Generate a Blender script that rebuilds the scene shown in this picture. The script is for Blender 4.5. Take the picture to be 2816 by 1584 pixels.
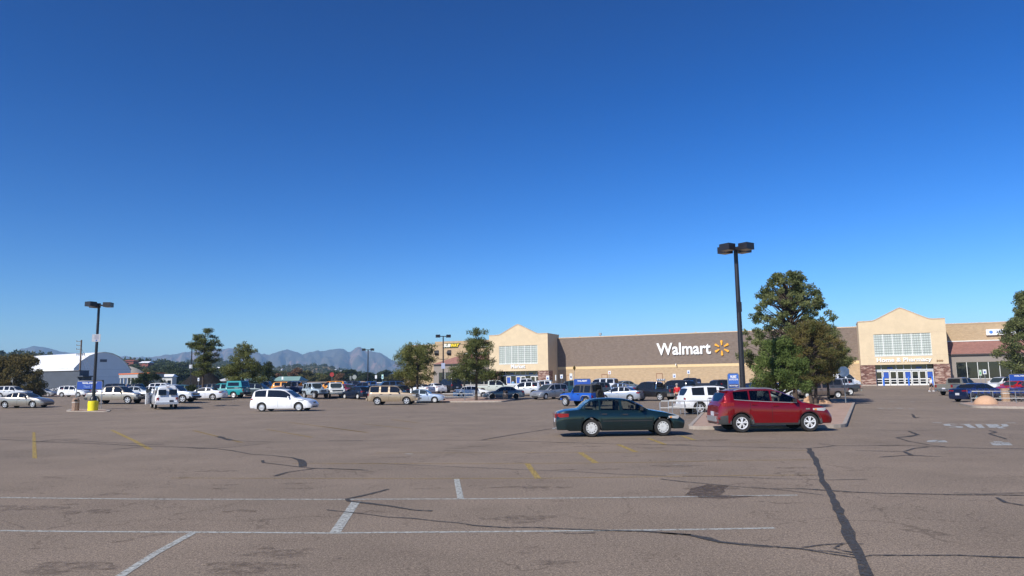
import bpy, math, random
import numpy as np
from math import sin, cos, tan, pi, radians, sqrt, atan
from mathutils import Matrix, Vector

random.seed(7)
rng = np.random.default_rng(11)
SC = bpy.context.scene
for o in list(bpy.data.objects):
    bpy.data.objects.remove(o)

# ------------------------------------------------------------------ camera, sky, sun, exposure
FPX, HOR, ROLL, EYE = 2000.0, 1050.0, 0.0135, 2.1
PITCH = atan((HOR - 792) / FPX)
F_ = np.array([0, cos(PITCH), sin(PITCH)]); U0 = np.array([0, -sin(PITCH), cos(PITCH)]); R0 = np.array([1., 0, 0])
R_ = R0 * cos(ROLL) - U0 * sin(ROLL); U_ = U0 * cos(ROLL) + R0 * sin(ROLL)
C_ = np.array([0, 0, EYE])
cam = bpy.data.cameras.new('camera'); co = bpy.data.objects.new('camera', cam)
SC.collection.objects.link(co); SC.camera = co
cam.sensor_width = 36; cam.lens = 36 * FPX / 2816; cam.clip_start = .1; cam.clip_end = 40000
m = Matrix.Identity(4)
for i in range(3):
    m[i][0] = R_[i]; m[i][1] = U_[i]; m[i][2] = -F_[i]; m[i][3] = C_[i]
co.matrix_world = m

SUN_DIR = Vector((-.646, -.763, .753)).normalized()
SUN_EL = math.asin(SUN_DIR.z); SUN_AZ = math.atan2(SUN_DIR.x, SUN_DIR.y)
W = bpy.data.worlds.new("World"); SC.world = W; W.use_nodes = True
wn = W.node_tree.nodes; wl = W.node_tree.links
SKY_K = 11.6
bg = wn['Background']; bg.inputs[1].default_value = .105
sky = wn.new('ShaderNodeTexSky'); sky.sky_type = 'NISHITA'; sky.sun_disc = False
sky.sun_elevation = SUN_EL; sky.sun_rotation = SUN_AZ
sky.altitude = 1500; sky.air_density = 1.15; sky.dust_density = .15; sky.ozone_density = 5.0
hs = wn.new('ShaderNodeHueSaturation'); hs.inputs['Saturation'].default_value = 1.14; hs.inputs['Value'].default_value = SKY_K; hs.inputs['Hue'].default_value = .505
pre = wn.new('ShaderNodeVectorMath'); pre.operation = 'SCALE'; pre.inputs['Scale'].default_value = .105      # camera-like contrast of the clear sky
gm = wn.new('ShaderNodeGamma'); gm.inputs['Gamma'].default_value = 1.60
wl.new(sky.outputs[0], pre.inputs[0]); wl.new(pre.outputs[0], gm.inputs[0]); wl.new(gm.outputs[0], hs.inputs['Color']); wl.new(hs.outputs[0], bg.inputs[0])
sun = bpy.data.lights.new('sun', 'SUN'); sun.energy = 4.3; sun.angle = radians(.53); sun.color = (1, .95, .87)
so = bpy.data.objects.new('sun', sun); SC.collection.objects.link(so)
so.rotation_euler = (-SUN_DIR).to_track_quat('-Z', 'Y').to_euler()
SC.view_settings.view_transform = 'Standard'; SC.view_settings.look = 'None'
SC.view_settings.exposure = 0.50; SC.view_settings.gamma = 1.0
SC.cycles.max_bounces = 6; SC.cycles.transparent_max_bounces = 12

# ------------------------------------------------------------------ geometry helpers
def sm(t):
    t = min(1, max(0, t)); return t * t * (3 - 2 * t)
def gz(x, y):                       # height of the gently rising lot
    y0 = 75 - 21 * sm((-x - 12) / 28)
    return .7 * sm((y - y0) / 40)
def ray(u, v): return F_ + R_ * (u - 1408) / FPX + U_ * (792 - v) / FPX
def G(u, v):                        # point of the ground seen at a photo pixel
    d = ray(u, v); z = 0
    for i in range(60):
        t = (z - EYE) / d[2]; p = C_ + d * t; z = .5 * z + .5 * gz(p[0], p[1])
    return C_ + d * t
def AT(u, v, Y):
    d = ray(u, v); return C_ + d * (Y / d[1])

def put(o, label=None, cat=None, group=None, kind=None):
    if label: o['label'] = label
    if cat: o['category'] = cat
    if group: o['group'] = group
    if kind: o['kind'] = kind
    return o
def thing(name, label, cat, loc=(0, 0, 0), rz=0, group=None):
    o = bpy.data.objects.new(name, None); SC.collection.objects.link(o)
    o.empty_display_size = .3
    o.location = loc; o.rotation_euler = (0, 0, rz)
    return put(o, label, cat, group)
def link(name, me, parent=None, mats=None):
    o = bpy.data.objects.new(name, me); SC.collection.objects.link(o)
    if parent is not None: o.parent = parent
    return o
def dup(root, loc, rz, label, group=None):
    r = root.copy(); SC.collection.objects.link(r); r.location = loc; r.rotation_euler = (0, 0, rz)
    r['label'] = label
    if group: r['group'] = group
    for ch in list(root.children):
        c = ch.copy(); SC.collection.objects.link(c); c.parent = r
        for g in list(ch.children):
            d = g.copy(); SC.collection.objects.link(d); d.parent = c
    return r

class MB:
    def __init__(s): s.v = []; s.f = []; s.m = []
    def add(s, vs, fs, mi=0):
        b = len(s.v); s.v += [tuple(map(float, v)) for v in vs]
        for f in fs: s.f.append([b + i for i in f]); s.m.append(mi)
        return s
    def box(s, c, d, rz=0, mi=0, ry=0):
        x, y, z = d[0] / 2, d[1] / 2, d[2] / 2; out = []
        for a in (-1, 1):
            for b in (-1, 1):
                for e in (-1, 1):
                    px, py, pz = a * x, b * y, e * z
                    if ry: px, pz = px * cos(ry) + pz * sin(ry), -px * sin(ry) + pz * cos(ry)
                    if rz: px, py = px * cos(rz) - py * sin(rz), px * sin(rz) + py * cos(rz)
                    out.append((c[0] + px, c[1] + py, c[2] + pz))
        return s.add(out, [(0, 1, 3, 2), (4, 6, 7, 5), (0, 4, 5, 1), (2, 3, 7, 6), (0, 2, 6, 4), (1, 5, 7, 3)], mi)
    def bx(s, x0, x1, y0, y1, z0, z1, mi=0):
        return s.box(((x0 + x1) / 2, (y0 + y1) / 2, (z0 + z1) / 2), (x1 - x0, y1 - y0, z1 - z0), 0, mi)
    def tube(s, pts, rad, n=8, mi=0, caps=True):
        pts = [Vector(p) for p in pts]
        if not hasattr(rad, '__len__'): rad = [rad] * len(pts)
        vs = []; fs = []
        for i, p in enumerate(pts):
            d = (pts[min(i + 1, len(pts) - 1)] - pts[max(i - 1, 0)]).normalized()
            a = Vector((0, 0, 1)) if abs(d.z) < .9 else Vector((1, 0, 0))
            x = d.cross(a).normalized(); y = d.cross(x)
            for k in range(n):
                t = 2 * pi * k / n; vs.append(p + (x * cos(t) + y * sin(t)) * rad[i])
        for i in range(len(pts) - 1):
            for k in range(n):
                fs.append((i * n + k, i * n + (k + 1) % n, (i + 1) * n + (k + 1) % n, (i + 1) * n + k))
        if caps:
            fs.append(tuple(range(n))); fs.append(tuple(range((len(pts) - 1) * n, len(pts) * n))[::-1])
        return s.add(vs, fs, mi)
    def lathe(s, prof, n=24, c=(0, 0, 0), axis='z', mi=0, caps=True):   # prof = [(r, h)]
        vs = []; fs = []
        for r, h in prof:
            for k in range(n):
                t = 2 * pi * k / n; a, b = r * cos(t), r * sin(t)
                p = (a, b, h) if axis == 'z' else ((a, h, b) if axis == 'y' else (h, a, b))
                vs.append((c[0] + p[0], c[1] + p[1], c[2] + p[2]))
        for i in range(len(prof) - 1):
            for k in range(n): fs.append((i * n + k, i * n + (k + 1) % n, (i + 1) * n + (k + 1) % n, (i + 1) * n + k))
        if caps:
            fs.append(tuple(range(n))[::-1]); fs.append(tuple(range((len(prof) - 1) * n, len(prof) * n)))
        return s.add(vs, fs, mi)
    def prism_y(s, poly, y0, y1, mi=0):             # poly in (x, z)
        n = len(poly); vs = [(x, y0, z) for x, z in poly] + [(x, y1, z) for x, z in poly]
        return s.add(vs, [tuple(range(n)), tuple(range(n, 2 * n))[::-1]] + [(i, i + n, (i + 1) % n + n, (i + 1) % n) for i in range(n)], mi)
    def prism_z(s, poly, z0, z1, mi=0):
        n = len(poly); vs = [(x, y, z0) for x, y in poly] + [(x, y, z1) for x, y in poly]
        return s.add(vs, [tuple(range(n))[::-1], tuple(range(n, 2 * n))] + [(i, (i + 1) % n, (i + 1) % n + n, i + n) for i in range(n)], mi)
    def mesh(s, name, mats, smooth=None):
        me = bpy.data.meshes.new(name); me.from_pydata(s.v, [], s.f)
        for m_ in (mats if isinstance(mats, (list, tuple)) else [mats]): me.materials.append(m_)
        if len(me.materials) > 1: me.polygons.foreach_set('material_index', s.m)
        if smooth is not None:
            me.polygons.foreach_set('use_smooth', [True] * len(me.polygons)); me.set_sharp_from_angle(angle=radians(smooth))
        me.update(); return me
    def build(s, name, mats, parent=None, smooth=None, fix=False):
        me = s.mesh(name, mats, smooth)
        if fix:
            import bmesh
            b = bmesh.new(); b.from_mesh(me); bmesh.ops.recalc_face_normals(b, faces=b.faces); b.to_mesh(me); b.free()
        return link(name, me, parent)

# ------------------------------------------------------------------ materials
def mat(name, col, rough=.6, metal=0., var=0., scale=8., bump=0., bscale=40., coat=0., spec=.5, col2=None, detail=4, emit=None):
    M = bpy.data.materials.new(name); M.use_nodes = True
    nt = M.node_tree; b = nt.nodes['Principled BSDF']
    b.inputs['Roughness'].default_value = rough; b.inputs['Metallic'].default_value = metal
    b.inputs['Specular IOR Level'].default_value = spec
    b.inputs['Coat Weight'].default_value = coat; b.inputs['Coat Roughness'].default_value = .03
    c = list(col) + [1]
    b.inputs['Base Color'].default_value = c
    tc = nt.nodes.new('ShaderNodeTexCoord')
    if var or col2:
        nz = nt.nodes.new('ShaderNodeTexNoise'); nz.inputs['Scale'].default_value = scale; nz.inputs['Detail'].default_value = detail
        nz.inputs['Roughness'].default_value = .65
        nt.links.new(tc.outputs['Object'], nz.inputs['Vector'])
        r = nt.nodes.new('ShaderNodeValToRGB')
        r.color_ramp.elements[0].position = .35; r.color_ramp.elements[1].position = .65
        if col2: a, d = c, list(col2) + [1]
        else: a, d = [x * (1 - var) for x in col] + [1], [min(1, x * (1 + var)) for x in col] + [1]
        r.color_ramp.elements[0].color = a; r.color_ramp.elements[1].color = d
        nt.links.new(nz.outputs['Fac'], r.inputs['Fac']); nt.links.new(r.outputs[0], b.inputs['Base Color'])
    if bump:
        n2 = nt.nodes.new('ShaderNodeTexNoise'); n2.inputs['Scale'].default_value = bscale; n2.inputs['Detail'].default_value = 3
        nt.links.new(tc.outputs['Object'], n2.inputs['Vector'])
        bp = nt.nodes.new('ShaderNodeBump'); bp.inputs['Strength'].default_value = bump; bp.inputs['Distance'].default_value = .05
        nt.links.new(n2.outputs['Fac'], bp.inputs['Height']); nt.links.new(bp.outputs[0], b.inputs['Normal'])
    return M
def s2l(r, g, b):
    f = lambda c: (c / 255 / 12.92) if c <= 10 else ((c / 255 + .055) / 1.055) ** 2.4
    return (f(r), f(g), f(b))
_paint = {}
def paint(col, metal=.0, rough=.35, coat=.9):
    k = (col, metal)
    if k not in _paint: _paint[k] = mat('car_paint', col, rough, metal, var=.04, scale=2., coat=coat, spec=.2)
    return _paint[k]
def glass_mat(name, tint, opaque):
    M = bpy.data.materials.new(name); M.use_nodes = True; nt = M.node_tree
    if opaque:
        b = nt.nodes['Principled BSDF']; b.inputs['Base Color'].default_value = (*tint, 1); b.inputs['Roughness'].default_value = .04
        b.inputs['Specular IOR Level'].default_value = .5; return M
    nt.nodes.remove(nt.nodes['Principled BSDF']); out = nt.nodes['Material Output']
    tr = nt.nodes.new('ShaderNodeBsdfTransparent'); tr.inputs[0].default_value = (*tint, 1)
    gl = nt.nodes.new('ShaderNodeBsdfGlossy'); gl.inputs['Roughness'].default_value = .03; gl.inputs[0].default_value = (.9, .9, .9, 1)
    fr = nt.nodes.new('ShaderNodeFresnel'); fr.inputs[0].default_value = 1.5
    mx = nt.nodes.new('ShaderNodeMixShader')
    nt.links.new(fr.outputs[0], mx.inputs[0]); nt.links.new(tr.outputs[0], mx.inputs[1]); nt.links.new(gl.outputs[0], mx.inputs[2])
    nt.links.new(mx.outputs[0], out.inputs['Surface']); return M
GL_DARK = glass_mat('tinted_glass', (.012, .014, .016), True)
GL_MID = glass_mat('grey_glass', (.03, .04, .042), True)
GL_CLEAR = glass_mat('clear_glass', (.62, .68, .64), False)
GL_TINT = glass_mat('privacy_glass', (.07, .08, .08), False)
GL_SHOP = glass_mat('shop_glass', (.010, .013, .015), True)
RUBBER = mat('rubber', (.022, .021, .02), .85, var=.2, scale=20)
BLACKPL = mat('black_plastic', (.018, .018, .019), .6, var=.15)
UNDER = mat('underbody', (.012, .012, .012), .9, var=.2)
CHROME = mat('chrome', (.75, .75, .75), .15, 1., var=.03)
ALLOY = mat('alloy', (.60, .60, .60), .38, .5, var=.05)
STEELW = mat('steel_wheel', (.62, .62, .6), .4, .2, var=.08)
RED_L = mat('tail_lens', (.22, .006, .010), .15, var=.1, coat=.6)
CLR_L = mat('head_lens', (.6, .62, .64), .12, .3, var=.05, coat=.8)
AMB_L = mat('amber_lens', (.7, .25, .03), .2, var=.05, coat=.6)
PLATE = mat('plate_face', (.5, .5, .55), .5, var=.25, scale=30)
PLATED = mat('dark_plate', (.03, .035, .05), .5, var=.2, scale=30)
SEATM = mat('seat_cloth', (.22, .21, .19), .9, var=.15)
SEATD = mat('dark_seat', (.04, .04, .04), .9, var=.15)
SOFTTOP = mat('soft_top', (.055, .052, .048), .85, var=.15)
CLADG = mat('grey_cladding', (.045, .047, .048), .6, var=.1)
SILVERTRIM = mat('silver_trim', (.45, .46, .47), .35, .6, var=.04)
BRIGHT = mat('polished_wheel', (.78, .78, .78), .35, .25, var=.03)
GREYPOST = mat('galvanised', (.35, .36, .37), .4, .7, var=.1, scale=20)
LAMPBLK = mat('pole_paint', (.018, .016, .018), .38, var=.15, scale=5)

# ------------------------------------------------------------------ vehicles
_wheel = {}
def wheel_mesh(R, style, wid=.21):
    k = (round(R, 3), style)
    if k in _wheel: return _wheel[k]
    rr = R * .64; h = wid / 2
    t = MB(); t.lathe([(rr, -h), (R * .93, -h), (R * .985, -h * .8), (R, -h * .4), (R, h * .4), (R * .985, h * .8), (R * .93, h), (rr, h), (rr, -h)], 28, axis='y', caps=False)
    tm = t.mesh('tyre', RUBBER, 40)
    r = MB()
    r.lathe([(rr * 1.0, -h * .5), (0.01, -h * .3)], 24, axis='y', mi=1, caps=False)
    r.lathe([(rr, -h), (rr * 1.02, -h * 1.05), (rr * .9, -h * 1.0), (rr * .88, -h * .6), (rr, -h * .5)], 24, axis='y', caps=False)
    if style == 'cover':                        # flat hubcap with slots near its edge
        r.lathe([(rr * .74, -h * 1.0), (rr * .7, -h * 1.12), (rr * .28, -h * 1.16), (.01, -h * 1.05)], 24, axis='y', caps=False)
        for i in range(11):
            a = 2 * pi * i / 11
            q = [(rr * .7, a - .13), (rr * .94, a - .15), (rr * .94, a + .15), (rr * .7, a + .13)]
            r.add([(p * cos(t_), -h * 1.08, p * sin(t_)) for p, t_ in q], [(0, 1, 2, 3)])
    elif style == 'steel':
        r.lathe([(rr * .92, -h * .7), (rr * .7, -h * .55), (rr * .5, -h * .75), (rr * .28, -h * .95), (.01, -h * .95)], 24, axis='y', caps=False)
    else:
        ns = {'five': 5, 'six': 6, 'ten': 10, 'vee': 5}[style]
        r.lathe([(rr * .24, -h * .6), (rr * .22, -h * 1.08), (.01, -h * 1.1)], 16, axis='y', caps=False)
        for i in range(ns):
            a0 = 2 * pi * i / ns + .3
            arms = [(0, .17)] if style != 'vee' else [(-.2, .1), (.2, .1)]
            for da, wd in arms:
                q = []
                for p, aa, dy in ((rr * .15, 0, 1.06), (rr * .93, da, .92)):
                    w_ = wd * rr * (.8 if p < rr / 2 else 1.0) * (1.2 if style in ('five', 'six') else 1)
                    a = a0 + aa
                    for sg in (-1, 1): q.append((p * cos(a) - sg * w_ * sin(a), -h * dy, p * sin(a) + sg * w_ * cos(a)))
                q2 = [(x, y + .03, z) for x, y, z in q]
                r.add(q + q2, [(0, 1, 3, 2), (4, 6, 7, 5), (0, 4, 5, 1), (2, 3, 7, 6), (0, 2, 6, 4), (1, 5, 7, 3)])
    _wheel[k] = (tm, r)
    return _wheel[k]
_rim = {}
def rim_mesh(R, style, rm):
    k = (round(R, 3), style, rm.name)
    if k not in _rim: _rim[k] = wheel_mesh(R, style)[1].mesh('rim', [rm, UNDER], 35)
    return _rim[k]

T = {}
def ctype(name, **k): T[name] = k
ctype('old_sedan', L=4.88, W=1.8, R=.325, xr=1.33, xf=4.03, zb=.22,
      belt=[(0, .80), (.1, .90), (.4, .97), (.78, 1.0), (1.2, .985), (2, .95), (3.3, .93), (3.62, .95), (4.2, .85), (4.65, .72), (4.88, .56)],
      roof=[(.78, 1.0), (1.3, 1.33), (1.6, 1.385), (2.1, 1.40), (2.6, 1.375), (2.9, 1.32), (3.66, .95)], win=[(1.12, 1.62), (1.70, 2.4), (2.5, 3.32)], ws=(2.95, 3.55), rw=(.86, 1.32),
      seams=[1.66, 2.45, 3.38], tail=(.72, .88, .42, .5), head=(.62, .75, .38, .3), rim='cover')
ctype('crossover', L=4.52, W=1.84, R=.36, xr=.9, xf=3.59, zb=.27,
      belt=[(0, 1.0), (.12, 1.15), (.5, 1.27), (1.1, 1.22), (2.0, 1.16), (3.1, 1.11), (3.4, 1.12), (3.8, 1.05), (4.15, .95), (4.4, .80), (4.52, .62)],
      roof=[(.1, 1.14), (.34, 1.50), (.6, 1.61), (1.3, 1.66), (2.0, 1.66), (2.35, 1.62), (2.6, 1.54), (3.6, 1.10)], win=[(.62, 1.22), (1.28, 2.08), (2.14, 3.1)], ws=(2.63, 3.46), rw=(.13, .36),
      seams=[1.25, 2.11, 3.2], tail=(1.0, 1.17, .5, .30), head=(.78, .92, .5, .25), clad=True, rails=True, rim='vee')
ctype('sedan', L=4.8, W=1.8, R=.32, xr=1.02, xf=3.75, zb=.2,
      belt=[(0, .72), (.06, .95), (.3, 1.02), (.9, 1.03), (1.4, .98), (3.2, .92), (3.45, .95), (4.1, .84), (4.55, .7), (4.8, .52)],
      roof=[(.75, 1.03), (1.35, 1.36), (1.7, 1.42), (2.2, 1.44), (2.7, 1.38), (3.5, .95)], win=[(1.1, 1.62), (1.66, 2.2), (2.28, 3.1)], ws=(2.75, 3.4), rw=(.84, 1.36),
      seams=[2.24, 3.2], tail=(.74, .92, .3, .4), head=(.62, .76, .4, .28), rim='five')
ctype('old_saloon', L=4.7, W=1.74, R=.31, xr=1.1, xf=3.78, zb=.2,
      belt=[(0, .75), (.05, .93), (.3, .97), (.95, .98), (1.4, .95), (3.1, .9), (3.3, .93), (4.1, .84), (4.6, .74), (4.7, .55)],
      roof=[(.95, .98), (1.45, 1.33), (1.75, 1.41), (2.3, 1.42), (2.7, 1.37), (3.35, .93)], win=[(1.3, 2.1), (2.18, 3.0)], ws=(2.74, 3.28), rw=(1.02, 1.45),
      seams=[2.14, 3.12], tail=(.68, .85, .2, .4), head=(.6, .74, .2, .32), rim='cover')
ctype('coupe', L=4.75, W=1.83, R=.33, xr=1.05, xf=3.75, zb=.2,
      belt=[(0, .75), (.06, .95), (.3, 1.0), (.9, 1.0), (1.5, .97), (3.2, .9), (3.45, .92), (4.1, .82), (4.55, .7), (4.75, .52)],
      roof=[(.8, 1.0), (1.5, 1.32), (1.9, 1.37), (2.3, 1.37), (2.7, 1.3), (3.5, .92)], win=[(1.3, 1.85), (1.95, 3.05)], ws=(2.75, 3.4), rw=(.9, 1.5),
      seams=[1.9, 3.2], tail=(.76, .92, .3, .45), head=(.6, .74, .4, .28), rim='five')
ctype('hatchback', L=4.3, W=1.7, R=.3, xr=.85, xf=3.35, zb=.2,
      belt=[(0, .8), (.08, .98), (.4, 1.0), (1.2, .97), (2.8, .9), (3.0, .93), (3.7, .83), (4.1, .7), (4.3, .5)],
      roof=[(.12, .99), (.5, 1.32), (.9, 1.42), (1.6, 1.43), (2.2, 1.36), (3.05, .93)], win=[(.5, 1.05), (1.12, 1.8), (1.88, 2.65)], ws=(2.25, 2.95), rw=(.16, .5),
      seams=[1.08, 1.84, 2.75], tail=(.72, .92, .2, .35), head=(.6, .72, .3, .28), rim='cover')
ctype('compact_suv', L=4.5, W=1.8, R=.35, xr=.85, xf=3.45, zb=.28,
      belt=[(0, .85), (.06, 1.05), (.5, 1.1), (1.2, 1.08), (3.0, 1.02), (3.25, 1.03), (3.9, .95), (4.3, .82), (4.5, .6)],
      roof=[(.06, 1.05), (.22, 1.55), (.5, 1.66), (1.4, 1.7), (2.2, 1.66), (2.5, 1.6), (3.3, 1.03)], win=[(.42, 1.05), (1.13, 1.85), (1.95, 2.9)], ws=(2.52, 3.2), rw=(.08, .22),
      seams=[1.09, 1.9, 3.0], tail=(.95, 1.3, .16, .16), head=(.76, .9, .4, .28), rails=True, rim='five')
ctype('big_suv', L=5.0, W=1.97, R=.38, xr=1.05, xf=4.0, zb=.34,
      belt=[(0, .9), (.05, 1.18), (.5, 1.2), (3.6, 1.16), (3.75, 1.16), (4.5, 1.1), (4.92, 1.0), (5.0, .7)],
      roof=[(.05, 1.18), (.22, 1.78), (.4, 1.86), (1.5, 1.9), (2.6, 1.88), (3.0, 1.82), (3.75, 1.16)], win=[(.3, 1.2), (1.38, 2.12), (2.3, 3.3)], ws=(3.05, 3.66), rw=(.07, .22),
      seams=[1.3, 2.22, 3.4], tail=(.85, 1.15, .1, .14), head=(.82, 1.02, .3, .36), rails=True, grille=True, rim='five', bumpm=True)
ctype('boxy_suv', L=4.6, W=1.75, R=.36, xr=.95, xf=3.7, zb=.36,
      belt=[(0, .85), (.05, 1.08), (.5, 1.1), (3.1, 1.06), (3.3, 1.06), (4.0, 1.0), (4.5, .92), (4.6, .65)],
      roof=[(.05, 1.08), (.35, 1.55), (.5, 1.64), (1.4, 1.67), (2.2, 1.66), (2.6, 1.6), (3.3, 1.06)], win=[(.52, 1.3), (1.5, 2.1), (2.25, 2.95)], ws=(2.65, 3.2), rw=(.08, .33),
      seams=[1.42, 2.17, 3.05], tail=(.84, 1.0, .05, .11), head=(.74, .9, .2, .33), rails=True, rim='five', bumpm=True)
ctype('minivan', L=5.12, W=1.95, R=.34, xr=1.05, xf=4.1, zb=.22,
      belt=[(0, .85), (.08, 1.08), (.5, 1.12), (1.3, 1.1), (3.4, 1.02), (3.7, 1.03), (4.3, .96), (4.85, .8), (5.12, .52)],
      roof=[(.08, 1.08), (.32, 1.6), (.7, 1.72), (1.6, 1.76), (2.5, 1.73), (2.9, 1.64), (3.85, 1.02)], win=[(.42, 1.36), (1.48, 2.46), (2.46, 3.38)], ws=(2.95, 3.72), rw=(.11, .33),
      seams=[1.42, 2.4, 3.5], tail=(.9, 1.05, .22, .16), head=(.76, .92, .5, .26), rim='ten')
ctype('small_minivan', L=4.75, W=1.85, R=.33, xr=.95, xf=3.8, zb=.22,
      belt=[(0, .85), (.06, 1.05), (1.3, 1.06), (3.2, .98), (3.5, .98), (4.1, .9), (4.55, .76), (4.75, .52)],
      roof=[(.06, 1.05), (.25, 1.58), (.5, 1.68), (1.6, 1.72), (2.4, 1.7), (2.75, 1.6), (3.65, .98)], win=[(.35, 1.3), (1.38, 2.25), (2.35, 3.2)], ws=(2.8, 3.55), rw=(.09, .25),
      seams=[1.34, 2.3, 3.3], tail=(.85, 1.1, .14, .16), head=(.66, .8, .35, .3), rim='cover')
ctype('van', L=5.3, W=2.0, R=.36, xr=1.2, xf=4.7, zb=.42,
      belt=[(0, .9), (.03, 1.18), (4.2, 1.2), (4.5, 1.18), (5.0, 1.05), (5.25, .9), (5.3, .6)],
      roof=[(.03, 1.18), (.12, 1.95), (.25, 2.04), (1, 2.07), (3.5, 2.07), (3.8, 2.0), (4.6, 1.18)], win=[(.35, 1.0), (1.15, 1.9), (3.1, 4.1)], ws=(3.85, 4.5), rw=None,
      seams=[3.0, 4.2], tail=(.72, 1.05, .08, .14), head=(.75, .95, .2, .35), rim='steel', bumpm=True, raftwin=True)
ctype('pickup', L=5.7, W=1.98, R=.4, xr=1.2, xf=4.7, zb=.4,
      belt=[(0, 1.16), (1.95, 1.16), (2.1, 1.16), (4.3, 1.14), (4.45, 1.14), (5.2, 1.08), (5.6, .98), (5.7, .65)],
      roof=[(1.95, 1.16), (1.97, 1.72), (2.15, 1.82), (3.2, 1.86), (3.6, 1.8), (4.4, 1.14)], win=[(2.15, 2.95), (3.08, 4.0)], ws=(3.65, 4.3), rw=None, bed=(.08, 1.9, .75),
      seams=[1.94, 3.02, 4.05], tail=(.85, 1.12, .08, .14), head=(.8, .98, .3, .36), grille=True, rim='five', bumpm=True)
ctype('small_pickup', L=5.15, W=1.74, R=.34, xr=1.1, xf=4.2, zb=.34,
      belt=[(0, 1.02), (1.85, 1.02), (2.0, 1.02), (3.75, 1.0), (3.95, 1.0), (4.6, .94), (5.05, .84), (5.15, .6)],
      roof=[(1.85, 1.02), (1.9, 1.45), (2.05, 1.56), (2.9, 1.6), (3.2, 1.55), (3.92, 1.0)], win=[(2.05, 2.6), (2.75, 3.55)], ws=(3.25, 3.85), rw=None, bed=(.07, 1.8, .7),
      seams=[1.83, 2.68, 3.6], tail=(.72, .98, .07, .12), head=(.7, .84, .3, .3), rim='steel', bumpm=True)
ctype('jeep', L=3.85, W=1.62, R=.39, xr=.6, xf=3.05, zb=.45,
      belt=[(0, 1.08), (.02, 1.1), (2.1, 1.1), (2.45, 1.12), (3.55, 1.04), (3.6, .98)],
      roof=[(.02, 1.1), (.12, 1.72), (.25, 1.76), (1.9, 1.78), (2.0, 1.74), (2.42, 1.12)], win=[(.2, .85), (.98, 1.28), (1.38, 2.15)], ws=(2.04, 2.38), rw=(.04, .12),
      seams=[1.33, 2.2], tail=(.75, .9, .03, .1), head=(.72, .9, .03, .15), rim='six', jeep=True, wtab=[(0, 1), (2.2, 1), (2.5, .92), (3.6, .72), (3.85, .72)])

ROWF = [.0, .93, .975, 1.0, .995, .978, .95]

def section(t, x, raw=False):
    Wd, L = t['W'] / 2, t['L']
    belt = np.interp(x, *zip(*t['belt'])); rt = t['roof']
    rz = np.interp(x, *zip(*rt)) if rt[0][0] <= x <= rt[-1][0] else belt
    zb = t['zb'] + (.04 if (x < .5 or x > L - .5) else 0)
    Ra = t['R'] + .065
    for xw in (t['xr'], t['xf']):
        d = abs(x - xw)
        if d < Ra - .004: zb = max(zb, t['R'] + sqrt(Ra * Ra - d * d) * .97)
    # plan taper
    e = min(x, L - x); k = .17 if not t.get('bed') and not t.get('jeep') else .06
    ev = .5
    w = Wd * (1 - k * max(0, 1 - e / ev) ** 2.2)
    if 'wtab' in t: w = Wd * np.interp(x, *zip(*t['wtab']))
    P = [(0, zb)]
    fr = [0, .1, .42, .7, .9, 1.0]
    zz = zb
    for j, f_ in enumerate(fr):
        z0 = t['zb'] + (belt - t['zb']) * f_
        z = max(z0, zb + .012 * j)
        P.append((w * ROWF[j + 1], z))
    bz = P[6][1]; w6 = P[6][0]
    gh = rz - belt
    b = t.get('bed')
    if b and b[0] - .001 <= x <= b[1] + .001:
        P += [(w6 - .02, bz + .004), (w6 - .07, bz), (w6 - .085, bz - .02), (w6 - .09, max(b[2], zb + .02)), (w6 * .5, max(b[2], zb + .02)), (0, max(b[2], zb + .02))]
        return P
    hood = [(w6 * y_, bz + .05 * (1 - y_ * y_)) for y_ in (.96, .9, .82, .72, .4, 0)]
    G_ = max(z for _, z in rt) - np.interp(2.0, *zip(*t['belt']))
    tum = t.get('tum', .16 * Wd / .9) / max(G_, .3)
    yw = lambda z: w6 - .012 - (z - bz) * tum
    cab = []
    for f_ in (.07, .5, .9):
        z = belt + gh * f_; cab.append((yw(z), z))
    cab.append((yw(rz) - .05, rz - .012)); cab.append((yw(rz) * .88 - .02, rz + .012)); cab.append((0, rz + .035))
    tt = min(1, max(0, gh / .22)); tt = tt * tt * (3 - 2 * tt)
    P += [(h[0] * (1 - tt) + c[0] * tt, h[1] * (1 - tt) + c[1] * tt) for h, c in zip(hood, cab)]
    return P

def xoff(t, x, j, z):
    L = t['L']; k = .10 if not t.get('bed') else .03
    if t.get('jeep'): return 0
    bz = t['belt'][len(t['belt']) // 2][1]
    f_ = max(0, (z - .55) / (bz - .55 + 1e-6)); f_ = min(f_, 1)
    lo = max(0, (.42 - z) / .3)
    a = 0
    if x < .3: a += (1 - x / .3) * (k * .5 * f_ + .08 * lo)
    if x > L - .3: a -= (1 - (L - x) / .3) * (k * .5 * f_ + .10 * lo)
    return a

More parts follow.
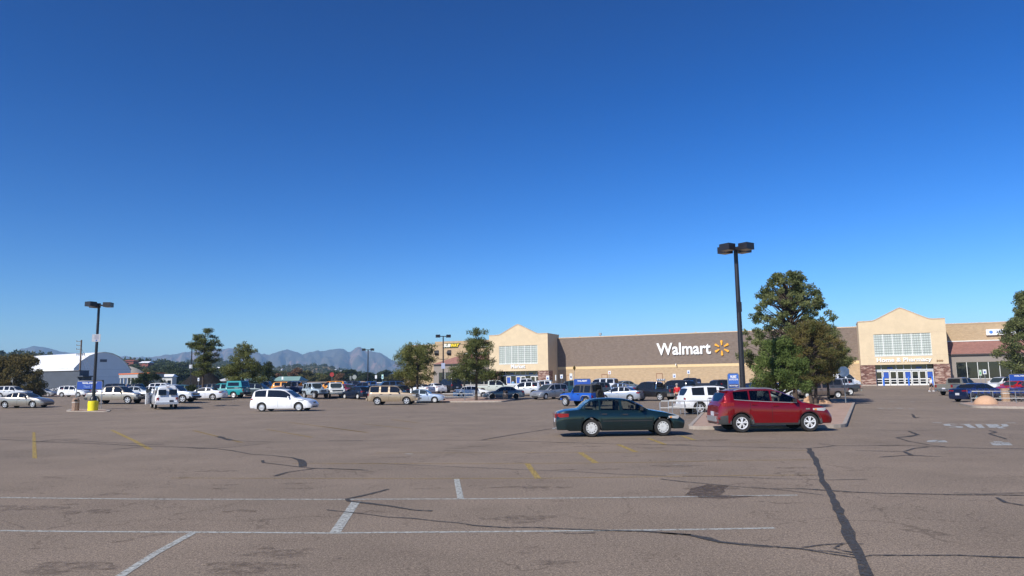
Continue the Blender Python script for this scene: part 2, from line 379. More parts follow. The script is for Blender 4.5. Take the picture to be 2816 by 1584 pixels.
_ctm = {}
def car_meshes(tn, soft=False):
    """grid of the body, sorted into parts; returns dict of MBs"""
    key = (tn, soft)
    if key in _ctm: return _ctm[key]
    t = T[tn]; L = t['L']
    xs = set([0, .04, .12, .22, .32, .5, L - .5, L - .3, L - .18, L - .08, L - .02, L])
    for x, _ in t['belt'] + t['roof']: xs.add(x)
    for a, b in t['win']: xs.add(a); xs.add(b)
    for r in (t['ws'], t['rw']):
        if r: xs.add(r[0]); xs.add(r[1])
    Ra = t['R'] + .065
    for xw in (t['xr'], t['xf']):
        xs.add(xw - Ra - .002); xs.add(xw + Ra + .002)
        for a in np.linspace(0, pi, 13): xs.add(xw + (Ra - .006) * cos(a))
    if t.get('bed'):
        b = t['bed']; xs |= {b[0], b[0] - .012, b[1], b[1] + .012}
    x = 0
    while x < L: xs.add(round(x, 3)); x += .28
    xs = sorted(v for v in xs if 0 <= v <= L)
    out = [xs[0]]
    for v in xs[1:]:
        if v - out[-1] > .0075: out.append(v)
    out[-1] = L; xs = out
    S = [section(t, x) for x in xs]
    n = len(xs); V = []
    for i, x in enumerate(xs):
        V.append([(x + xoff(t, x, j, z) - L / 2, y, z) for j, (y, z) in enumerate(S[i])])
    parts = {}
    def quad(pn, a, b, c, d):
        parts.setdefault(pn, MB()).add([a, b, c, d], [(0, 1, 2, 3)])
    belt2 = lambda x: np.interp(x, *zip(*t['belt']))
    for i in range(n - 1):
        xm = (xs[i] + xs[i + 1]) / 2
        b = t.get('bed'); inbed = b and b[0] - .02 < xm < b[1] + .02
        for j in range(12):
            pn = 'body'
            if j == 0: pn = 'underbody'
            elif j in (7, 8) and not inbed:
                for k, (a, c) in enumerate(t['win']):
                    if a < xm < c: pn = 'side_window%d' % k
            elif j == 11 and t['ws'][0] < xm < t['ws'][1]: pn = 'windshield'
            elif j == 11 and t['rw'] and t['rw'][0] < xm < t['rw'][1]: pn = 'rear_window'
            elif t.get('clad') and (j == 1 or (j == 2 and (xm < .4))): pn = 'cladding'
            elif t.get('bumpm') and j in (1, 2) and (xm < .32 or xm > L - .28) and not t.get('jeep'): pn = 'bumper'
            if soft and pn == 'body' and j >= 6 and xm < t['roof'][-1][0] - .42: pn = 'soft_top'
            if inbed and j >= 9: pn = 'cargo_bed'
            A, B, C2, D = V[i][j], V[i + 1][j], V[i + 1][j + 1], V[i][j + 1]
            mir = lambda p: (p[0], -p[1], p[2])
            if pn.startswith('side_window'):
                quad(pn + 'L', D, C2, B, A); quad(pn + 'R', mir(A), mir(B), mir(C2), mir(D))
            else:
                quad(pn, D, C2, B, A); quad(pn, mir(A), mir(B), mir(C2), mir(D))
    for i, fl in ((0, 1), (n - 1, 0)):
        ring = V[i][1:]; full = ring + [(p[0], -p[1], p[2]) for p in ring[::-1][1:]]
        for j in range(1, 12):
            a, b2 = V[i][j], V[i][j + 1]
            q = [a, b2, (b2[0], -b2[1], b2[2]), (a[0], -a[1], a[2])]
            pn = 'body'
            if t.get('clad') and j in (1,): pn = 'cladding'
            if t.get('bumpm') and j in (1, 2) and not t.get('jeep'): pn = 'bumper'
            parts.setdefault(pn, MB()).add(q, [(0, 1, 2, 3) if fl else (3, 2, 1, 0)])
    # merge doubles so that shading is smooth
    import bmesh
    res = {}
    for pn, mb in parts.items():
        me = mb.mesh(pn, BLACKPL)
        bm = bmesh.new(); bm.from_mesh(me); bmesh.ops.remove_doubles(bm, verts=bm.verts, dist=.0008)
        bmesh.ops.dissolve_degenerate(bm, dist=.0005, edges=bm.edges)
        if pn == 'body':                                   # panel gaps between the doors, part of the body skin
            for x in t['seams']:
                for sg in (-1, 1):
                    z0_ = t['zb'] + .1 if min(abs(x - t['xr']), abs(x - t['xf'])) > t['R'] + .08 else t['R'] * 2 + .12
                    vs, fs = strip_x(t, x, z0_, float(np.interp(x, *zip(*t['belt']))) - .02, .014, .003, sg); bv = [bm.verts.new(v) for v in vs]
                    for f in fs: bm.faces.new([bv[i] for i in f]).material_index = 1
            me.materials.append(UNDER)
        bm.to_mesh(me); bm.free()
        me.polygons.foreach_set('use_smooth', [True] * len(me.polygons)); me.set_sharp_from_angle(angle=radians(38))
        res[pn] = me
    _ctm[key] = res
    return res

def side_y(t, x, z):
    P = section(t, x)[1:11]
    zs = [p[1] for p in P]; ys = [p[0] for p in P]
    return float(np.interp(z, zs, ys))

def strip_x(t, x, z0, z1, wd, off=.004, sgn=1):
    mb = MB(); zs = np.linspace(z0, z1, 6); vs = []
    for z in zs:
        y = (side_y(t, x, z) + off) * sgn
        vs += [(x - wd / 2 - t['L'] / 2, y, z), (x + wd / 2 - t['L'] / 2, y, z)]
    return vs, [((2 * i, 2 * i + 1, 2 * i + 3, 2 * i + 2) if sgn < 0 else (2 * i, 2 * i + 2, 2 * i + 3, 2 * i + 1)) for i in range(5)]

def lamp_mb(t, front, z0, z1, ls, wi, sg, grow=0, taper=.0):
    L = t['L']; zm = (z0 + z1) / 2; o = .012 + grow
    xe = L if front else 0
    zt_ = z1 - .03
    for k in range(80):                                    # the lamp sits where the body is high enough to carry it
        if float(np.interp(xe, *zip(*t['belt']))) >= zt_: break
        xe += -.01 if front else .01
    path = []
    for k in range(6):
        s_ = ls * (1 - k / 5)
        x = (xe - s_) if front else xe + s_
        path.append((x + xoff(t, x, 4, zm), side_y(t, x, zm) + o, s_ / ls))
    yE = path[-1][1]; xE = xe + xoff(t, xe, 4, zm) + (o if front else -o)
    path[-1] = (xE, yE - .01, 0)
    path.append((xE + (.03 if front else -.02), max(.05, yE - wi), 0))
    vs = []; fs = []
    for x, y, s_ in path:
        c = (z1 - z0) * .38 * s_ * taper
        vs += [(x - L / 2, y * sg, z0 + c), (x - L / 2, y * sg, z1 - c * .3)]
    for x, y, s_ in path:
        vs += [(x - L / 2 - (.05 if front else -.05), y * sg - sg * .06, z0 + .01), (x - L / 2 - (.05 if front else -.05), y * sg - sg * .06, z1 - .01)]
    n = len(path)
    for i in range(n - 1):
        fs.append((2 * i, 2 * i + 2, 2 * i + 3, 2 * i + 1))
        fs.append((2 * i, 2 * n + 2 * i, 2 * n + 2 * i + 2, 2 * i + 2)); fs.append((2 * i + 1, 2 * i + 3, 2 * n + 2 * i + 3, 2 * n + 2 * i + 1))
    fs.append((0, 1, 2 * n + 1, 2 * n)); fs.append((2 * n - 2, 2 * n - 1, 4 * n - 1, 4 * n - 2))
    return vs, fs

NAMES = {'crossover': 'parked_suv', 'compact_suv': 'parked_suv', 'big_suv': 'parked_suv', 'boxy_suv': 'parked_suv', 'minivan': 'parked_minivan',
         'small_minivan': 'parked_minivan', 'van': 'parked_van', 'pickup': 'pickup_truck', 'small_pickup': 'pickup_truck', 'jeep': 'off_road_car'}
def vehicle(tn, pcol, label, anchor, u, v, head, rim=None, glass=GL_DARK, metal=.0, soft=False, detail=1, scale=1.0, lower=None, rimm=None, over=None, name=None, cat=None, zlift=0, interior=None, extra=None, plate=PLATE, bumpc=None):
    t = T[tn]; L, Wd = t['L'], t['W']
    g = G(u, v) if over is None else np.array(over)
    h = radians(head); fx, fy = cos(h), sin(h)
    s = scale
    if anchor == 'side':
        # side whose normal looks at the camera
        nx, ny = -fy, fx
        if nx * (C_[0] - g[0]) + ny * (C_[1] - g[1]) < 0: nx, ny = -nx, -ny
        cx, cy = g[0] - nx * Wd / 2 * s, g[1] - ny * Wd / 2 * s
        off = ((t['xr'] + t['xf']) / 2 - L / 2) * s          # midpoint of the wheels sits at the pixel
        cx -= fx * off; cy -= fy * off
    elif anchor == 'rear': cx, cy = g[0] + fx * L / 2 * s, g[1] + fy * L / 2 * s
    elif anchor == 'front': cx, cy = g[0] - fx * L / 2 * s, g[1] - fy * L / 2 * s
    else: cx, cy = g[0], g[1]
    nm = name or NAMES.get(tn, 'parked_car')
    ct = cat or {'parked_suv': 'suv', 'parked_minivan': 'minivan', 'parked_van': 'van', 'pickup_truck': 'pickup truck', 'off_road_car': 'off-road car', 'parked_car': 'car'}[nm]
    r = thing(nm, label, ct, (cx, cy, gz(cx, cy) + .012), h, 'vehicles in the parking lot'); r.scale = (s, s, s)
    P = paint(pcol, metal)
    ms = car_meshes(tn, soft)
    mm = {'underbody': UNDER, 'windshield': glass if glass in (GL_CLEAR,) else (GL_CLEAR if interior else GL_MID), 'rear_window': glass, 'cladding': CLADG,
          'bumper': bumpc or CHROME, 'soft_top': SOFTTOP, 'cargo_bed': UNDER, 'body': P}
    for pn, me in ms.items():
        base = 'side_window' if pn.startswith('side_window') else pn
        mt = glass if base == 'side_window' else mm[pn]
        if interior and base == 'side_window' and glass is GL_TINT and pn[-2] == str(len(t['win']) - 1): mt = GL_CLEAR
        me2 = me.copy() if me.materials[0] is not mt else me
        me2.materials[0] = mt
        link(base, me2, r)
    for sx in (t['xr'], t['xf']):
        for sg in (-1, 1):
            tm, _ = wheel_mesh(t['R'], rim or t['rim'])
            w_ = link('wheel', tm, r); w_.location = (sx - L / 2, sg * (Wd / 2 - .125 - (.03 if tn != 'jeep' else -.02)), t['R'])
            if sg > 0: w_.rotation_euler = (0, 0, pi)
            link('rim', rim_mesh(t['R'], rim or t['rim'], rimm or (ALLOY if (rim or t['rim']) not in ('cover', 'steel') else STEELW)), w_)
    for sg in (-1, 1):
        if tn != 'jeep':
            a = t['tail']; mb = MB(); mb.add(*lamp_mb(t, False, a[0], a[1], a[2], a[3], sg, taper=.5)); mb.build('taillight', RED_L, r, 30)
            a = t['head']; mb = MB(); mb.add(*lamp_mb(t, True, a[0], a[1], a[2], a[3], sg, taper=1)); hl = mb.build('headlight', CLR_L, r, 30)
            if detail > 1:
                mb = MB(); mb.add(*lamp_mb(t, True, a[0] + .005, a[1] - .01, a[2] * 1.0, .01, sg, .004, taper=1)); 
                mb.v = [p for p in mb.v]
                mb2 = MB(); vs, fs = lamp_mb(t, True, a[0] + .01, a[1] - .02, a[2], a[3], sg, .004, taper=1)
                mb2.add(vs[:4] + [], [(0, 2, 3, 1)]) ; mb2.build('turn_signal', AMB_L, hl)
    # mirrors
    xm = t['win'][-1][1] - .1
    bz = float(np.interp(xm, *zip(*t['belt'])))
    for sg in (-1, 1):
        y = side_y(t, xm, bz) * sg
        mb = MB(); mb.box((xm - L / 2, y + sg * .11, bz + .1), (.09, .2, .14)); mb.box((xm - L / 2 + .02, y + sg * .02, bz + .06), (.06, .12, .05))
        mb.build('wing_mirror', P if detail < 1 or tn not in ('pickup', 'boxy_suv', 'crossover', 'old_sedan', 'big_suv') else BLACKPL, r)
    # seams, handles
    if detail >= 1:
        doors = t['seams'][:-1] if len(t['seams']) > 1 else t['seams']
        for x in t['seams'][:-1]:
            for sg in (-1, 1):
                z = float(np.interp(x, *zip(*t['belt']))) - .13; xx = x + .16
                m_ = MB(); m_.box((xx - L / 2, (side_y(t, xx, z) + .012) * sg, z), (.2, .035, .05)); m_.build('door_handle', P if tn in ('crossover', 'minivan', 'coupe', 'sedan') else BLACKPL, r)
    # licence plate and grille
    xe = xoff(t, 0, 3, .75) - L / 2
    pz = .72 if tn not in ('old_sedan', 'sedan', 'coupe') else .62
    m_ = MB(); m_.box((xe - .02, .0 if tn != 'van' else -.35, pz), (.02, .34, .17)); m_.build('licence_plate', plate, r)
    hz = t['head']
    m_ = MB(); gw = (.5 if not t.get('grille') else .62)
    if t.get('grille'):
        m_.box((L / 2 - .045, 0, (hz[0] + hz[1]) / 2 - .03), (.06, gw * 2, (hz[1] - hz[0]) * 1.2)); gm = BLACKPL
    elif tn == 'jeep':
        for k in range(7): m_.box((-L / 2 + 3.86, (k - 3) * .09, .83), (.02, .04, .3))
        gm = BLACKPL
    else:
        m_.box((L / 2 - .035, 0, hz[0] - .08), (.05, gw, .08)); m_.box((L / 2 - .03, 0, t['zb'] + .14), (.05, 1.0, .09)); gm = BLACKPL
    m_.build('grille', gm, r)
    if t.get('grille') and detail:
        m_ = MB(); m_.box((L / 2 - .01, 0, (hz[0] + hz[1]) / 2 - .02), (.02, gw * 2, .05)); m_.build('grille_bar', CHROME if tn == 'pickup' else P, r)
    if t.get('rails'):
        zt = max(z for _, z in t['roof']); x0, x1 = t['roof'][2][0] + .1, t['roof'][-3][0] + .05
        for sg in (-1, 1):
            pts = []
            for k in range(9):
                x = x0 + (x1 - x0) * k / 8; S_ = section(t, x)
                pts.append((x - L / 2, (S_[10][0] - .04) * sg, S_[10][1] + (.055 if 0 < k < 8 else .01)))
            MB().tube(pts, .022, 6).build('roof_rail', SILVERTRIM if tn == 'crossover' else BLACKPL, r, 40)
    if t.get('bumpm') and tn != 'jeep':
        for sx, sgn in ((0, -1), (L, 1)):
            m_ = MB(); z_ = .58 if tn in ('pickup', 'big_suv') else .52
            m_.box((sx - L / 2 + sgn * .04, 0, z_), (.16, Wd * .93, .19))
            m_.build('bumper', bumpc or CHROME, r)
    if tn in ('pickup', 'small_pickup'):
        bx_ = t['roof'][0][0] - L / 2; z0 = t['belt'][1][1]; zt = max(z for _, z in t['roof'])
        m_ = MB(); m_.box((bx_ - .005, 0, (z0 + zt) / 2 + .01), (.02, Wd * .66, (zt - z0) * .62), ry=-.04); m_.build('rear_window', GL_DARK, r)
    if tn == 'jeep':
        for sx in (t['xr'], t['xf']):
            for sg in (-1, 1):
                m_ = MB(); vs = []
                inner = Wd / 2 - .02 if sx < 2 else Wd / 2 - .3
                pts = [(-.62, .62), (-.5, .8), (-.3, .93), (.25, .93), (.48, .84), (.6, .7)] if sx > 2 else [(-.5, .55), (-.44, .8), (-.3, .92), (.3, .92), (.46, .78), (.55, .55)]
                for a, z in pts:
                    for y in (inner, Wd / 2 + .12):
                        vs += [(sx + a - L / 2, y * sg, z), (sx + a - L / 2, y * sg, z - .05)]
                fs = []
                for k in range(5):
                    b = 4 * k; fs += [(b, b + 4, b + 6, b + 2), (b + 1, b + 3, b + 7, b + 5), (b + 2, b + 6, b + 7, b + 3), (b, b + 1, b + 5, b + 4)]
                fs += [(0, 2, 3, 1), (20, 21, 23, 22)]
                m_.add(vs, fs); m_.build('fender', lower or BLACKPL, r)
        tm, _ = wheel_mesh(t['R'], rim or 'six'); sp = link('spare_wheel', tm, r); sp.location = (-L / 2 - .12, -.1, .98); sp.rotation_euler = (0, 0, -pi / 2)
        link('rim', rim_mesh(t['R'], rim or 'six', RUBBER), sp)
        for sg in (-1, 1):
            MB().lathe([(.09, 0), (.09, .04), (.02, .05)], 14, (1.895, sg * .44, .86), 'x').build('headlight', CLR_L, r, 40)
            MB().box((-L / 2 - .02, sg * .68, .82), (.05, .12, .17)).build('taillight', RED_L, r)
        for xb in (L / 2 + .06, -L / 2 - .05): MB().box((xb, 0, .55), (.14, 1.5, .12)).build('bumper', BLACKPL, r)
    if interior:
        m_ = MB(); x0, x1 = t['roof'][0][0] + .5, t['roof'][-1][0]
        m_.bx(x0 - L / 2, x1 - L / 2, -Wd / 2 + .12, Wd / 2 - .12, .3, .55); m_.bx(x1 - .45 - L / 2, x1 - .05 - L / 2, -Wd / 2 + .13, Wd / 2 - .13, .5, .9)
        m_.bx(x0 - .05 - L / 2, x0 - L / 2, -Wd / 2 + .15, Wd / 2 - .15, .4, .92)
        m_.build('dashboard', SEATD, r)
        for xs_ in ((t['win'][-1][0] + .02), (t['win'][-2][0] + .05 - .1)):
            for y in (-.38, .38):
                q = MB(); q.box((xs_ + .3 - L / 2, y, .58), (.5, .48, .14)); q.box((xs_ + .02 - L / 2, y, .86), (.13, .46, .52), ry=-.2); q.box((xs_ - .05 - L / 2, y, 1.2), (.08, .26, .17), ry=-.2)
                q.build('seat', interior, r, 30)
        q = MB(); ring = [(x1 - .62 - L / 2 - .05 * sin(a), -.4 * -1 + .18 * cos(a), .93 + .18 * sin(a)) for a in np.linspace(0, 2 * pi, 17)]
        q.tube(ring, .016, 6); q.build('steering_wheel', BLACKPL, r, 60)
    if extra: extra(r, t, P)
    return r

# ------------------------------------------------------------------ ground
def grid_mesh(name, xs, ys, dz, m_):
    v = [(x, y, gz(x, y) + dz) for y in ys for x in xs]; nx = len(xs)
    f = [(j * nx + i, j * nx + i + 1, (j + 1) * nx + i + 1, (j + 1) * nx + i) for j in range(len(ys) - 1) for i in range(nx - 1)]
    mb = MB(); mb.add(v, f); me = mb.mesh(name, m_, 60); return me
dirt = mat('dry_ground', (.20, .155, .105), .95, col2=(.10, .105, .055), scale=.02, bump=.3)
xs = sorted(set([-11000, -6000, -3000, -1200, -600, -300] + list(range(-200, 201, 8)) + [300, 600, 1200, 3000, 6000, 11000]))
ys = sorted(set([-400, -120, -60] + list(range(-40, 201, 8)) + [260, 400, 800, 1600, 3000, 6000, 9000]))
g_ = link('ground', grid_mesh('ground', xs, ys, -.03, dirt)); put(g_, 'dry brown earth beyond the parking lot', 'ground', kind='structure')

def asphalt():
    M = bpy.data.materials.new('asphalt'); M.use_nodes = True; nt = M.node_tree; L_ = nt.links.new; b = nt.nodes['Principled BSDF']
    tc = nt.nodes.new('ShaderNodeTexCoord')
    def noise(sc, det=3, rough=.6, vec=None):
        n = nt.nodes.new('ShaderNodeTexNoise'); n.inputs['Scale'].default_value = sc; n.inputs['Detail'].default_value = det; n.inputs['Roughness'].default_value = rough
        L_(vec or tc.outputs['Object'], n.inputs['Vector']); return n
    def ramp(src, p0, c0, p1, c1):
        r = nt.nodes.new('ShaderNodeValToRGB'); r.color_ramp.elements[0].position = p0; r.color_ramp.elements[1].position = p1
        r.color_ramp.elements[0].color = (*c0, 1); r.color_ramp.elements[1].color = (*c1, 1); L_(src, r.inputs['Fac']); return r
    def mul(a, c, f_=1.):
        m_ = nt.nodes.new('ShaderNodeMix'); m_.data_type = 'RGBA'; m_.blend_type = 'MULTIPLY'; m_.inputs[0].default_value = f_
        L_(a, m_.inputs[6]); L_(c, m_.inputs[7]); return m_.outputs[2]
    base = ramp(noise(.35, 5).outputs['Fac'], .3, ASPH_A, .7, ASPH_B)
    big = ramp(noise(.06, 4).outputs['Fac'], .3, (.86, .86, .87), .7, (1.08, 1.06, 1.05))
    agg = ramp(noise(48, 3, .9).outputs['Fac'], .38, (.36, .35, .36), .64, (1.75, 1.72, 1.68))
    agg2 = ramp(noise(19, 3, .85).outputs['Fac'], .34, (.66, .66, .68), .66, (1.34, 1.33, 1.30))
    mp = nt.nodes.new('ShaderNodeMapping'); mp.inputs['Scale'].default_value = (.55, 1.1, 1); L_(tc.outputs['Object'], mp.inputs[0])
    st = ramp(noise(.9, 6, .62, mp.outputs[0]).outputs['Fac'], .56, (1, 1, 1), .80, (.86, .84, .84))
    st2 = ramp(noise(2.3, 5, .6, mp.outputs[0]).outputs['Fac'], .66, (1, 1, 1), .78, (.80, .76, .75))
    c = mul(base.outputs[0], big.outputs[0]); c = mul(c, agg.outputs[0], .9); c = mul(c, agg2.outputs[0], .9); c = mul(c, st.outputs[0]); c = mul(c, st2.outputs[0])
    # hairline crazing: thin wandering cracks, only in patches
    dn = noise(1.1, 4); ad = nt.nodes.new('ShaderNodeVectorMath'); ad.operation = 'MULTIPLY_ADD'; ad.inputs[1].default_value = (1.6, 1.6, 0)
    L_(dn.outputs['Color'], ad.inputs[0]); L_(tc.outputs['Object'], ad.inputs[2])
    for sc_, wd_, lo in ((.30, .0045, .62), (.85, .008, .70)):
        vo = nt.nodes.new('ShaderNodeTexVoronoi'); vo.feature = 'DISTANCE_TO_EDGE'; vo.inputs['Scale'].default_value = sc_; L_(ad.outputs[0], vo.inputs['Vector'])
        cr = ramp(vo.outputs['Distance'], wd_ * .4, (0, 0, 0), wd_ * 1.6, (1, 1, 1)); mk = ramp(noise(.22 * sc_ / .3, 2).outputs['Fac'], .50, (1, 1, 1), .56, (0, 0, 0))
        mxx = nt.nodes.new('ShaderNodeMix'); mxx.data_type = 'RGBA'; mxx.blend_type = 'LIGHTEN'; mxx.inputs[0].default_value = 1; L_(cr.outputs[0], mxx.inputs[6]); L_(mk.outputs[0], mxx.inputs[7])
        rr2 = ramp(mxx.outputs[2], 0, (lo, lo * .98, lo * .97), 1, (1, 1, 1)); c = mul(c, rr2.outputs[0])
    L_(c, b.inputs['Base Color']); b.inputs['Roughness'].default_value = .9; b.inputs['Specular IOR Level'].default_value = .25
    bp = nt.nodes.new('ShaderNodeBump'); bp.inputs['Strength'].default_value = .35; bp.inputs['Distance'].default_value = .006
    L_(noise(70, 3, .7).outputs['Fac'], bp.inputs['Height']); L_(bp.outputs[0], b.inputs['Normal'])
    return M
ASPH_A = (.205, .166, .126); ASPH_B = (.262, .212, .163)
ASPH = asphalt()
xs = list(range(-128, 141, 4)); ys = list(range(-40, 141, 4))
lot = link('parking_lot', grid_mesh('parking_lot', xs, ys, 0, ASPH)); put(lot, 'worn reddish asphalt of the parking lot', 'parking lot', kind='structure')

def zc(k, x, y):       # measured in an enlarged view of the photograph -> photo pixel
    ox, oy, s = {'A': (0, 1150, 2.576), 'B': (900, 1150, 2.576), 'C': (1816, 1150, 2.576), 'D': (2416, 980, 5.175), 'P': (0, 0, 1)}[k]
    return ox + x / s, oy + y / s
def ribbon(mb, k, pts, w, dz=.004, jit=0., mi=0, sub=1, horiz=False):
    P = [G(*zc(k, x, y)) for x, y in pts]
    if jit: w = [q * .68 for q in w] if hasattr(w, '__len__') else w * .7; jit *= .7
    if sub > 1 or jit:
        Q = []
        ws = np.linspace(0, 1, len(P)); W_ = w if hasattr(w, '__len__') else [w, w]
        for i in range(len(P) - 1):
            d = P[i + 1] - P[i]; n = max(1, int(np.hypot(d[0], d[1]) / .35)) if jit else sub
            n = min(n, 60)
            for q in range(n): Q.append((P[i] + d * q / n, np.interp(ws[i] + (ws[i + 1] - ws[i]) * q / n, np.linspace(0, 1, len(W_)), W_)))
        Q.append((P[-1], W_[-1])); 
    else:
        W_ = w if hasattr(w, '__len__') else [w] * len(P); Q = [(p, np.interp(i, np.linspace(0, len(P) - 1, len(W_)), W_)) for i, p in enumerate(P)]
    vs = []; ph = random.random() * 9
    for i, (p, ww) in enumerate(Q):
        a = Q[min(i + 1, len(Q) - 1)][0] - Q[max(i - 1, 0)][0]; a = a[:2] / (np.hypot(*a[:2]) + 1e-9); nn = np.array([-a[1], a[0]])
        off = jit * (sin(i * .9 + ph) * .5 + random.uniform(-.6, .6)); w2 = ww * (1 + (random.uniform(-.3, .35) if jit else 0)) / 2
        if horiz: nn = np.array([-1, 0])
        for sg in (-1, 1):
            q = p[:2] + nn * (off + sg * w2); vs.append((q[0], q[1], gz(q[0], q[1]) + dz))
    n = len(Q); mb.add(vs, [(2 * i, 2 * i + 1, 2 * i + 3, 2 * i + 2) for i in range(n - 1)], mi)
def worn(name, col, keep=.5, sc=14, col2=None, soft=1.):
    """paint or tar film: where it has worn through, the asphalt shows"""
    M = mat(name, col, .8, var=.15, scale=9, spec=.3, col2=col2); nt = M.node_tree
    out = nt.nodes['Material Output']; b = nt.nodes['Principled BSDF']
    tr = nt.nodes.new('ShaderNodeBsdfTransparent'); mx = nt.nodes.new('ShaderNodeMixShader')
    tc = nt.nodes.new('ShaderNodeTexCoord'); nz = nt.nodes.new('ShaderNodeTexNoise'); nz.inputs['Scale'].default_value = sc; nz.inputs['Detail'].default_value = 5; nz.inputs['Roughness'].default_value = .75
    r = nt.nodes.new('ShaderNodeValToRGB'); r.color_ramp.elements[0].position = keep - .13; r.color_ramp.elements[1].position = keep + .1
    r.color_ramp.elements[0].color = (.06, .06, .06, 1); r.color_ramp.elements[1].color = (soft, soft, soft, 1)
    if soft < 1: r.color_ramp.elements[1].position = keep + .2; r.color_ramp.elements[0].color = (0, 0, 0, 1)
    nt.links.new(tc.outputs['Object'], nz.inputs['Vector']); nt.links.new(nz.outputs['Fac'], r.inputs['Fac'])
    nt.links.new(r.outputs[0], mx.inputs[0]); nt.links.new(tr.outputs[0], mx.inputs[1]); nt.links.new(b.outputs[0], mx.inputs[2]); nt.links.new(mx.outputs[0], out.inputs['Surface'])
    return M
TAR = worn('tar', (.060, .058, .058), .44, 11); TARB = worn('old_tar', (.075, .058, .054), .50, 10)
WHT = worn('white_line_paint', (.42, .43, .40), .445, 16); WHTF = worn('faded_white_paint', (.42, .43, .42), .44, 20)
YEL = worn('yellow_line_paint', (.40, .29, .09), .47, 18); YELF = worn('faded_yellow_paint', (.40, .27, .08), .54, 24)
OIL = worn('oil_film', (.105, .080, .064), .55, 6, soft=.6)
mb = MB()
ribbon(mb, 'A', [(0, 150), (130, 158), (250, 165), (420, 172), (650, 180), (900, 192), (1040, 200), (1290, 206), (1500, 215), (1640, 230), (1780, 257), (1930, 265), (2060, 280), (2130, 298)], [.12, .12, .1, .12], .008, .03)
ribbon(mb, 'A', [(2060, 280), (2130, 298), (2150, 320), (2140, 345)], [.12, .35, .25], .009, .03)
ribbon(mb, 'A', [(0, 137), (220, 135), (430, 118)], .09, .008, .03); ribbon(mb, 'A', [(250, 170), (400, 152), (560, 150)], .12, .009, .03)
ribbon(mb, 'A', [(450, 160), (740, 172), (1160, 190)], .08, .009, .03); ribbon(mb, 'A', [(800, 223), (1040, 202)], .1, .009, .02)
ribbon(mb, 'A', [(1320, 208), (1450, 218), (1700, 200), (1840, 186)], .08, .009, .03)
ribbon(mb, 'A', [(1540, 130), (1640, 158)], .3, .008, .04)
ribbon(mb, 'A', [(1640, 158), (1800, 166), (1960, 170), (2300, 163), (2576, 162)], .1, .008, .03)
ribbon(mb, 'B', [(0, 162), (500, 157), (1090, 157), (1470, 167), (2000, 183), (2576, 190)], .09, .008, .03)
ribbon(mb, 'C', [(0, 190), (400, 202), (1050, 215), (1190, 202), (1225, 197), (1700, 193), (2000, 205), (2300, 215), (2576, 218)], [.1, .1, .14, .1, .1], .008, .03)
ribbon(mb, 'A', [(1860, 300), (1865, 316), (1940, 325), (2100, 345), (2220, 357), (2400, 362), (2576, 368)], .09, .01, .02)
ribbon(mb, 'B', [(0, 357), (290, 371)], .07, .01, .02)
ribbon(mb, 'A', [(2240, 357), (2040, 385), (1945, 412)], [.08, .12, .2], .011, .02)
ribbon(mb, 'B', [(430, 505), (300, 540), (140, 575), (150, 590), (250, 600), (440, 625), (620, 655), (740, 660)], [.1, .12, .14, .12, .1, .12], .01, .015)
ribbon(mb, 'B', [(0, 655), (250, 680), (430, 705), (600, 712), (800, 735), (920, 742), (1040, 762), (1300, 780)], [.03, .05, .07], .01, .02)
ribbon(mb, 'B', [(1300, 775), (1500, 778), (1800, 792), (2000, 800), (2250, 805), (2576, 830)], [.05, .07, .08, .12], .01, .015)
ribbon(mb, 'C', [(0, 815), (200, 830), (330, 855), (420, 880), (700, 905), (1000, 930), (1200, 965), (1390, 992)], [.1, .14, .18, .1, .07, .07, .08], .01, .015)
ribbon(mb, 'B', [(1600, 810), (1750, 822), (1900, 815)], .04, .011, .01)
ribbon(mb, 'C', [(1390, 992), (1500, 975), (1800, 976), (2100, 975), (2400, 988), (2576, 990)], .06, .01, .01)
ribbon(mb, 'C', [(420, 885), (700, 915), (960, 925)], .04, .011, .01); ribbon(mb, 'C', [(1040, 935), (1200, 948), (1390, 975)], .05, .011, .01)
ribbon(mb, 'B', [(220, 323), (350, 320), (640, 335), (1000, 350), (1500, 370), (1800, 383), (2100, 400), (2400, 410)], .05, .01, .02)
ribbon(mb, 'C', [(160, 412), (500, 417), (800, 430), (1180, 440), (1470, 435)], .06, .01, .02)
ribbon(mb, 'B', [(1090, 157), (1300, 120), (1640, 68)], .12, .012, .02)
ribbon(mb, 'C', [(1050, 215), (1060, 240), (1095, 290), (1130, 370), (1150, 450), (1195, 520), (1240, 600), (1270, 680), (1315, 770), (1345, 860), (1385, 930), (1420, 1010), (1460, 1118), (1500, 1200)], [.2, .22, .16, .19, .17, .2, .22, .24, .2, .17, .17], .012, .02)
ribbon(mb, 'C', [(0, 432), (150, 450), (310, 465), (480, 482), (700, 500), (1000, 502), (1200, 515), (1350, 525), (1600, 535), (1900, 540), (2100, 545), (2350, 545), (2576, 548)], [.07, .08, .06, .06, .12, .08, .08, .14, .12], .01, .02)
ribbon(mb, 'C', [(640, 488), (900, 515), (1160, 548)], .05, .011, .02); ribbon(mb, 'C', [(2380, 565), (2450, 600), (2576, 620)], .09, .011, .02); ribbon(mb, 'C', [(2080, 532), (2300, 538), (2576, 532)], .06, .011, .02)
ribbon(mb, 'C', [(1000, 920), (1150, 900), (1310, 890), (1440, 895)], .05, .011, .01); ribbon(mb, 'C', [(1290, 890), (1225, 925), (1300, 945), (1400, 960)], .06, .011, .01)
ribbon(mb, 'C', [(1380, 232), (1720, 237), (1780, 265), (2000, 275)], [.08, .12, .2, .08], .011, .03); ribbon(mb, 'C', [(1545, 278), (1780, 263)], .08, .011, .02); ribbon(mb, 'C', [(1740, 235), (1800, 215), (1900, 205)], .12, .011, .02)
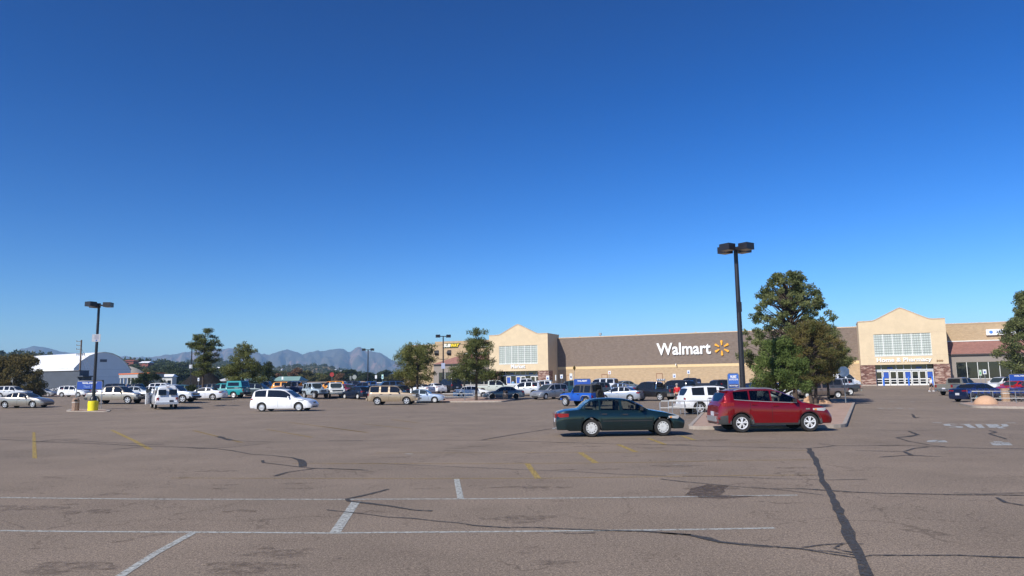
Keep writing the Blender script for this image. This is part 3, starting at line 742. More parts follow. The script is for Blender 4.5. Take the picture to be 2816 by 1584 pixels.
ribbon(mb, 'C', [(1540, 86), (1760, 92), (1820, 118), (1760, 132), (1670, 140), (1760, 165), (1900, 190), (2020, 205)], [.08, .12, .25, .2, .1, .1, .1], .011, .03); ribbon(mb, 'C', [(2330, 88), (2380, 100), (2330, 110), (2450, 150)], .15, .011, .03)
ribbon(mb, 'C', [(1120, 183), (1240, 195)], .08, .011, .02); ribbon(mb, 'C', [(1750, 92), (1960, 86)], .1, .011, .02); ribbon(mb, 'C', [(950, 404), (1120, 408)], .04, .011, .02)
ribbon(mb, 'D', [(480, 825), (520, 880), (580, 865)], .15, .011, .03); ribbon(mb, 'D', [(0, 1270), (300, 1265)], .06, .011, .03)
ribbon(mb, 'A', [(2310, 650), (2576, 680)], .03, .01, .01)
put(mb.build('tar_seam', TAR), 'black tar lines sealing the cracks of the asphalt', 'tar', kind='structure')
mb = MB()
ribbon(mb, 'C', [(800, 760), (1100, 715), (1300, 690), (1500, 655), (1650, 625), (1830, 575)], .04, .007, .02); ribbon(mb, 'A', [(1050, 88), (1240, 74), (1420, 60), (1535, 50)], [.1, .3, .2, .1], .007, .05)
ribbon(mb, 'A', [(0, 720), (100, 755), (180, 785)], .06, .007, .02)
ribbon(mb, 'A', [(240, 1055), (480, 1035), (700, 1030)], .03, .007, .02)
STAINS = (('A', (2120, 463), .7, .13), ('A', (2130, 500), .6, .1), ('A', (1560, 500), .2, .06), ('A', (1600, 475), .3, .06), ('A', (1250, 632), .18, .05), ('A', (490, 612), .2, .05), ('A', (990, 103), .6, .14),
                     ('A', (1560, 375), .5, .1), ('A', (820, 540), .35, .1), ('A', (2420, 995), .1, .03), ('A', (1890, 925), .12, .05), ('A', (250, 925), .08, .03), ('A', (1180, 490), .3, .05),
                     ('C', (340, 495), .50, .22), ('C', (440, 556), .95, .05), ('C', (900, 603), .28, .05), ('C', (720, 592), .12, .04), ('C', (930, 352), .45, .1), ('B', (1480, 920), .12, .04), ('B', (1400, 958), .09, .03), ('B', (1600, 1025), .24, .08), ('B', (1497, 667), .09, .03), ('B', (1370, 715), .5, .2),
                     ('B', (1300, 490), .9, .12), ('B', (1560, 492), .5, .1), ('B', (930, 213), .7, .2), ('B', (1050, 200), .8, .2), ('B', (1750, 365), .9, .12), ('B', (2040, 362), .4, .08), ('B', (2300, 210), .8, .2), ('B', (1850, 200), .8, .2), ('B', (500, 278), .4, .1), ('B', (300, 382), .18, .06), ('B', (720, 500), .3, .07), ('B', (2130, 270), .6, .1), ('C', (250, 158), 1.5, .2), ('C', (120, 340), .6, .15),
                     ('A', (640, 665), .8, .2), ('A', (150, 640), 1.3, .35), ('A', (1700, 660), .3, .08), ('A', (1750, 1060), .5, .2), ('A', (480, 1060), .5, .2), ('A', (2000, 960), .4, .15), ('C', (1470, 820), .06, .03), ('C', (1830, 902), .06, .02))
for k, c, rx, ry in STAINS:
    if rx > .5 and k != 'C': rx *= .6; ry *= .6
    g0 = G(*zc(k, *c)); n = 22; ph = random.random() * 6
    vs = [(g0[0], g0[1], gz(g0[0], g0[1]) + .006)]
    for i in range(n):
        a = 2 * pi * i / n; q = 1 + .22 * sin(3 * a + ph) + .15 * sin(5 * a + 2 * ph) + random.uniform(-.12, .12)
        x, y = g0[0] + rx * q * cos(a), g0[1] + ry * q * sin(a) * 1.6; vs.append((x, y, gz(x, y) + .006))
    mb.add(vs, [(0, 1 + i, 1 + (i + 1) % n) for i in range(n)])
ribbon(mb, 'A', [(690, 905), (760, 880), (880, 875), (1000, 845), (1150, 826), (1300, 822)], [.04, .16, .2, .18, .12, .05], .006, .02)
put(mb.build('oil_stain', OIL), 'brown oil stains on the asphalt', 'stain', kind='structure')
pts = [G(*zc('C', x, y)) for x, y in ((170, 548), (205, 520), (215, 500), (300, 480), (330, 468), (380, 475), (470, 478), (485, 484), (450, 508), (458, 522), (425, 545), (520, 552), (690, 552), (560, 566), (430, 572), (270, 566), (262, 552))]
put(MB().add([(p[0], p[1], gz(p[0], p[1]) + .0065) for p in pts], [tuple(range(len(pts)))]).build('oil_stain', worn('dark_oil_film', (.085, .062, .052), .44, 8, soft=.8)), 'large dark oil stain crossing the end of the white line', 'stain', kind='structure')
mb = MB()
ribbon(mb, 'A', [(0, 563), (400, 568), (900, 573), (1290, 575)], .085, .004, 0); ribbon(mb, 'B', [(300, 575), (1200, 572), (1900, 565), (2576, 557)], .085, .004)
ribbon(mb, 'A', [(1290, 575), (2318, 576), (2618, 575)], .085, .004); ribbon(mb, 'C', [(216, 557), (500, 552), (970, 546)], .085, .004)
ribbon(mb, 'A', [(0, 798), (600, 805), (1300, 808), (2318, 815)], .085, .004); ribbon(mb, 'B', [(0, 815), (500, 810), (1200, 805), (2360, 793)], .085, .004); ribbon(mb, 'C', [(0, 793), (400, 787), (810, 779)], .085, .004)
ribbon(mb, 'A', [(1378, 808), (1100, 960), (855, 1118), (700, 1220)], .11, .005, 0, sub=4)
ribbon(mb, 'B', [(205, 590), (130, 700), (55, 812)], .16, .005, sub=4, horiz=True); ribbon(mb, 'B', [(916, 432), (945, 572)], .12, .005, horiz=True)
put(mb.build('white_parking_line', WHT), 'white painted bay lines in the near part of the lot', 'road marking', kind='structure')
mb = MB()
ribbon(mb, 'B', [(1415, 322), (1495, 428)], .14, .005, horiz=True); ribbon(mb, 'B', [(1790, 243), (1903, 318)], .16, .005, horiz=True); ribbon(mb, 'B', [(2062, 187), (2187, 240)], .16, .005, horiz=True); ribbon(mb, 'B', [(2275, 143), (2395, 188)], .16, .005, horiz=True)
ribbon(mb, 'B', [(2510, 125), (2600, 155)], .16, .005, horiz=True); ribbon(mb, 'A', [(240, 100), (243, 200), (246, 285)], .14, .005, horiz=True); ribbon(mb, 'A', [(790, 85), (940, 155), (1063, 222)], .2, .005, horiz=True)
put(mb.build('yellow_bay_line', YEL), 'short yellow painted bay marks', 'road marking', kind='structure')
mb = MB()
ribbon(mb, 'A', [(1210, 425), (2000, 427), (2318, 428)], .07, .004); ribbon(mb, 'B', [(0, 428), (700, 430), (1500, 427), (2360, 415)], .08, .004); ribbon(mb, 'C', [(0, 414), (600, 407), (1100, 403)], .08, .004)
ribbon(mb, 'A', [(2070, 323), (2318, 323)], .07, .004); ribbon(mb, 'B', [(0, 323), (1100, 323), (1910, 318), (2360, 312)], .1, .004); ribbon(mb, 'C', [(0, 311), (600, 300), (1090, 295)], .09, .004)
ribbon(mb, 'B', [(350, 247), (1320, 245), (1900, 243), (2360, 240)], .1, .004); ribbon(mb, 'C', [(0, 237), (500, 233), (1040, 229)], .08, .004); ribbon(mb, 'B', [(1100, 150), (1500, 148)], .12, .004); ribbon(mb, 'C', [(500, 172), (1000, 170)], .1, .004)
ribbon(mb, 'A', [(1370, 88), (1560, 135), (1710, 172)], .2, .004, horiz=True); ribbon(mb, 'A', [(1890, 80), (2215, 137)], .18, .004, horiz=True); ribbon(mb, 'A', [(2050, 30), (2300, 62), (2600, 103)], .2, .004, horiz=True)
ribbon(mb, 'B', [(-30, 60), (280, 102)], .18, .004, horiz=True); ribbon(mb, 'B', [(250, 40), (600, 78)], .18, .004, horiz=True); ribbon(mb, 'B', [(450, 10), (650, 35)], .18, .004, horiz=True)
put(mb.build('faded_yellow_line', YELF), 'long faded yellow lines across the asphalt', 'road marking', kind='structure')
mb = MB()
for w_, pts in ((.5, [(1100, 968), (1030, 962), (965, 967), (985, 987), (1060, 993), (1150, 1000), (1160, 1016), (1010, 1012)]), (.45, [(1165, 966), (1312, 966)]), (.45, [(1248, 968), (1345, 1020)]),
                (.45, [(1412, 968), (1560, 966), (1628, 1016), (1470, 1020), (1412, 968)]), (.45, [(1642, 968), (1780, 966), (1812, 990), (1770, 1000), (1690, 1003)]), (.45, [(1642, 968), (1700, 1003), (1762, 1026)]),
                (.5, [(770, 943), (830, 944), (900, 946)]), (.5, [(1820, 946), (1955, 948)]),
                (.4, [(705, 1220), (960, 1222)]), (.6, [(760, 1200), (880, 1195)]), (.5, [(760, 1200), (745, 1220)]), (.5, [(885, 1195), (925, 1222)]),
                (.4, [(1590, 1226), (1880, 1240)]), (.6, [(1640, 1215), (1760, 1217)]), (.5, [(1660, 1240), (1700, 1268)]), (.5, [(1790, 1225), (1840, 1266)]),
                (.7, [(0, 742), (70, 738)]), (.7, [(130, 745), (200, 745)]), (.7, [(250, 735), (340, 742)]), (.6, [(440, 745), (490, 748)]), (.8, [(165, 640), (230, 640)]), (.8, [(450, 643), (510, 643)])):
    ribbon(mb, 'D', pts, w_ * .50, .005)
ribbon(mb, 'B', [(555, 253), (608, 254)], .12, .005); ribbon(mb, 'C', [(60, 391), (190, 390)], .05, .005); ribbon(mb, 'C', [(90, 331), (125, 331)], .06, .005)
ribbon(mb, 'P', [(1915, 1147), (1990, 1152)], .12, .005); ribbon(mb, 'P', [(1885, 1153), (1985, 1155)], .12, .005); ribbon(mb, 'P', [(1890, 1168), (1960, 1164)], .12, .005)
put(mb.build('stop_marking', WHTF), 'faded white STOP lettering and arrows painted on the drive lane', 'road marking', kind='structure')

# ------------------------------------------------------------------ kerbed islands
KERB = mat('kerb_concrete', (.36, .31, .26), .85, var=.12, scale=3, bump=.2); PINK = mat('pink_gravel', (.36, .245, .18), .95, col2=(.45, .31, .235), scale=1.5, bump=.6, bscale=25)
def island(pts, label, h=.14, kw=.16, k='P', top=PINK):
    P = [G(*zc(k, *p)) for p in pts]; c = np.mean([p[:2] for p in P], axis=0)
    zb = min(gz(p[0], p[1]) for p in P)
    # round the corners
    Q = []
    n = len(P)
    for i in range(n):
        a, b, d = P[i - 1][:2], P[i][:2], P[(i + 1) % n][:2]
        r = min(.9, np.linalg.norm(a - b) * .35, np.linalg.norm(d - b) * .35)
        p0 = b + (a - b) / np.linalg.norm(a - b) * r; p1 = b + (d - b) / np.linalg.norm(d - b) * r
        for t_ in (0, .25, .5, .75, 1): Q.append((1 - t_) ** 2 * p0 + 2 * t_ * (1 - t_) * b + t_ * t_ * p1)
    inner = []
    m_ = len(Q)
    for i in range(m_):
        a = Q[(i + 1) % m_] - Q[i - 1]; a = a / np.linalg.norm(a); nn = np.array([-a[1], a[0]])
        if np.dot(nn, c - Q[i]) < 0: nn = -nn
        inner.append(Q[i] + nn * kw)
    zt = lambda p: gz(p[0], p[1]) + h
    mb = MB()
    vs = [(*q, gz(*q) - .05) for q in Q] + [(*q, zt(q)) for q in Q] + [(*q, zt(q)) for q in inner] + [(*q, gz(*q) - .05) for q in inner]
    fs = []
    for i in range(m_):
        j = (i + 1) % m_
        fs += [(i, j, m_ + j, m_ + i), (m_ + i, m_ + j, 2 * m_ + j, 2 * m_ + i), (2 * m_ + i, 2 * m_ + j, 3 * m_ + j, 3 * m_ + i)]
    mb.add(vs, fs); r = mb.build('kerb', KERB)
    put(r, label, 'kerb', kind='structure')
    mb = MB(); vs = [(*c, zt(c) - .015)] + [(*q, zt(q) - .02) for q in inner]
    mb.add(vs, [(0, 1 + i, 1 + (i + 1) % m_) for i in range(m_)]); put(mb.build('gravel_bed', top), label.replace('kerb', 'gravel'), 'ground', kind='structure')
island([(1890, 1182), (2327, 1177), (2352, 1110), (2190, 1103), (1960, 1108)], 'concrete kerb of the island behind the red car')
island([(1140, 1107), (1383, 1106), (1418, 1100), (1400, 1095), (1150, 1097)], 'concrete kerb of the island with two pines')
island([(2636, 1113), (2675, 1122), (2900, 1126), (2900, 1113), (2700, 1107)], 'concrete kerb of the island with the dome stone')
island([(600, 1094), (785, 1094), (790, 1088), (600, 1088)], 'concrete kerb of the island with the slender pine')
island([(180, 1132), (300, 1133), (305, 1127), (190, 1126)], 'low kerb round the yellow pole base', h=.05, kw=.3)

# ------------------------------------------------------------------ the store
TH = radians(23.0)
E_ = np.array([cos(TH), -sin(TH), 0]); N_ = np.array([-sin(TH), -cos(TH), 0])
O_ = AT(2480, 1059, 116.6) - N_ * 5.5; O_[2] = .66
def fac(x, y, z=0): return O_ + E_ * x - N_ * y + np.array([0, 0, z])
store = thing('store_building', 'long tan and brown block superstore with two gabled entrances', 'building', tuple(O_), -TH)

def block_mat(name, a, b, bw=.40, bh=.2, bump=.6):
    M = bpy.data.materials.new(name); M.use_nodes = True; nt = M.node_tree; L_ = nt.links.new; bs = nt.nodes['Principled BSDF']
    tc = nt.nodes.new('ShaderNodeTexCoord'); sp = nt.nodes.new('ShaderNodeSeparateXYZ'); cb = nt.nodes.new('ShaderNodeCombineXYZ')
    L_(tc.outputs['Object'], sp.inputs[0]); L_(sp.outputs[0], cb.inputs[0]); L_(sp.outputs[2], cb.inputs[1])
    br = nt.nodes.new('ShaderNodeTexBrick'); br.inputs['Scale'].default_value = 1; br.inputs['Brick Width'].default_value = bw; br.inputs['Row Height'].default_value = bh
    br.inputs['Mortar Size'].default_value = .012; br.inputs['Color1'].default_value = (*a, 1); br.inputs['Color2'].default_value = (*b, 1); br.inputs['Mortar'].default_value = (*[x * .85 for x in a], 1)
    br.inputs['Bias'].default_value = 0
    L_(cb.outputs[0], br.inputs['Vector'])
    nz = nt.nodes.new('ShaderNodeTexNoise'); nz.inputs['Scale'].default_value = 1.6; nz.inputs['Detail'].default_value = 8; nz.inputs['Roughness'].default_value = .7
    mp = nt.nodes.new('ShaderNodeMapping'); mp.inputs['Scale'].default_value = (1, 1, 3); L_(tc.outputs['Object'], mp.inputs[0]); L_(mp.outputs[0], nz.inputs['Vector'])
    rp = nt.nodes.new('ShaderNodeValToRGB'); rp.color_ramp.elements[0].position = .35; rp.color_ramp.elements[0].color = (.78, .77, .76, 1); rp.color_ramp.elements[1].position = .65; rp.color_ramp.elements[1].color = (1.1, 1.1, 1.1, 1)
    L_(nz.outputs['Fac'], rp.inputs['Fac'])
    mx = nt.nodes.new('ShaderNodeMix'); mx.data_type = 'RGBA'; mx.blend_type = 'MULTIPLY'; mx.inputs[0].default_value = .9; L_(br.outputs[0], mx.inputs[6]); L_(rp.outputs[0], mx.inputs[7])
    L_(mx.outputs[2], bs.inputs['Base Color']); bs.inputs['Roughness'].default_value = .92
    n2 = nt.nodes.new('ShaderNodeTexNoise'); n2.inputs['Scale'].default_value = 6; n2.inputs['Detail'].default_value = 4; L_(mp.outputs[0], n2.inputs['Vector'])
    bp = nt.nodes.new('ShaderNodeBump'); bp.inputs['Strength'].default_value = bump; bp.inputs['Distance'].default_value = .12; L_(n2.outputs['Fac'], bp.inputs['Height']); L_(bp.outputs[0], bs.inputs['Normal'])
    return M
TANB = block_mat('tan_split_block', (.47, .345, .21), (.50, .37, .23)); GREYB = block_mat('brown_split_block', (.195, .150, .120), (.225, .175, .142))
STUC = mat('cream_stucco', (.62, .495, .325), .9, var=.05, scale=.8, bump=.1, bscale=30); BAND = mat('cream_band', (.68, .50, .27), .85, var=.04, scale=1)
COPE = mat('coping', (.55, .40, .27), .6, var=.06); DKST = mat('fascia_grey', (.25, .215, .185), .85, var=.05, scale=1)
TRIMW = mat('white_trim', (.72, .72, .68), .5, var=.03); ALUM = mat('aluminium_frame', (.62, .64, .66), .4, .3, var=.05)
BLUE = mat('sign_blue', (.02, .075, .36), .5, var=.06); BLUB = mat('bollard_blue', (.03, .16, .62), .45, var=.06)
ROOFT = block_mat('maroon_roof_tile', (.26, .125, .10), (.31, .155, .125), .3, .12, .3)
WHITE = mat('sign_white', (.82, .82, .80), .5, var=.02); YELS = mat('starburst_yellow', (.86, .38, .02), .5, var=.03)
def stone():
    M = bpy.data.materials.new('ledge_stone'); M.use_nodes = True; nt = M.node_tree; L_ = nt.links.new; bs = nt.nodes['Principled BSDF']
    tc = nt.nodes.new('ShaderNodeTexCoord'); mp = nt.nodes.new('ShaderNodeMapping'); mp.inputs['Scale'].default_value = (2.2, 2.2, 7); L_(tc.outputs['Object'], mp.inputs[0])
    vo = nt.nodes.new('ShaderNodeTexVoronoi'); vo.inputs['Scale'].default_value = 1; L_(mp.outputs[0], vo.inputs['Vector'])
    sp = nt.nodes.new('ShaderNodeSeparateColor'); L_(vo.outputs['Color'], sp.inputs[0])
    rp = nt.nodes.new('ShaderNodeValToRGB'); r = rp.color_ramp; r.elements[0].color = (.10, .045, .035, 1); r.elements[1].color = (.42, .30, .24, 1); r.elements[1].position = .9
    e = r.elements.new(.5); e.color = (.20, .10, .075, 1); L_(sp.outputs[0], rp.inputs['Fac'])
    L_(rp.outputs[0], bs.inputs['Base Color']); bs.inputs['Roughness'].default_value = .9
    bp = nt.nodes.new('ShaderNodeBump'); bp.inputs['Strength'].default_value = .8; bp.inputs['Distance'].default_value = .1; L_(vo.outputs['Distance'], bp.inputs['Height']); L_(bp.outputs[0], bs.inputs['Normal'])
    return M
STONE = stone()
ZT = 9.85
mb = MB(); mb.bx(-60.3, -5.5, 0, .45, 4.22, ZT); mb.build('upper_wall', GREYB, store)
mb = MB(); mb.bx(-60.3, -5.5, -.04, .45, 3.72, 4.22); mb.build('wall_band', BAND, store)
mb = MB(); mb.bx(-60.3, -5.5, 0, .45, -.5, 3.72); mb.build('lower_wall', TANB, store)
mb = MB(); mb.bx(-60.3, -5.5, -.06, .5, ZT, ZT + .16)
for k in range(5): mb.box((-55 + k * 11.2, .1, ZT + .24), (.22, .2, .14))
mb.build('coping', COPE, store)
mb = MB(); mb.bx(-94.3, 62, .5, 55, -.5, 9.2); mb.build('rear_block', TANB, store)
mb = MB(); mb.tube([(-54.3, 12, 9.3), (-54.3, 12, 11.0)], .06, 6); mb.box((-54.3, 12, 11.2), (.5, .5, .5)); mb.build('roof_vent', GREYPOST, store)
# painted doors, a camera
for x in (-57.3, -50.2, -39.6):
    d = MB(); d.bx(x - .5, x + .5, -.04, .0, -.4, 2.55); dd = d.build('door', BAND if 0 else mat('tan_door', (.44, .31, .19), .6, var=.04), store)
    f_ = MB(); f_.bx(x - .58, x - .5, -.06, .0, -.4, 2.62); f_.bx(x + .5, x + .58, -.06, 0, -.4, 2.62); f_.bx(x - .58, x + .58, -.07, 0, 2.55, 2.66); f_.build('door_frame', mat('rust_frame', (.22, .10, .05), .7, var=.1), dd)
mb = MB(); mb.box((-36.4, -.3, 4.25), (.18, .5, .2)); mb.box((-36.4, -.45, 4.08), (.1, .1, .2)); mb.build('security_camera', WHITE, store)

def gable_module(x0, dh=0., market=False):
    xa, xb = x0 - 6.2, x0 + 6.2; yf = -5.5
    s = dh
    # front wall with window and entry openings
    top = [(xa, 10.35 + s)]
    P1 = [(x0 - 4.45, 10.38 + s), (x0 - 4.0, 10.42 + s), (x0 - 3.6, 10.58 + s), (x0 - .35, 12.22 + s), (x0, 12.33 + s), (x0 + .35, 12.22 + s), (x0 + 3.6, 10.58 + s), (x0 + 4.0, 10.42 + s), (x0 + 4.45, 10.36 + s)]
    top += P1 + [(xb, 10.35 + s)]
    wx0, wx1, wz0, wz1 = x0 - 4.08, x0 + 4.05, 4.78 + s * .8, 8.25 + s * .9
    ex0, ex1, ez = x0 - 4.15, x0 + 4.1, 3.35 + s * .8
    yw = yf + .35
    mb = MB()
    mb.prism_y([(xa, wz1), (xb, wz1)] + top[::-1], yf, yw)
    mb.bx(xa, wx0, yf, yw, ez, wz1); mb.bx(wx1, xb, yf, yw, ez, wz1); mb.bx(wx0, wx1, yf, yw, ez, wz0)
    mb.bx(xa, xa + .35, yw, 1.0, ez, 10.35 + s); mb.bx(xb - .35, xb, yw, 1.0, -.5, 10.35 + s)
    mb.bx(xa, xa + .35, yw, 0, -.5, ez)
    mb.bx(xa + .35, xb - .35, yw + .1, 1.0, 9.6, 9.75)
    mb.bx(ex0, ex1, yw, yw + 1.5, ez, ez + .1)
    mb.build('gable_front', STUC, store)
    for zr in (wz1 + .12, wz0 - .02):
        for a, b in ((xa, wx0 - .002), (wx1 + .002, xb)): MB().bx(a, b, yf - .004, yf, zr, zr + .03).build('control_joint', COPE, store)
    # coping follows the outline
    mb = MB(); up = [(x, z + .13) for x, z in top]
    for i in range(len(top) - 1):
        (x1, z1), (x2, z2) = top[i], top[i + 1]
        mb.prism_y([(x1, z1), (x2, z2), (x2, z2 + .13), (x1, z1 + .13)], yf - .07, yw + .05)
    mb.bx(xa - .05, xa + .4, yw + .05, 1.05, 10.35 + s, 10.46 + s); mb.bx(xb - .4, xb + .05, yw + .05, 1.05, 10.35 + s, 10.46 + s)
    mb.build('coping', COPE, store)
    # stone piers
    for a, b in ((xa - .1, ex0), (ex1, xb + .1)):
        mb = MB(); mb.bx(a, b, yf - .12, yf + .9, 0.02, ez - .03); pr = mb.build('stone_pier', STONE, store)
        q = MB(); q.bx(a - .04, b + .04, yf - .2, yf + .95, -.4, .22); q.build('pier_base', KERB, pr)
    if market: mb = MB(); mb.bx(xb - .3, xb + .1, yf + .9, yf + 2.2, 0, ez - .03); mb.build('stone_pier', STONE, store)
    # glass-block window
    f_ = MB(); gb = MB()
    gb.bx(wx0, wx1, yf + .12, yf + .2, wz0, wz1)
    w = gb.build('block_window', mat('glass_block', (.50, .54, .49), .25, var=.06, scale=1.2), store)
    for k in range(7):
        x = wx0 + (wx1 - wx0) * k / 6; f_.bx(x - .05, x + .05, yf + .04, yf + .12, wz0, wz1)
    f_.bx(wx0, wx1, yf - .05, yf + .12, wz0 - .1, wz0 + .03)
    f_.build('window_frame', TRIMW, w)
    j = MB()
    for r_ in range(1, 9): z = wz0 + (wz1 - wz0) * r_ / 9; j.bx(wx0, wx1, yf + .085, yf + .119, z - .035, z + .035)
    for k in range(6):
        for q in (1, 2, 3): x = wx0 + (wx1 - wx0) * (k + q / 4) / 6; j.bx(x - .018, x + .018, yf + .095, yf + .118, wz0, wz1)
    j.build('joint_grid', mat('joint_grey', (.20, .22, .20), .6, var=.1), w)
    # entrance screen
    yd = yf + (.75 if not market else 1.3)
    g = MB(); g.bx(ex0, ex1, yd + .05, yd + .12, 0, ez); ent = g.build('entrance_glazing', GL_SHOP, store)
    fr = MB(); hd = ez - .95
    fr.bx(ex0, ex1, yd - .06, yd + .04, hd, hd + .2)
    for x in np.linspace(ex0 + .9, ex1 - .9, 7)[[0, 2, 3, 4, 6]]: fr.bx(x - .03, x + .03, yd - .02, yd + .045, hd + .2, ez)
    fr.build('door_header', ALUM, ent)
    nL = 8; dw = (ex1 - ex0) / nL
    skip = (2, 5) if market else ()
    for k in range(nL):
        if k in skip: continue
        a, b = ex0 + k * dw + .03, ex0 + (k + 1) * dw - .03
        if market and k < 1: continue
        d = MB(); y0, y1 = yd - .08, yd + .03
        d.bx(a, a + .1, y0, y1, 0.02, hd - .06); d.bx(b - .1, b, y0, y1, .02, hd - .06); d.bx(a, b, y0 + .003, y1 - .003, hd - .2, hd - .06); d.bx(a, b, y0 + .003, y1 - .003, .02, .28)
        d.bx(a, b, y0 + .01, y1 - .01, .98, 1.12); d.bx(a, b, y0 + .01, y1 - .01, .62, .7)
        dr = d.build('entrance_door', TRIMW, ent)
        if k in ((1, 4, 7) if not market else (1, 3)):
            p = MB(); p.bx(a + .13, b - .13, y0 + .04, y0 + .06, 1.2, hd - .26); p.build('poster', BLUE, dr)
    for x in (x0 - 2.0, x0 + 2.1):
        p = MB(); p.bx(x - .4, x + .4, yd + .0, yd + .03, hd + .3, hd + .58); p.build('blue_sign', mat('dim_blue', (.02, .06, .22), .5, var=.1), ent)
gable_module(.55); gable_module(-65.9, .2, True)

def text_mesh(txt, size, depth, bold=.0, shear=0):
    cu = bpy.data.curves.new('lettering', 'FONT'); cu.body = txt; cu.size = size; cu.extrude = depth / 2; cu.offset = bold; cu.align_x = 'CENTER'; cu.shear = shear
    cu.resolution_u = 3
    o = bpy.data.objects.new('lettering_tmp', cu); SC.collection.objects.link(o)
    dg = bpy.context.evaluated_depsgraph_get(); dg.update()
    me = bpy.data.meshes.new_from_object(o.evaluated_get(dg)); bpy.data.objects.remove(o); bpy.data.curves.remove(cu)
    return me
def letters(txt, x0, x1, z0, z1, y, m_, parent, bold=.02, depth=.12, shear=0, name='sign_lettering', rot=None):
    """lettering fitted into the box x0..x1, z0..z1 on a plane y (facing -y)"""
    me = text_mesh(txt, 1, .1, bold, shear)
    vs = np.array([v.co[:] for v in me.vertices]); lo, hi = vs.min(0), vs.max(0)
    out = np.zeros_like(vs)
    out[:, 0] = x0 + (vs[:, 0] - lo[0]) / (hi[0] - lo[0]) * (x1 - x0)
    out[:, 2] = z0 + (vs[:, 1] - lo[1]) / (hi[1] - lo[1]) * (z1 - z0)
    out[:, 1] = y - (vs[:, 2] - lo[2]) / (hi[2] - lo[2] + 1e-9) * depth
    me.vertices.foreach_set('co', out.ravel()); me.materials.clear(); me.materials.append(m_); me.update()
    o = link(name, me, parent); return o
letters('Walmart', -39.9, -30.0, 6.0, 8.25, -.06, WHITE, store, .022, .16)
sp_ = MB(); cxs, czs, r0_, r1_ = -28.05, 7.05, .52, 1.38
for k in range(6):
    a = pi / 2 + k * pi / 3; d = (cos(a), sin(a)); nrm = (-d[1], d[0]); poly = []
    for rr_, hw in ((r0_, .09), (r1_ - .12, .2)): poly.append((rr_, hw))
    pts = [(r0_, -.09), (r1_ - .14, -.2), (r1_ - .03, -.14), (r1_, 0), (r1_ - .03, .14), (r1_ - .14, .2), (r0_, .09), (r0_ - .04, 0)]
    sp_.prism_y([(cxs + d[0] * p + nrm[0] * q, czs + d[1] * p + nrm[1] * q) for p, q in pts], -.22, -.05)
sp_.build('starburst_emblem', YELS, store, fix=True)
letters('Home & Pharmacy', -3.3, 4.45, 3.58, 4.42, -5.53, WHITE, store, .02, .1)
letters('Market', -67.4, -64.4, 4.02, 4.78, -5.53, WHITE, store, .02, .1)
letters('300', 5.1, 6.0, 3.68, 3.98, -5.52, mat('brown_number', (.25, .13, .05), .6, var=.05), store, .03, .05)

def wing(x0, x1, ztop, roof0, roof1, z_eave, hipped, mull, lab):
    mb = MB(); mb.bx(x0, x1, 0, .45, -.5, ztop); mb.build('wing_wall', TANB, store)
    mb = MB(); mb.bx(x0 - .05, x1, -.06, .5, ztop, ztop + .16); mb.build('coping', COPE, store)
    zr = z_eave + 2.05; ye = -3.4
    mb = MB()
    if hipped: vs = [(roof0, ye, z_eave), (roof1, ye, z_eave), (roof1, 0, zr), (roof0 + 5.5, 0, zr), (roof0, 0, z_eave)]; fs = [(0, 1, 2, 3), (0, 3, 4)]
    else: vs = [(roof0, ye, z_eave), (roof1, ye, z_eave), (roof1, 0, zr), (roof0, 0, zr)]; fs = [(0, 1, 2, 3)]
    vs2 = [(a, b, c - .12) for a, b, c in vs]; n = len(vs)
    mb.add(vs + vs2, fs + [tuple(i + n for i in f[::-1]) for f in fs] + [(i, (i + 1) % n, (i + 1) % n + n, i + n) for i in range(n)])
    mb.build('canopy_roof', ROOFT, store, fix=True)
    mb = MB(); mb.bx(roof0 + (5.5 if hipped else 0), roof1, -.1, 0, zr + .02, zr + .16); mb.build('flashing', TRIMW, store)
    mb = MB(); mb.bx(roof0 - .1, roof1, ye - .08, ye + .02, z_eave - .2, z_eave - .01); mb.build('gutter', mat('dark_gutter', (.05, .04, .038), .5, var=.05), store)
    mb = MB(); mb.bx(roof0, roof1, ye + .25, ye + .5, 3.55, z_eave - .14); mb.bx(roof0, roof1, ye + .2, ye + .5, -.4, .95); mb.bx(roof0, roof0 + 1.2, ye + .22, ye + .5, .95, 3.55)
    mb.bx(roof0, roof0 + .3, ye + .5, 0, -.4, z_eave - .14)
    mb.build('shopfront_wall', DKST, store)
    g = MB(); g.bx(roof0 + 1.2, roof1, ye + .36, ye + .42, .95, 3.55); gl = g.build('shop_window', GL_SHOP, store)
    f_ = MB(); x = roof0 + 1.2
    while x < roof1: f_.bx(x - .035, x + .035, ye + .28, ye + .37, .95, 3.55); x += mull
    f_.bx(roof0 + 1.2, roof1, ye + .26, ye + .37, .92, 1.0); f_.build('window_frame', TRIMW, gl)
wing(-94.4, -72.1, 9.45, -86.0, -72.1, 5.3, True, 1.48, 'left'); wing(6.75, 62, 9.75, 6.8, 62, 4.85, False, 1.46, 'right')
mb = MB(); mb.bx(-87.4, -72.1, -.09, .52, 9.44, 10.15); mb.build('raised_parapet', TANB, store)
sg_ = MB(); sg_.bx(13.0, 18.6, -.35, -.03, 7.8, 8.72); bs_ = sg_.build('bank_sign', WHITE, store)
letters('DESERT SCHOOLS', 14.3, 18.4, 8.12, 8.5, -.352, mat('bank_blue', (.10, .18, .45), .5, var=.05), bs_, .01, .02)
q = MB(); q.lathe([(.26, 0), (.26, .02)], 20, (13.65, -.375, 8.28), 'y'); q.build('sign_emblem', mat('emblem_blue', (.08, .22, .6), .5, var=.2, scale=4), bs_)
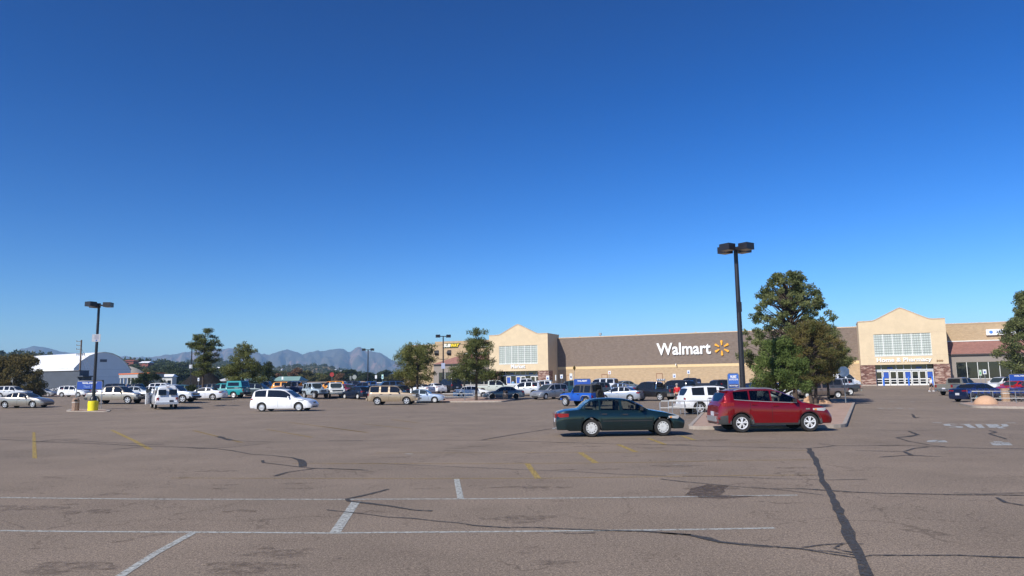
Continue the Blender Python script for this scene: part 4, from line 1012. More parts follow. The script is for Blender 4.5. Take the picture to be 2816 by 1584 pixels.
sw = MB(); sw.prism_y([(-85.3, 8.78), (-81.9, 8.78), (-81.75, 9.55), (-81.2, 9.55), (-81.2, 9.72), (-84.9, 9.72)], -.14, -.03); swb = sw.build('shop_sign', mat('sign_green', (.02, .05, .012), .5, var=.05), store)
letters('SUB', -85.2, -83.55, 8.9, 9.6, -.16, mat('sign_cream', (.85, .83, .72), .5, var=.03), swb, .045, .08, .25)
letters('WAY', -83.5, -81.45, 8.9, 9.6, -.16, mat('sign_yellow', (.85, .62, .02), .5, var=.03), swb, .045, .08, .25)
pu = MB(); pu.bx(-75.2, -72.35, -.2, -.03, 8.95, 9.6); pu.build('purple_sign', mat('sign_purple', (.10, .03, .16), .5, col2=(.3, .06, .05), scale=1.5), store)
pu = MB(); pu.bx(-77.0, -72.35, -.16, -.03, 8.72, 8.86); pu.build('sign_underline', WHITE, store)
# pavement in front of the store
mb = MB()
for a, b, y in ((-108, 60, -8.5),):
    P = [fac(a, -7.5), fac(b, -7.5), fac(b, 0), fac(a, 0)]
    vs = [(p[0], p[1], .56) for p in P] + [(p[0], p[1], .715) for p in P]
    mb.add(vs, [(4, 5, 6, 7), (0, 1, 5, 4), (1, 2, 6, 5), (0, 3, 7, 4)])
put(mb.build('pavement', mat('pavement_concrete', (.33, .26, .22), .9, var=.08, scale=1, bump=.1), fix=True), 'concrete walk along the front of the store', 'pavement', kind='structure')
# bollards, bins by the doors
for i, x in enumerate((-2.65, .85, 4.1)):
    p = fac(x, -7.4); o = MB().lathe([(.13, 0), (.13, 1.2), (.11, 1.3), (.05, 1.36), (.001, 1.37)], 16, caps=False).build('bollard', BLUB, None, 50)
    o.location = (p[0], p[1], .71); put(o, ['leftmost blue bollard before the right entrance doors', 'middle blue bollard before the right entrance doors', 'rightmost blue bollard before the right entrance doors'][i], 'bollard', 'blue bollards at the right entrance')

# ------------------------------------------------------------------ lamp posts, signs and small things
def lamp_post(label, u, v, vtop, heads, r=.12, Y=None, base=None, group='parking lot lamp posts', hs=1., rot=.35, extras=None):
    g = G(u, v) if Y is None else AT(u, v, Y)
    if Y is not None: g[2] = gz(g[0], g[1])
    H = AT(u, vtop, g[1])[2] - g[2]
    t = thing('lamp_post', label, 'lamp post', tuple(g), 0, group)
    MB().tube([(0, 0, 0), (0, 0, H)], [r, r * .72], 16).build('pole', LAMPBLK, t, 40)
    if base: base(t)
    else: MB().lathe([(r * 2.6, 0), (r * 2.6, .5), (r * 2.3, .55), (.01, .56)], 20, caps=False).build('pole_base', KERB, t, 40)
    for a in heads:
        a += rot; d = .78 * hs
        m_ = MB(); m_.box((cos(a) * d, sin(a) * d, H - .02), (.62 * hs, .72 * hs, .40 * hs), a); m_.box((cos(a) * .28, sin(a) * .28, H - .06), (.5, .12, .12), a)
        hd = m_.build('lamp_head', LAMPBLK, t)
        q = MB(); q.box((cos(a) * d, sin(a) * d, H - .025 - .2 * hs), (.52 * hs, .6 * hs, .012), a); q.build('lens', mat('lamp_lens', (.30, .27, .22), .4, var=.1), hd)
    if extras: extras(t, H)
    return t, H
def plate_text(parent, txt, w, h, x, y, z, m_, bold=.01): return letters(txt, x - w / 2, x + w / 2, z, z + h, y, m_, parent, bold, .01)
BLKTXT = mat('dark_print', (.05, .06, .15), .6, var=.05)
def right_extra(t, H):
    for z in (6.05, 6.75): MB().lathe([(.128, 0), (.132, .0), (.132, .05), (.128, .05)], 16, (0, 0, z), caps=False).build('strap', TRIMW, t)
    MB().box((-.0, -.13, 6.42), (.3, .02, .6)).build('notice', LAMPBLK, t)
lamp_post('tall dark lamp post with four boxy heads behind the red car', 2047, 1139, 682, [0, pi / 2, pi, 3 * pi / 2], .17, hs=1.0, rot=.62, extras=right_extra, base=lambda t: MB().lathe([(.3, 0), (.3, .75), (.001, .76)], 20, caps=False).build('pole_base', mat('yellow_drum', (.75, .62, .02), .5, var=.06, scale=3), t, 40))
def left_base(t):
    MB().lathe([(.41, 0), (.40, .3), (.42, .55), (.40, .84), (.36, .86), (.001, .865)], 24, caps=False).build('yellow_base', mat('yellow_base', (.80, .68, .01), .55, var=.06, scale=3), t, 45)
    MB().lathe([(.3, .86), (.28, 1.05), (.17, 1.25), (.12, 1.3)], 20, caps=False).build('skirt', LAMPBLK, t, 45)
def left_extra(t, H):
    z = 6.3; p = MB(); p.box((.02, -.16, z), (.74, .02, .66)); pp = p.build('notice', mat('notice_grey', (.36, .38, .42), .6, var=.03), t)
    for k in range(6): MB().box((.05, -.172, z + .22 - k * .075), (.38 if k < 5 else .1, .004, .02)).build('print_line', BLKTXT, pp)
    q = MB(); q.box((.05, -.172, z - .22), (.12, .005, .1)); q.build('blue_symbol', BLUE, pp)
lamp_post('lamp post with a yellow base beside the brown litter bin', 255, 1130, 838, [0, 2.4, 4.2], .14, hs=1.0, rot=.1, base=left_base, extras=left_extra)
def sign_on(zf=.55):
    def f(t, H):
        m_ = MB(); m_.box((0, -.12, H * zf), (.62, .02, .62)); m_.build('notice', mat('notice_grey2', (.5, .53, .58), .6, var=.05), t)
    return f
lamp_post('lamp post standing just left of the tallest ponderosa pine', 523, 1075, 946, [3.3, 5.6], .12, Y=128, hs=1., extras=sign_on(.55))
lamp_post('slim distant lamp post in front of the mountains', 1011, 1072, 961, [0, pi], .12, Y=135, rot=.1)
def flood_extra(t, H):
    for sg in (-1, 1):
        MB().tube([(0, 0, H - 3.8), (sg * .75, 0, H - 3.7), (sg * .85, 0, H - 3.3)], .05, 6).build('bracket', LAMPBLK, t)
        m_ = MB(); m_.lathe([(.12, -.45), (.42, -.3), (.46, .25), (.40, .3), (.001, .3)], 16, (sg * 1.0, 0, H - 2.75), 'x' if sg > 0 else 'x', caps=False); m_.build('floodlight', LAMPBLK, t, 40)
    MB().box((0, -.14, H * .46), (.6, .02, .9)).build('notice', mat('notice_grey3', (.35, .38, .5), .6, var=.1), t)
lamp_post('lamp post with two round floodlights before the green and yellow shop sign', 1219, 1078, 924, [.2, pi + .2], .13, Y=118, hs=1.1, rot=0, extras=flood_extra)

def bin_(label, u, v, hgt=1.05, r=.27, col=(.30, .205, .15), roof=True, Y=None, z=None):
    g = G(u, v) if Y is None else AT(u, v, Y)
    if z is not None: g[2] = z
    t = thing('litter_bin', label, 'litter bin', tuple(g), .3, None)
    agg = mat('exposed_aggregate', col, .95, var=.25, scale=18, bump=.5)
    MB().lathe([(r * .95, 0), (r, .02), (r, hgt * .62), (r * 1.04, hgt * .63)], 8, caps=False).build('bin_body', agg, t)
    MB().lathe([(r * 1.07, hgt * .63), (r * 1.07, hgt * .7), (.01, hgt * .7)], 8, caps=False).build('rim_band', mat('pale_band', (.5, .45, .4), .7, var=.1), t)
    if roof: m_ = MB().lathe([(r * 1.0, hgt * .7), (r * 1.0, hgt * .82), (r * .8, hgt * .95), (r * .4, hgt), (.01, hgt)], 8, caps=False)
    else: m_ = MB().lathe([(r * 1.0, hgt * .7), (r * 1.0, hgt * .98), (r * .9, hgt), (.01, hgt)], 8, caps=False)
    ld = m_.build('bin_lid', agg, t); MB().box((0.05, -r * .93, hgt * .81), (.22, .06, .14), rz=0).build('opening', UNDER, ld)
    return t
bin_('brown concrete litter bin beside the yellow pole base', 207, 1130, 1.12, .29)
bin_('brown litter bin at the end of the kerbed island near the grey sedan', 1390, 1101, 1.1, .29, (.24, .17, .12), False)
bin_('tan litter bin by the shopping carts at the right edge', 2768, 1108, 1.1, .3, (.36, .235, .15), False)
g = fac(-7.6, -6.5)
t = thing('litter_bin', 'grey square litter bin against the stone pier of the right entrance', 'litter bin', (g[0], g[1], .71), -TH)
MB().box((0, 0, .5), (.62, .62, 1.0)).build('bin_body', mat('bin_grey', (.24, .25, .25), .7, var=.1), t); MB().box((0, 0, 1.06), (.7, .7, .14)).build('bin_lid', mat('bin_lid_grey', (.33, .34, .35), .6, var=.05), t)
g = AT(1918, 1060, 108); t = thing('drop_box', 'dark blue drop box standing before the tan block wall', 'drop box', (g[0], g[1], gz(g[0], g[1])), .5)
m_ = MB(); m_.prism_y([(-.45, .15), (.45, .15), (.45, 1.2), (.38, 1.42), (.2, 1.55), (-.2, 1.55), (-.45, 1.45)], -.35, .35); m_.build('box_body', mat('drop_box_blue', (.018, .03, .07), .5, var=.1), t, 20, True)
MB().box((-.1, -.36, .85), (.5, .02, .45)).build('label_panel', mat('drop_label', (.2, .28, .5), .5, var=.3, scale=6), t); MB().bx(-.42, .42, -.3, .3, 0, .15).build('foot', UNDER, t)

SIGNW = mat('sign_face_white', (.70, .73, .74), .5, var=.03)
def post_sign(label, u, v0, v1, Y, w=.32, face=SIGNW, rz=-.15, bollard=False, round_=0, symbol=True, cat='sign', thick=.04, grp=None, sym=BLUE):
    p = AT(u, v0, Y); q = AT(u, v1, Y); zb = gz(p[0], p[1]); t = thing('post_sign', label, cat, (p[0], p[1], zb), rz, grp)
    zt, zl = p[2] - zb, q[2] - zb
    MB().tube([(0, .03, 0), (0, .03, zt)], thick * .8, 6).build('post', GREYPOST, t)
    m_ = MB()
    if round_: 
        m_.prism_y([((zt - zl) / 2 * 1.08 * cos(pi / 8 + k * pi / 4), (zt + zl) / 2 + (zt - zl) / 2 * 1.08 * sin(pi / 8 + k * pi / 4)) for k in range(8)], -.02, 0)
    elif round_ is None:
        h_ = (zt - zl) / 2; m_.prism_y([(0, zl), (h_ * .95, zl + h_), (0, zt), (-h_ * .95, zl + h_)], -.02, 0)
    else: m_.bx(-w / 2, w / 2, -.02, 0, zl, zt)
    f_ = m_.build('sign_panel', face, t, fix=True)
    if symbol: MB().bx(-w * .22, w * .22, -.026, -.02, zl + (zt - zl) * .25, zl + (zt - zl) * .6).build('symbol', sym, f_)
    if bollard: MB().lathe([(.11, 0), (.11, 1.0), (.01, 1.05)], 12, caps=False).build('bollard_sleeve', mat('bollard_yellow', (.75, .55, .03), .5, var=.05), t)
    return t
GR = 'small signs among the parked cars'
post_sign('white disabled parking sign in front of the shop windows on the left', 1253, 1031, 1042, 120, .42, grp=GR)
post_sign('white double sign before the stone pier right of the left entrance', 1506, 1033, 1046, 118, .5, grp=GR)
post_sign('narrow white sign seen edge on beside the left entrance', 1528, 1031, 1046, 118, .16, grp=GR, symbol=False)
post_sign('white disabled parking sign in front of the shaded wall corner', 1544, 1030, 1041, 112, .42, grp=GR)
post_sign('tall white sign beside the yellow diamond sign', 1570, 1027, 1044, 112, .42, grp=GR, sym=BLKTXT)
post_sign('yellow diamond warning sign seen from the side', 1579, 1004, 1020, 112, .3, mat('warn_yellow', (.42, .24, .01), .5, var=.05), rz=.9, round_=None, symbol=False, grp=GR)
post_sign('white sign before the brown framed door of the block wall', 1676, 1020, 1029, 108, .4, bollard=True, grp=GR, sym=mat('sign_red', (.5, .06, .05), .5, var=.05))
post_sign('white disabled parking sign above the dark pickup with the roll bar', 1854, 1028, 1039, 104, .42, grp=GR)
post_sign('white sign on a post with a yellow sleeve near the drop box', 1893, 1018, 1028, 104, .4, bollard=True, grp=GR)
post_sign('pale green narrow sign in front of the shop windows on the right', 2695, 1017, 1033, 92, .3, mat('sign_palegreen', (.5, .6, .5), .5, var=.1), grp=GR, sym=mat('sgreen', (.05, .3, .1), .5))
post_sign('white disabled parking sign in front of the shop windows on the right', 2707, 1016, 1029, 90, .42, grp=GR)
post_sign('white sign on a post beside the dark gravel pile', 546, 1039, 1048, 125, .3, grp=GR)
post_sign('white sign in front of the teal roof', 777, 1036, 1044, 130, .32, grp=GR, symbol=False)
post_sign('red stop sign far off above the yellow trucks', 913, 1024, 1036, 138, .8, mat('stop_red', (.28, .012, .012), .5, var=.05), round_=1, symbol=False, grp=GR)
post_sign('grey back of a small sign above the burgundy sedan', 964, 1034, 1044, 125, .34, mat('back_grey', (.16, .18, .17), .6, var=.1), symbol=False, grp=GR)
post_sign('grey back of a stop sign beyond the blue pickup', 975, 1031, 1043, 130, .6, mat('back_grey2', (.24, .26, .25), .6, var=.1), round_=1, symbol=False, grp=GR)
post_sign('small white sign left of the pale green one in the far row', 1034, 1032, 1041, 125, .35, grp=GR, symbol=False)
post_sign('tall pale green sign in the far row of cars', 1052, 1030, 1042, 122, .32, mat('sign_mint', (.45, .68, .6), .5, var=.1), grp=GR)
post_sign('white sign above the walking person at the store corner', 1123, 1026, 1034, 130, .4, grp=GR)
post_sign('dark blue sign panel beside the tree in front of the teal roof', 682, 1042, 1053, 122, .62, mat('sign_navy', (.03, .05, .12), .5, var=.2), grp=GR, symbol=False)
post_sign('small dark blue sign above the khaki off-road car', 711, 1036, 1045, 128, .42, mat('sign_navy2', (.03, .05, .12), .5, var=.2), grp=GR, symbol=False)
post_sign('black narrow sign beside the white saloon at the kerb', 1277, 1044, 1062, 80, .2, UNDER, grp=GR, symbol=False)
BACKS = mat('sign_back_metal', (.32, .37, .45), .35, .6, var=.15, scale=3)
post_sign('metal back of a stop sign standing on the island with the rocks', 2319, 1008, 1036, 57, .76, BACKS, rz=-.35, round_=1, symbol=False, thick=.06)

def corral_sign(label, u, v0, v1, Y, w, txt, leg_r=.035, rz=0, sub=None, col=BLUE):
    p = AT(u, v0, Y); q = AT(u, v1, Y); zb = gz(p[0], p[1]); zt, zl = p[2] - zb, q[2] - zb
    t = thing('cart_return_sign', label, 'sign', (p[0], p[1], zb), rz)
    m_ = MB(); m_.tube([(-w / 2 - .03, 0, 0), (-w / 2 - .03, 0, zt - .08), (-w / 2 + .06, 0, zt + .03), (w / 2 - .06, 0, zt + .03), (w / 2 + .03, 0, zt - .08), (w / 2 + .03, 0, 0)], leg_r, 8); m_.build('frame', GREYPOST, t, 50)
    pb = MB().bx(-w / 2, w / 2, -.015, .015, zl, zt).build('sign_panel', col, t); hh = zt - zl
    letters(txt, -w * .3, w * .3, zt - hh * .32, zt - hh * .1, -.018, WHITE, pb, .04, .006)
    if sub:
        MB().bx(-w / 2 + .02, w / 2 - .02, -.019, -.0155, zl + hh * .03, zl + hh * .27).build('dark_band', BLKTXT, pb)
        letters(sub, -w * .42, w * .42, zl + hh * .08, zl + hh * .2, -.021, WHITE, pb, .02, .005)
    return t, pb, zl, zt
t, pb, zl, zt = corral_sign('wide blue cart return sign beside the pole with the yellow base', 247, 1049, 1070, 65.5, 2.1, 'WAL-MART', rz=.1)
letters('Thank You', -.5, .5, zl + .12, zl + .33, -.018, mat('pale_blue_print', (.3, .45, .8), .5), pb, .0, .006, .2)
t, pb, zl, zt = corral_sign('blue cart return sign above the blue off-road car', 1601, 1043, 1064, 68, 1.5, 'WAL-MART', sub='Please Return Carts Here', rz=-.1)
t, pb, zl, zt = corral_sign('narrow blue sign on a grey frame beside the tall lamp post', 2016, 1028, 1066, 50, .68, 'WAL-MART', rz=-.15, sub='Thank You for Shopping', col=mat('sign_midblue', (.04, .13, .46), .5, var=.08))
letters('DIGITAL PHOTO CENTER', -.3, .3, zt - .44, zt - .33, -.018, WHITE, pb, .02, .006)
def rails(label, pts, H=.85, posts=5, r=.028, lower=.45, m_=GREYPOST):
    t = thing('cart_corral', label, 'cart corral', tuple(pts[0]), 0)
    a, b = np.array(pts[0]), np.array(pts[1]); d = b - a; mb = MB()
    mb.tube([(0, 0, 0), (0, 0, H - .12), tuple(d * .02 + np.array([0, 0, H])), tuple(d * .98 + np.array([0, 0, H])), tuple(d + np.array([0, 0, H - .12])), tuple(d)], r, 8); mb.build('top_rail', m_, t, 50)
    MB().tube([(0, 0, lower), tuple(d + np.array([0, 0, lower]))], r * .8, 8).build('lower_rail', m_, t, 50)
    for k in range(1, posts): p = d * k / posts; MB().tube([tuple(p), tuple(p + np.array([0, 0, H]))], r, 8).build('post', m_, t, 50)
    return t
rails('silver cart corral rail in front of the white boxy car', [G(1816, 1143), G(1990, 1144)])
rails('second silver cart corral rail behind the first one', [G(1839, 1139), G(2010, 1140)])
rails('long grey rail by the white saloon at the kerbed island', [G(1214, 1103), G(1345, 1103)], .8, 2)

WIRE = mat('cart_wire', (.22, .23, .25), .35, .8, var=.1); CARTB = mat('cart_blue', (.02, .07, .38), .5, var=.05)
def make_cart():
    t = thing('shopping_cart', 'x', 'shopping cart', (0, 0, 0), 0, 'nested shopping carts')
    m_ = MB(); L0, L1, H0, H1, w0, w1 = -.42, .48, .55, .98, .2, .28
    def P(s_, q, h_): return (L0 + (L1 - L0) * s_, q * (w1 + (w0 - w1) * s_), (H0 - .0 + .1 * s_) * (1 - h_) + H1 * h_)
    for h_ in (0, .2, .4, .6, .8, 1):
        for q in (-1, 1): m_.tube([P(0, q, h_), P(1, q, h_)], .006 if h_ < 1 else .013, 4, caps=False)
        m_.tube([P(1, -1, h_), P(1, 1, h_)], .006 if h_ < 1 else .013, 4, caps=False)
    for s_ in np.linspace(0, 1, 12):
        for q in (-1, 1): m_.tube([P(s_, q, 0), P(s_, q, 1)], .005, 4, caps=False)
        m_.tube([P(s_, -1, 0), P(s_, 1, 0)], .005, 4, caps=False)
    for q in np.linspace(-1, 1, 7): m_.tube([P(1, q, 0), P(1, q, 1)], .005, 4, caps=False)
    m_.build('basket', WIRE, t)
    f_ = MB()
    for q in (-1, 1): f_.tube([(L0 - .1, q * .26, 1.05), (L0, q * .27, .6), (-.25, q * .27, .2), (.45, q * .2, .14)], .014, 6)
    f_.build('frame', WIRE, t, 50)
    MB().tube([(L0 - .1, -.27, 1.05), (L0 - .1, .27, 1.05)], .02, 8).build('handle', CARTB, t, 50)
    MB().bx(L0 - .01, L0 + .01, -.25, .25, .72, .98).build('seat_flap', CARTB, t)
    for x, y in ((.42, .2), (.42, -.2), (-.38, .26), (-.38, -.26)): MB().lathe([(.06, -.015), (.06, .015)], 12, (x, y, .06), 'y').build('wheel', RUBBER, t)
    return t
c0 = make_cart(); k = 0
for row, (ua, ub, v, n) in enumerate(((2684, 2850, 1107, 11), (2700, 2860, 1100, 9))):
    A, B = G(ua, v), G(ub, v)
    for i in range(n):
        p = A + (B - A) * i / (n - 1) + np.array([random.uniform(-.05, .05), random.uniform(-.06, .06), 0])
        lab = ('front' if row == 0 else 'rear') + ' nested row by the dome stone'
        lab = 'wire cart with blue handle nested in the ' + lab
        if i == 0: lab = 'leftmost wire cart of the ' + ('front' if row == 0 else 'rear') + ' nested row by the dome stone'
        if k == 0: c0.location = p; c0['label'] = lab; o = c0
        else: o = dup(c0, tuple(p), 0, lab)
        o.rotation_euler = (0, 0, random.uniform(-.05, .05)); k += 1
rails('rail around the shopping carts at the right edge', [G(2672, 1112), G(2860, 1113)], .95, 3)
# carts stored along the left end of the store
for i in range(12):
    p = fac(-101 + i * .62 + 0, -4.2); o = dup(c0, (p[0], p[1], .70), -TH + random.uniform(-.05, .05), 'wire cart in the long row stored at the left end of the store', 'carts stored along the left wall')

def rock(name, label, u, v, size, m_, seed=1, dome=False, rz=0, dz=-.05):
    g = G(u, v); import bmesh
    bm = bmesh.new(); bmesh.ops.create_icosphere(bm, subdivisions=4, radius=1)
    from mathutils import noise
    for w_ in bm.verts:
        if not dome:
            n_ = noise.noise(w_.co * 1.3 + Vector((seed * 7, 0, 0))) * .35 + noise.noise(w_.co * 3.5 + Vector((seed, 3, 0))) * .15; w_.co *= 1 + n_
        w_.co = Vector((w_.co.x * size[0], w_.co.y * size[1], max(w_.co.z, -.1) * size[2]))
    me = bpy.data.meshes.new(name); bm.to_mesh(me); bm.free(); me.materials.append(m_)
    me.polygons.foreach_set('use_smooth', [dome] * len(me.polygons))
    o = link(name, me); o.location = (g[0], g[1], gz(g[0], g[1]) + dz + .13); o.rotation_euler = (0, 0, rz); put(o, label, 'rock'); return o
SAND = mat('sandstone', (.36, .21, .12), .95, col2=(.50, .32, .20), scale=2, bump=.7, bscale=8)
rock('dome_stone', 'smooth pinkish dome stone on the right island', 2712, 1116, (.74, .74, .63), mat('dome_concrete', (.52, .32, .20), .9, var=.06, bump=.2), dome=True)
rock('boulder', 'pale sandstone boulder left of the forked trunk', 2228, 1114, (.45, .4, .65), SAND, 2)
rock('boulder', 'shaded sandstone boulder right of the forked trunk', 2264, 1114, (.6, .45, .55), SAND, 5)

# ------------------------------------------------------------------ trees
def leaf_mesh(name, C, size, m_, up=.3, aspect=.45, seed=1):
    r = np.random.default_rng(seed); n = len(C)
    d = r.normal(size=(n, 3)); d[:, 2] += up; d /= np.linalg.norm(d, axis=1)[:, None]
    e = r.normal(size=(n, 3)); e -= (e * d).sum(1)[:, None] * d; e /= np.linalg.norm(e, axis=1)[:, None]
    s = (size * r.uniform(.6, 1.4, n))[:, None]
    V = np.stack([C - e * s * aspect * .5, C + e * s * aspect * .5, C + d * s], 1).reshape(-1, 3).astype(np.float32)
    me = bpy.data.meshes.new(name); me.vertices.add(3 * n); me.vertices.foreach_set('co', V.ravel())
    me.loops.add(3 * n); me.loops.foreach_set('vertex_index', np.arange(3 * n, dtype=np.int32))
    me.polygons.add(n); me.polygons.foreach_set('loop_start', np.arange(0, 3 * n, 3, dtype=np.int32)); me.polygons.foreach_set('loop_total', np.full(n, 3, dtype=np.int32))
    me.materials.append(m_); me.update(calc_edges=True); me.validate(); return me
def foliage(name, a, b, sc=1.1, trans=.25):
    M = mat(name, a, .75, col2=b, scale=sc, spec=.25, detail=6); nt = M.node_tree; bs = nt.nodes['Principled BSDF']; out = nt.nodes['Material Output']
    tr = nt.nodes.new('ShaderNodeBsdfTranslucent'); mx = nt.nodes.new('ShaderNodeMixShader'); mx.inputs[0].default_value = trans
    src = bs.inputs['Base Color'].links[0].from_socket; nt.links.new(src, tr.inputs[0])
    nt.links.new(bs.outputs[0], mx.inputs[1]); nt.links.new(tr.outputs[0], mx.inputs[2]); nt.links.new(mx.outputs[0], out.inputs['Surface']); return M
PINE = foliage('pine_needles', (.05, .07, .02), (.165, .175, .05)); PINE2 = foliage('yellow_pine_needles', (.08, .10, .025), (.22, .22, .07), 1.1, .3); OAK = foliage('oak_leaves', (.075, .10, .035), (.23, .245, .095), .8, .35)
JUNI = foliage('juniper', (.055, .09, .020), (.17, .22, .06), 1.1, .3); RUST = foliage('rust_leaves', (.085, .105, .03), (.24, .165, .055), .45, .35); OLIVE = foliage('olive_leaves', (.07, .065, .02), (.19, .14, .045)); DARKF = foliage('dark_leaves', (.022, .04, .016), (.07, .085, .035), .4)
FGREEN = foliage('far_green', (.03, .05, .02), (.085, .10, .04), .25); FOLIVE = foliage('far_olive', (.08, .08, .025), (.16, .145, .05), .3); FRUST = foliage('far_rust', (.15, .08, .045), (.24, .14, .075), .3); FLIME = foliage('far_lime', (.12, .14, .03), (.2, .21, .06), .3)
BARK = mat('bark', (.045, .032, .025), .95, col2=(.10, .07, .05), scale=6, bump=.6, bscale=12); BARKG = mat('grey_bark', (.12, .095, .075), .95, var=.3, scale=5, bump=.5, bscale=12)

def pads_to_points(pads, n, r):
    w = np.array([p[3] * p[4] for p in pads]); w /= w.sum(); k = r.choice(len(pads), n, p=w)
    P = np.array(pads)[k]; d = r.normal(size=(n, 3)); d /= np.linalg.norm(d, axis=1)[:, None]; q = r.uniform(0, 1, n) ** .45
    return P[:, :3] + d * q[:, None] * np.stack([P[:, 3], P[:, 3], P[:, 4]], 1)
def conifer(h, cb, wid, prof, seed, trunk_r=.18, n=14000, leaf=.2, m_=PINE, bark=BARK, lean=0., whorl=.55, pad=.55, asym=None, flat=.75):
    """returns (crown mesh, trunk mesh). prof(t): relative limb length at height t of the crown"""
    r = np.random.default_rng(seed); tb = MB(); pts = []
    for i in range(9): q = i / 8; pts.append((lean * q * h + .06 * sin(3 * q + seed), .06 * cos(2.5 * q + seed), h * q * .97))
    tb.tube(pts, [trunk_r * (1 - .86 * (i / 8)) for i in range(9)], 10)
    pads = []; z = cb; ang = r.uniform(0, 6)
    while z < h - .2:
        t = (z - cb) / (h - cb); nl = 5 if t < .85 else 3
        for k in range(nl):
            ang += 2 * pi / nl + r.uniform(-.35, .35); ln = wid * prof(t) * r.uniform(.62, 1.12)
            if asym: ln *= asym(ang, t)
            if ln < .25: continue
            zz = z + r.uniform(-.45, .45) * whorl / .6; c = (lean * zz, 0); rise = r.uniform(-.1, .22) * ln
            p = []
            for q in (0, .35, .7, 1): p.append((c[0] + cos(ang + .15 * q) * ln * q, c[1] + sin(ang + .15 * q) * ln * q, zz + rise * q + .1 * sin(q * 3)))
            tb.tube(p, [max(.02, trunk_r * .32 * (1 - .5 * t)), trunk_r * .2, trunk_r * .12, .012], 5, caps=False)
            m = max(2, int(ln / (pad * .85)))
            for q in range(m):
                f_ = .42 + .6 * q / max(1, m - 1) if m > 1 else .8
                ps = pad * r.uniform(.65, 1.15) * (.75 + .4 * min(1, ln / wid))
                pads.append((c[0] + cos(ang + .15 * f_) * ln * f_ + r.normal() * .12, c[1] + sin(ang + .15 * f_) * ln * f_ + r.normal() * .12, zz + rise * f_ + .12 + r.normal() * .16, ps, ps * flat))
        z += whorl * r.uniform(.8, 1.25)
    pads.append((lean * h, 0, h - .15, pad * .6, pad * .6))
    C = pads_to_points(pads, n, r)
    return leaf_mesh('crown', C, leaf, m_, .5, .32, seed), tb.mesh('trunk', bark, 60)
def broadleaf(h, cb, w, seed, n=14000, leaf=.2, m_=OAK, bark=BARKG, trunk_r=.2, clumps=60, pad=.7, shape=None, stems=1, depth=None, hollow=.45, aspect=.6):
    r = np.random.default_rng(seed); tb = MB(); pads = []
    dp = depth or w; stem_tops = []
    for s_ in range(stems):
        a = r.uniform(0, 6) if stems == 1 else s_ * pi + .3; sp = .0 if stems == 1 else .18 * w
        top = (cos(a) * sp, sin(a) * sp * .4, cb + (h - cb) * .55); base = (cos(a) * (.15 if stems > 1 else 0), 0, 0)
        mid = ((base[0] + top[0]) * .5 * .8, 0, cb * .7)
        tb.tube([base, mid, (top[0] * .8, top[1], cb + (h - cb) * .25), top], [trunk_r, trunk_r * .75, trunk_r * .6, trunk_r * .25], 9); stem_tops.append(((mid[0] + top[0]) * .5, top[1] * .6))
    for k in range(clumps):
        t = r.uniform(0, .97); a = r.uniform(0, 2 * pi); q = sqrt(r.uniform(hollow ** 2, 1)); wr = shape(t) if shape else sqrt(max(.05, 1 - (2 * t - .9) ** 2 * .8))
        x, y = cos(a) * q * wr, sin(a) * q * wr
        p = np.array([x * w, y * dp, cb + (h - cb) * t]); ps = pad * r.uniform(.6, 1.25); pads.append((p[0], p[1], p[2], ps, ps * .75))
        sx, sy = stem_tops[k % stems]; z0 = max(cb * .8, p[2] - .5 * (h - cb) * r.uniform(.2, .5))
        tb.tube([(sx * .9, sy, z0), ((sx + p[0]) * .5, (sy + p[1]) * .5, (z0 + p[2]) * .5 + .1), tuple(p)], [trunk_r * .28, trunk_r * .16, .015], 5, caps=False)
    C = pads_to_points(pads, n, r); return leaf_mesh('crown', C, leaf, m_, .15, aspect, seed), tb.mesh('trunk', bark, 60)
def tree(name, label, cat, loc, meshes, group=None, rz=0, s=1.):
    t = thing(name, label, cat, tuple(loc), rz, group); t.scale = (s, s, s)
    link('crown', meshes[0], t); link('trunk', meshes[1], t); return t
def gat(u, v, Y=None):
    g = G(u, v) if Y is None else AT(u, v, Y); g[2] = gz(g[0], g[1]); return g
hgt = lambda u, v, Y: AT(u, v, Y)[2] - gz(AT(u, v, Y)[0], Y)
g = gat(558, 1080, 105); H = hgt(560, 905, g[1])
tree('pine_tree', 'tallest ponderosa pine with an open flat-topped crown, by a lamp post', 'tree', g, conifer(H, H * .36, 1.95, lambda t: (.75 if t < .5 else 1.0 - .35 * (t - .5)) * (1 - .3 * max(0, t - .8) / .2), 3, .18, 17000, .22, PINE, whorl=.72, pad=.58, flat=.62))
g = gat(667, 1091); H = hgt(669, 942, g[1])
tree('pine_tree', 'slender pine on the kerbed island in front of the teal roof', 'tree', g, conifer(H, H * .32, 2.35, lambda t: 1.08 - .8 * t, 8, .15, 15000, .22, PINE2, whorl=.6, pad=.55))
g = gat(736, 1075, 118); H = hgt(736, 997, g[1])
tree('pine_tree', 'small dark pine between the teal roofs', 'tree', g, conifer(H, H * .2, 1.15, lambda t: 1.1 - .8 * t, 12, .1, 6000, .2, DARKF, whorl=.5, pad=.5))
g = gat(1148, 1085, 84); H = hgt(1148, 943, g[1])
tree('pine_tree', 'broad flat-topped pine left of the floodlight lamp post', 'tree', g, conifer(H, H * .42, 2.2, lambda t: .95 if t < .85 else .8, 21, .17, 15000, .22, PINE2, lean=0, whorl=.62, pad=.58, asym=lambda a, t: 1.15 if cos(a) < 0 else (1.0 if t > .3 else .8)))
g = gat(1310, 1104); H = hgt(1316, 908, g[1])
tree('pine_tree', 'conical pine on the kerbed island before the left entrance', 'tree', g, conifer(H, H * .33, 2.35, lambda t: 1.15 - .9 * t, 31, .17, 17000, .22, PINE, whorl=.6, pad=.58))
g = gat(1133, 1080, 96); H = hgt(1133, 1000, g[1])
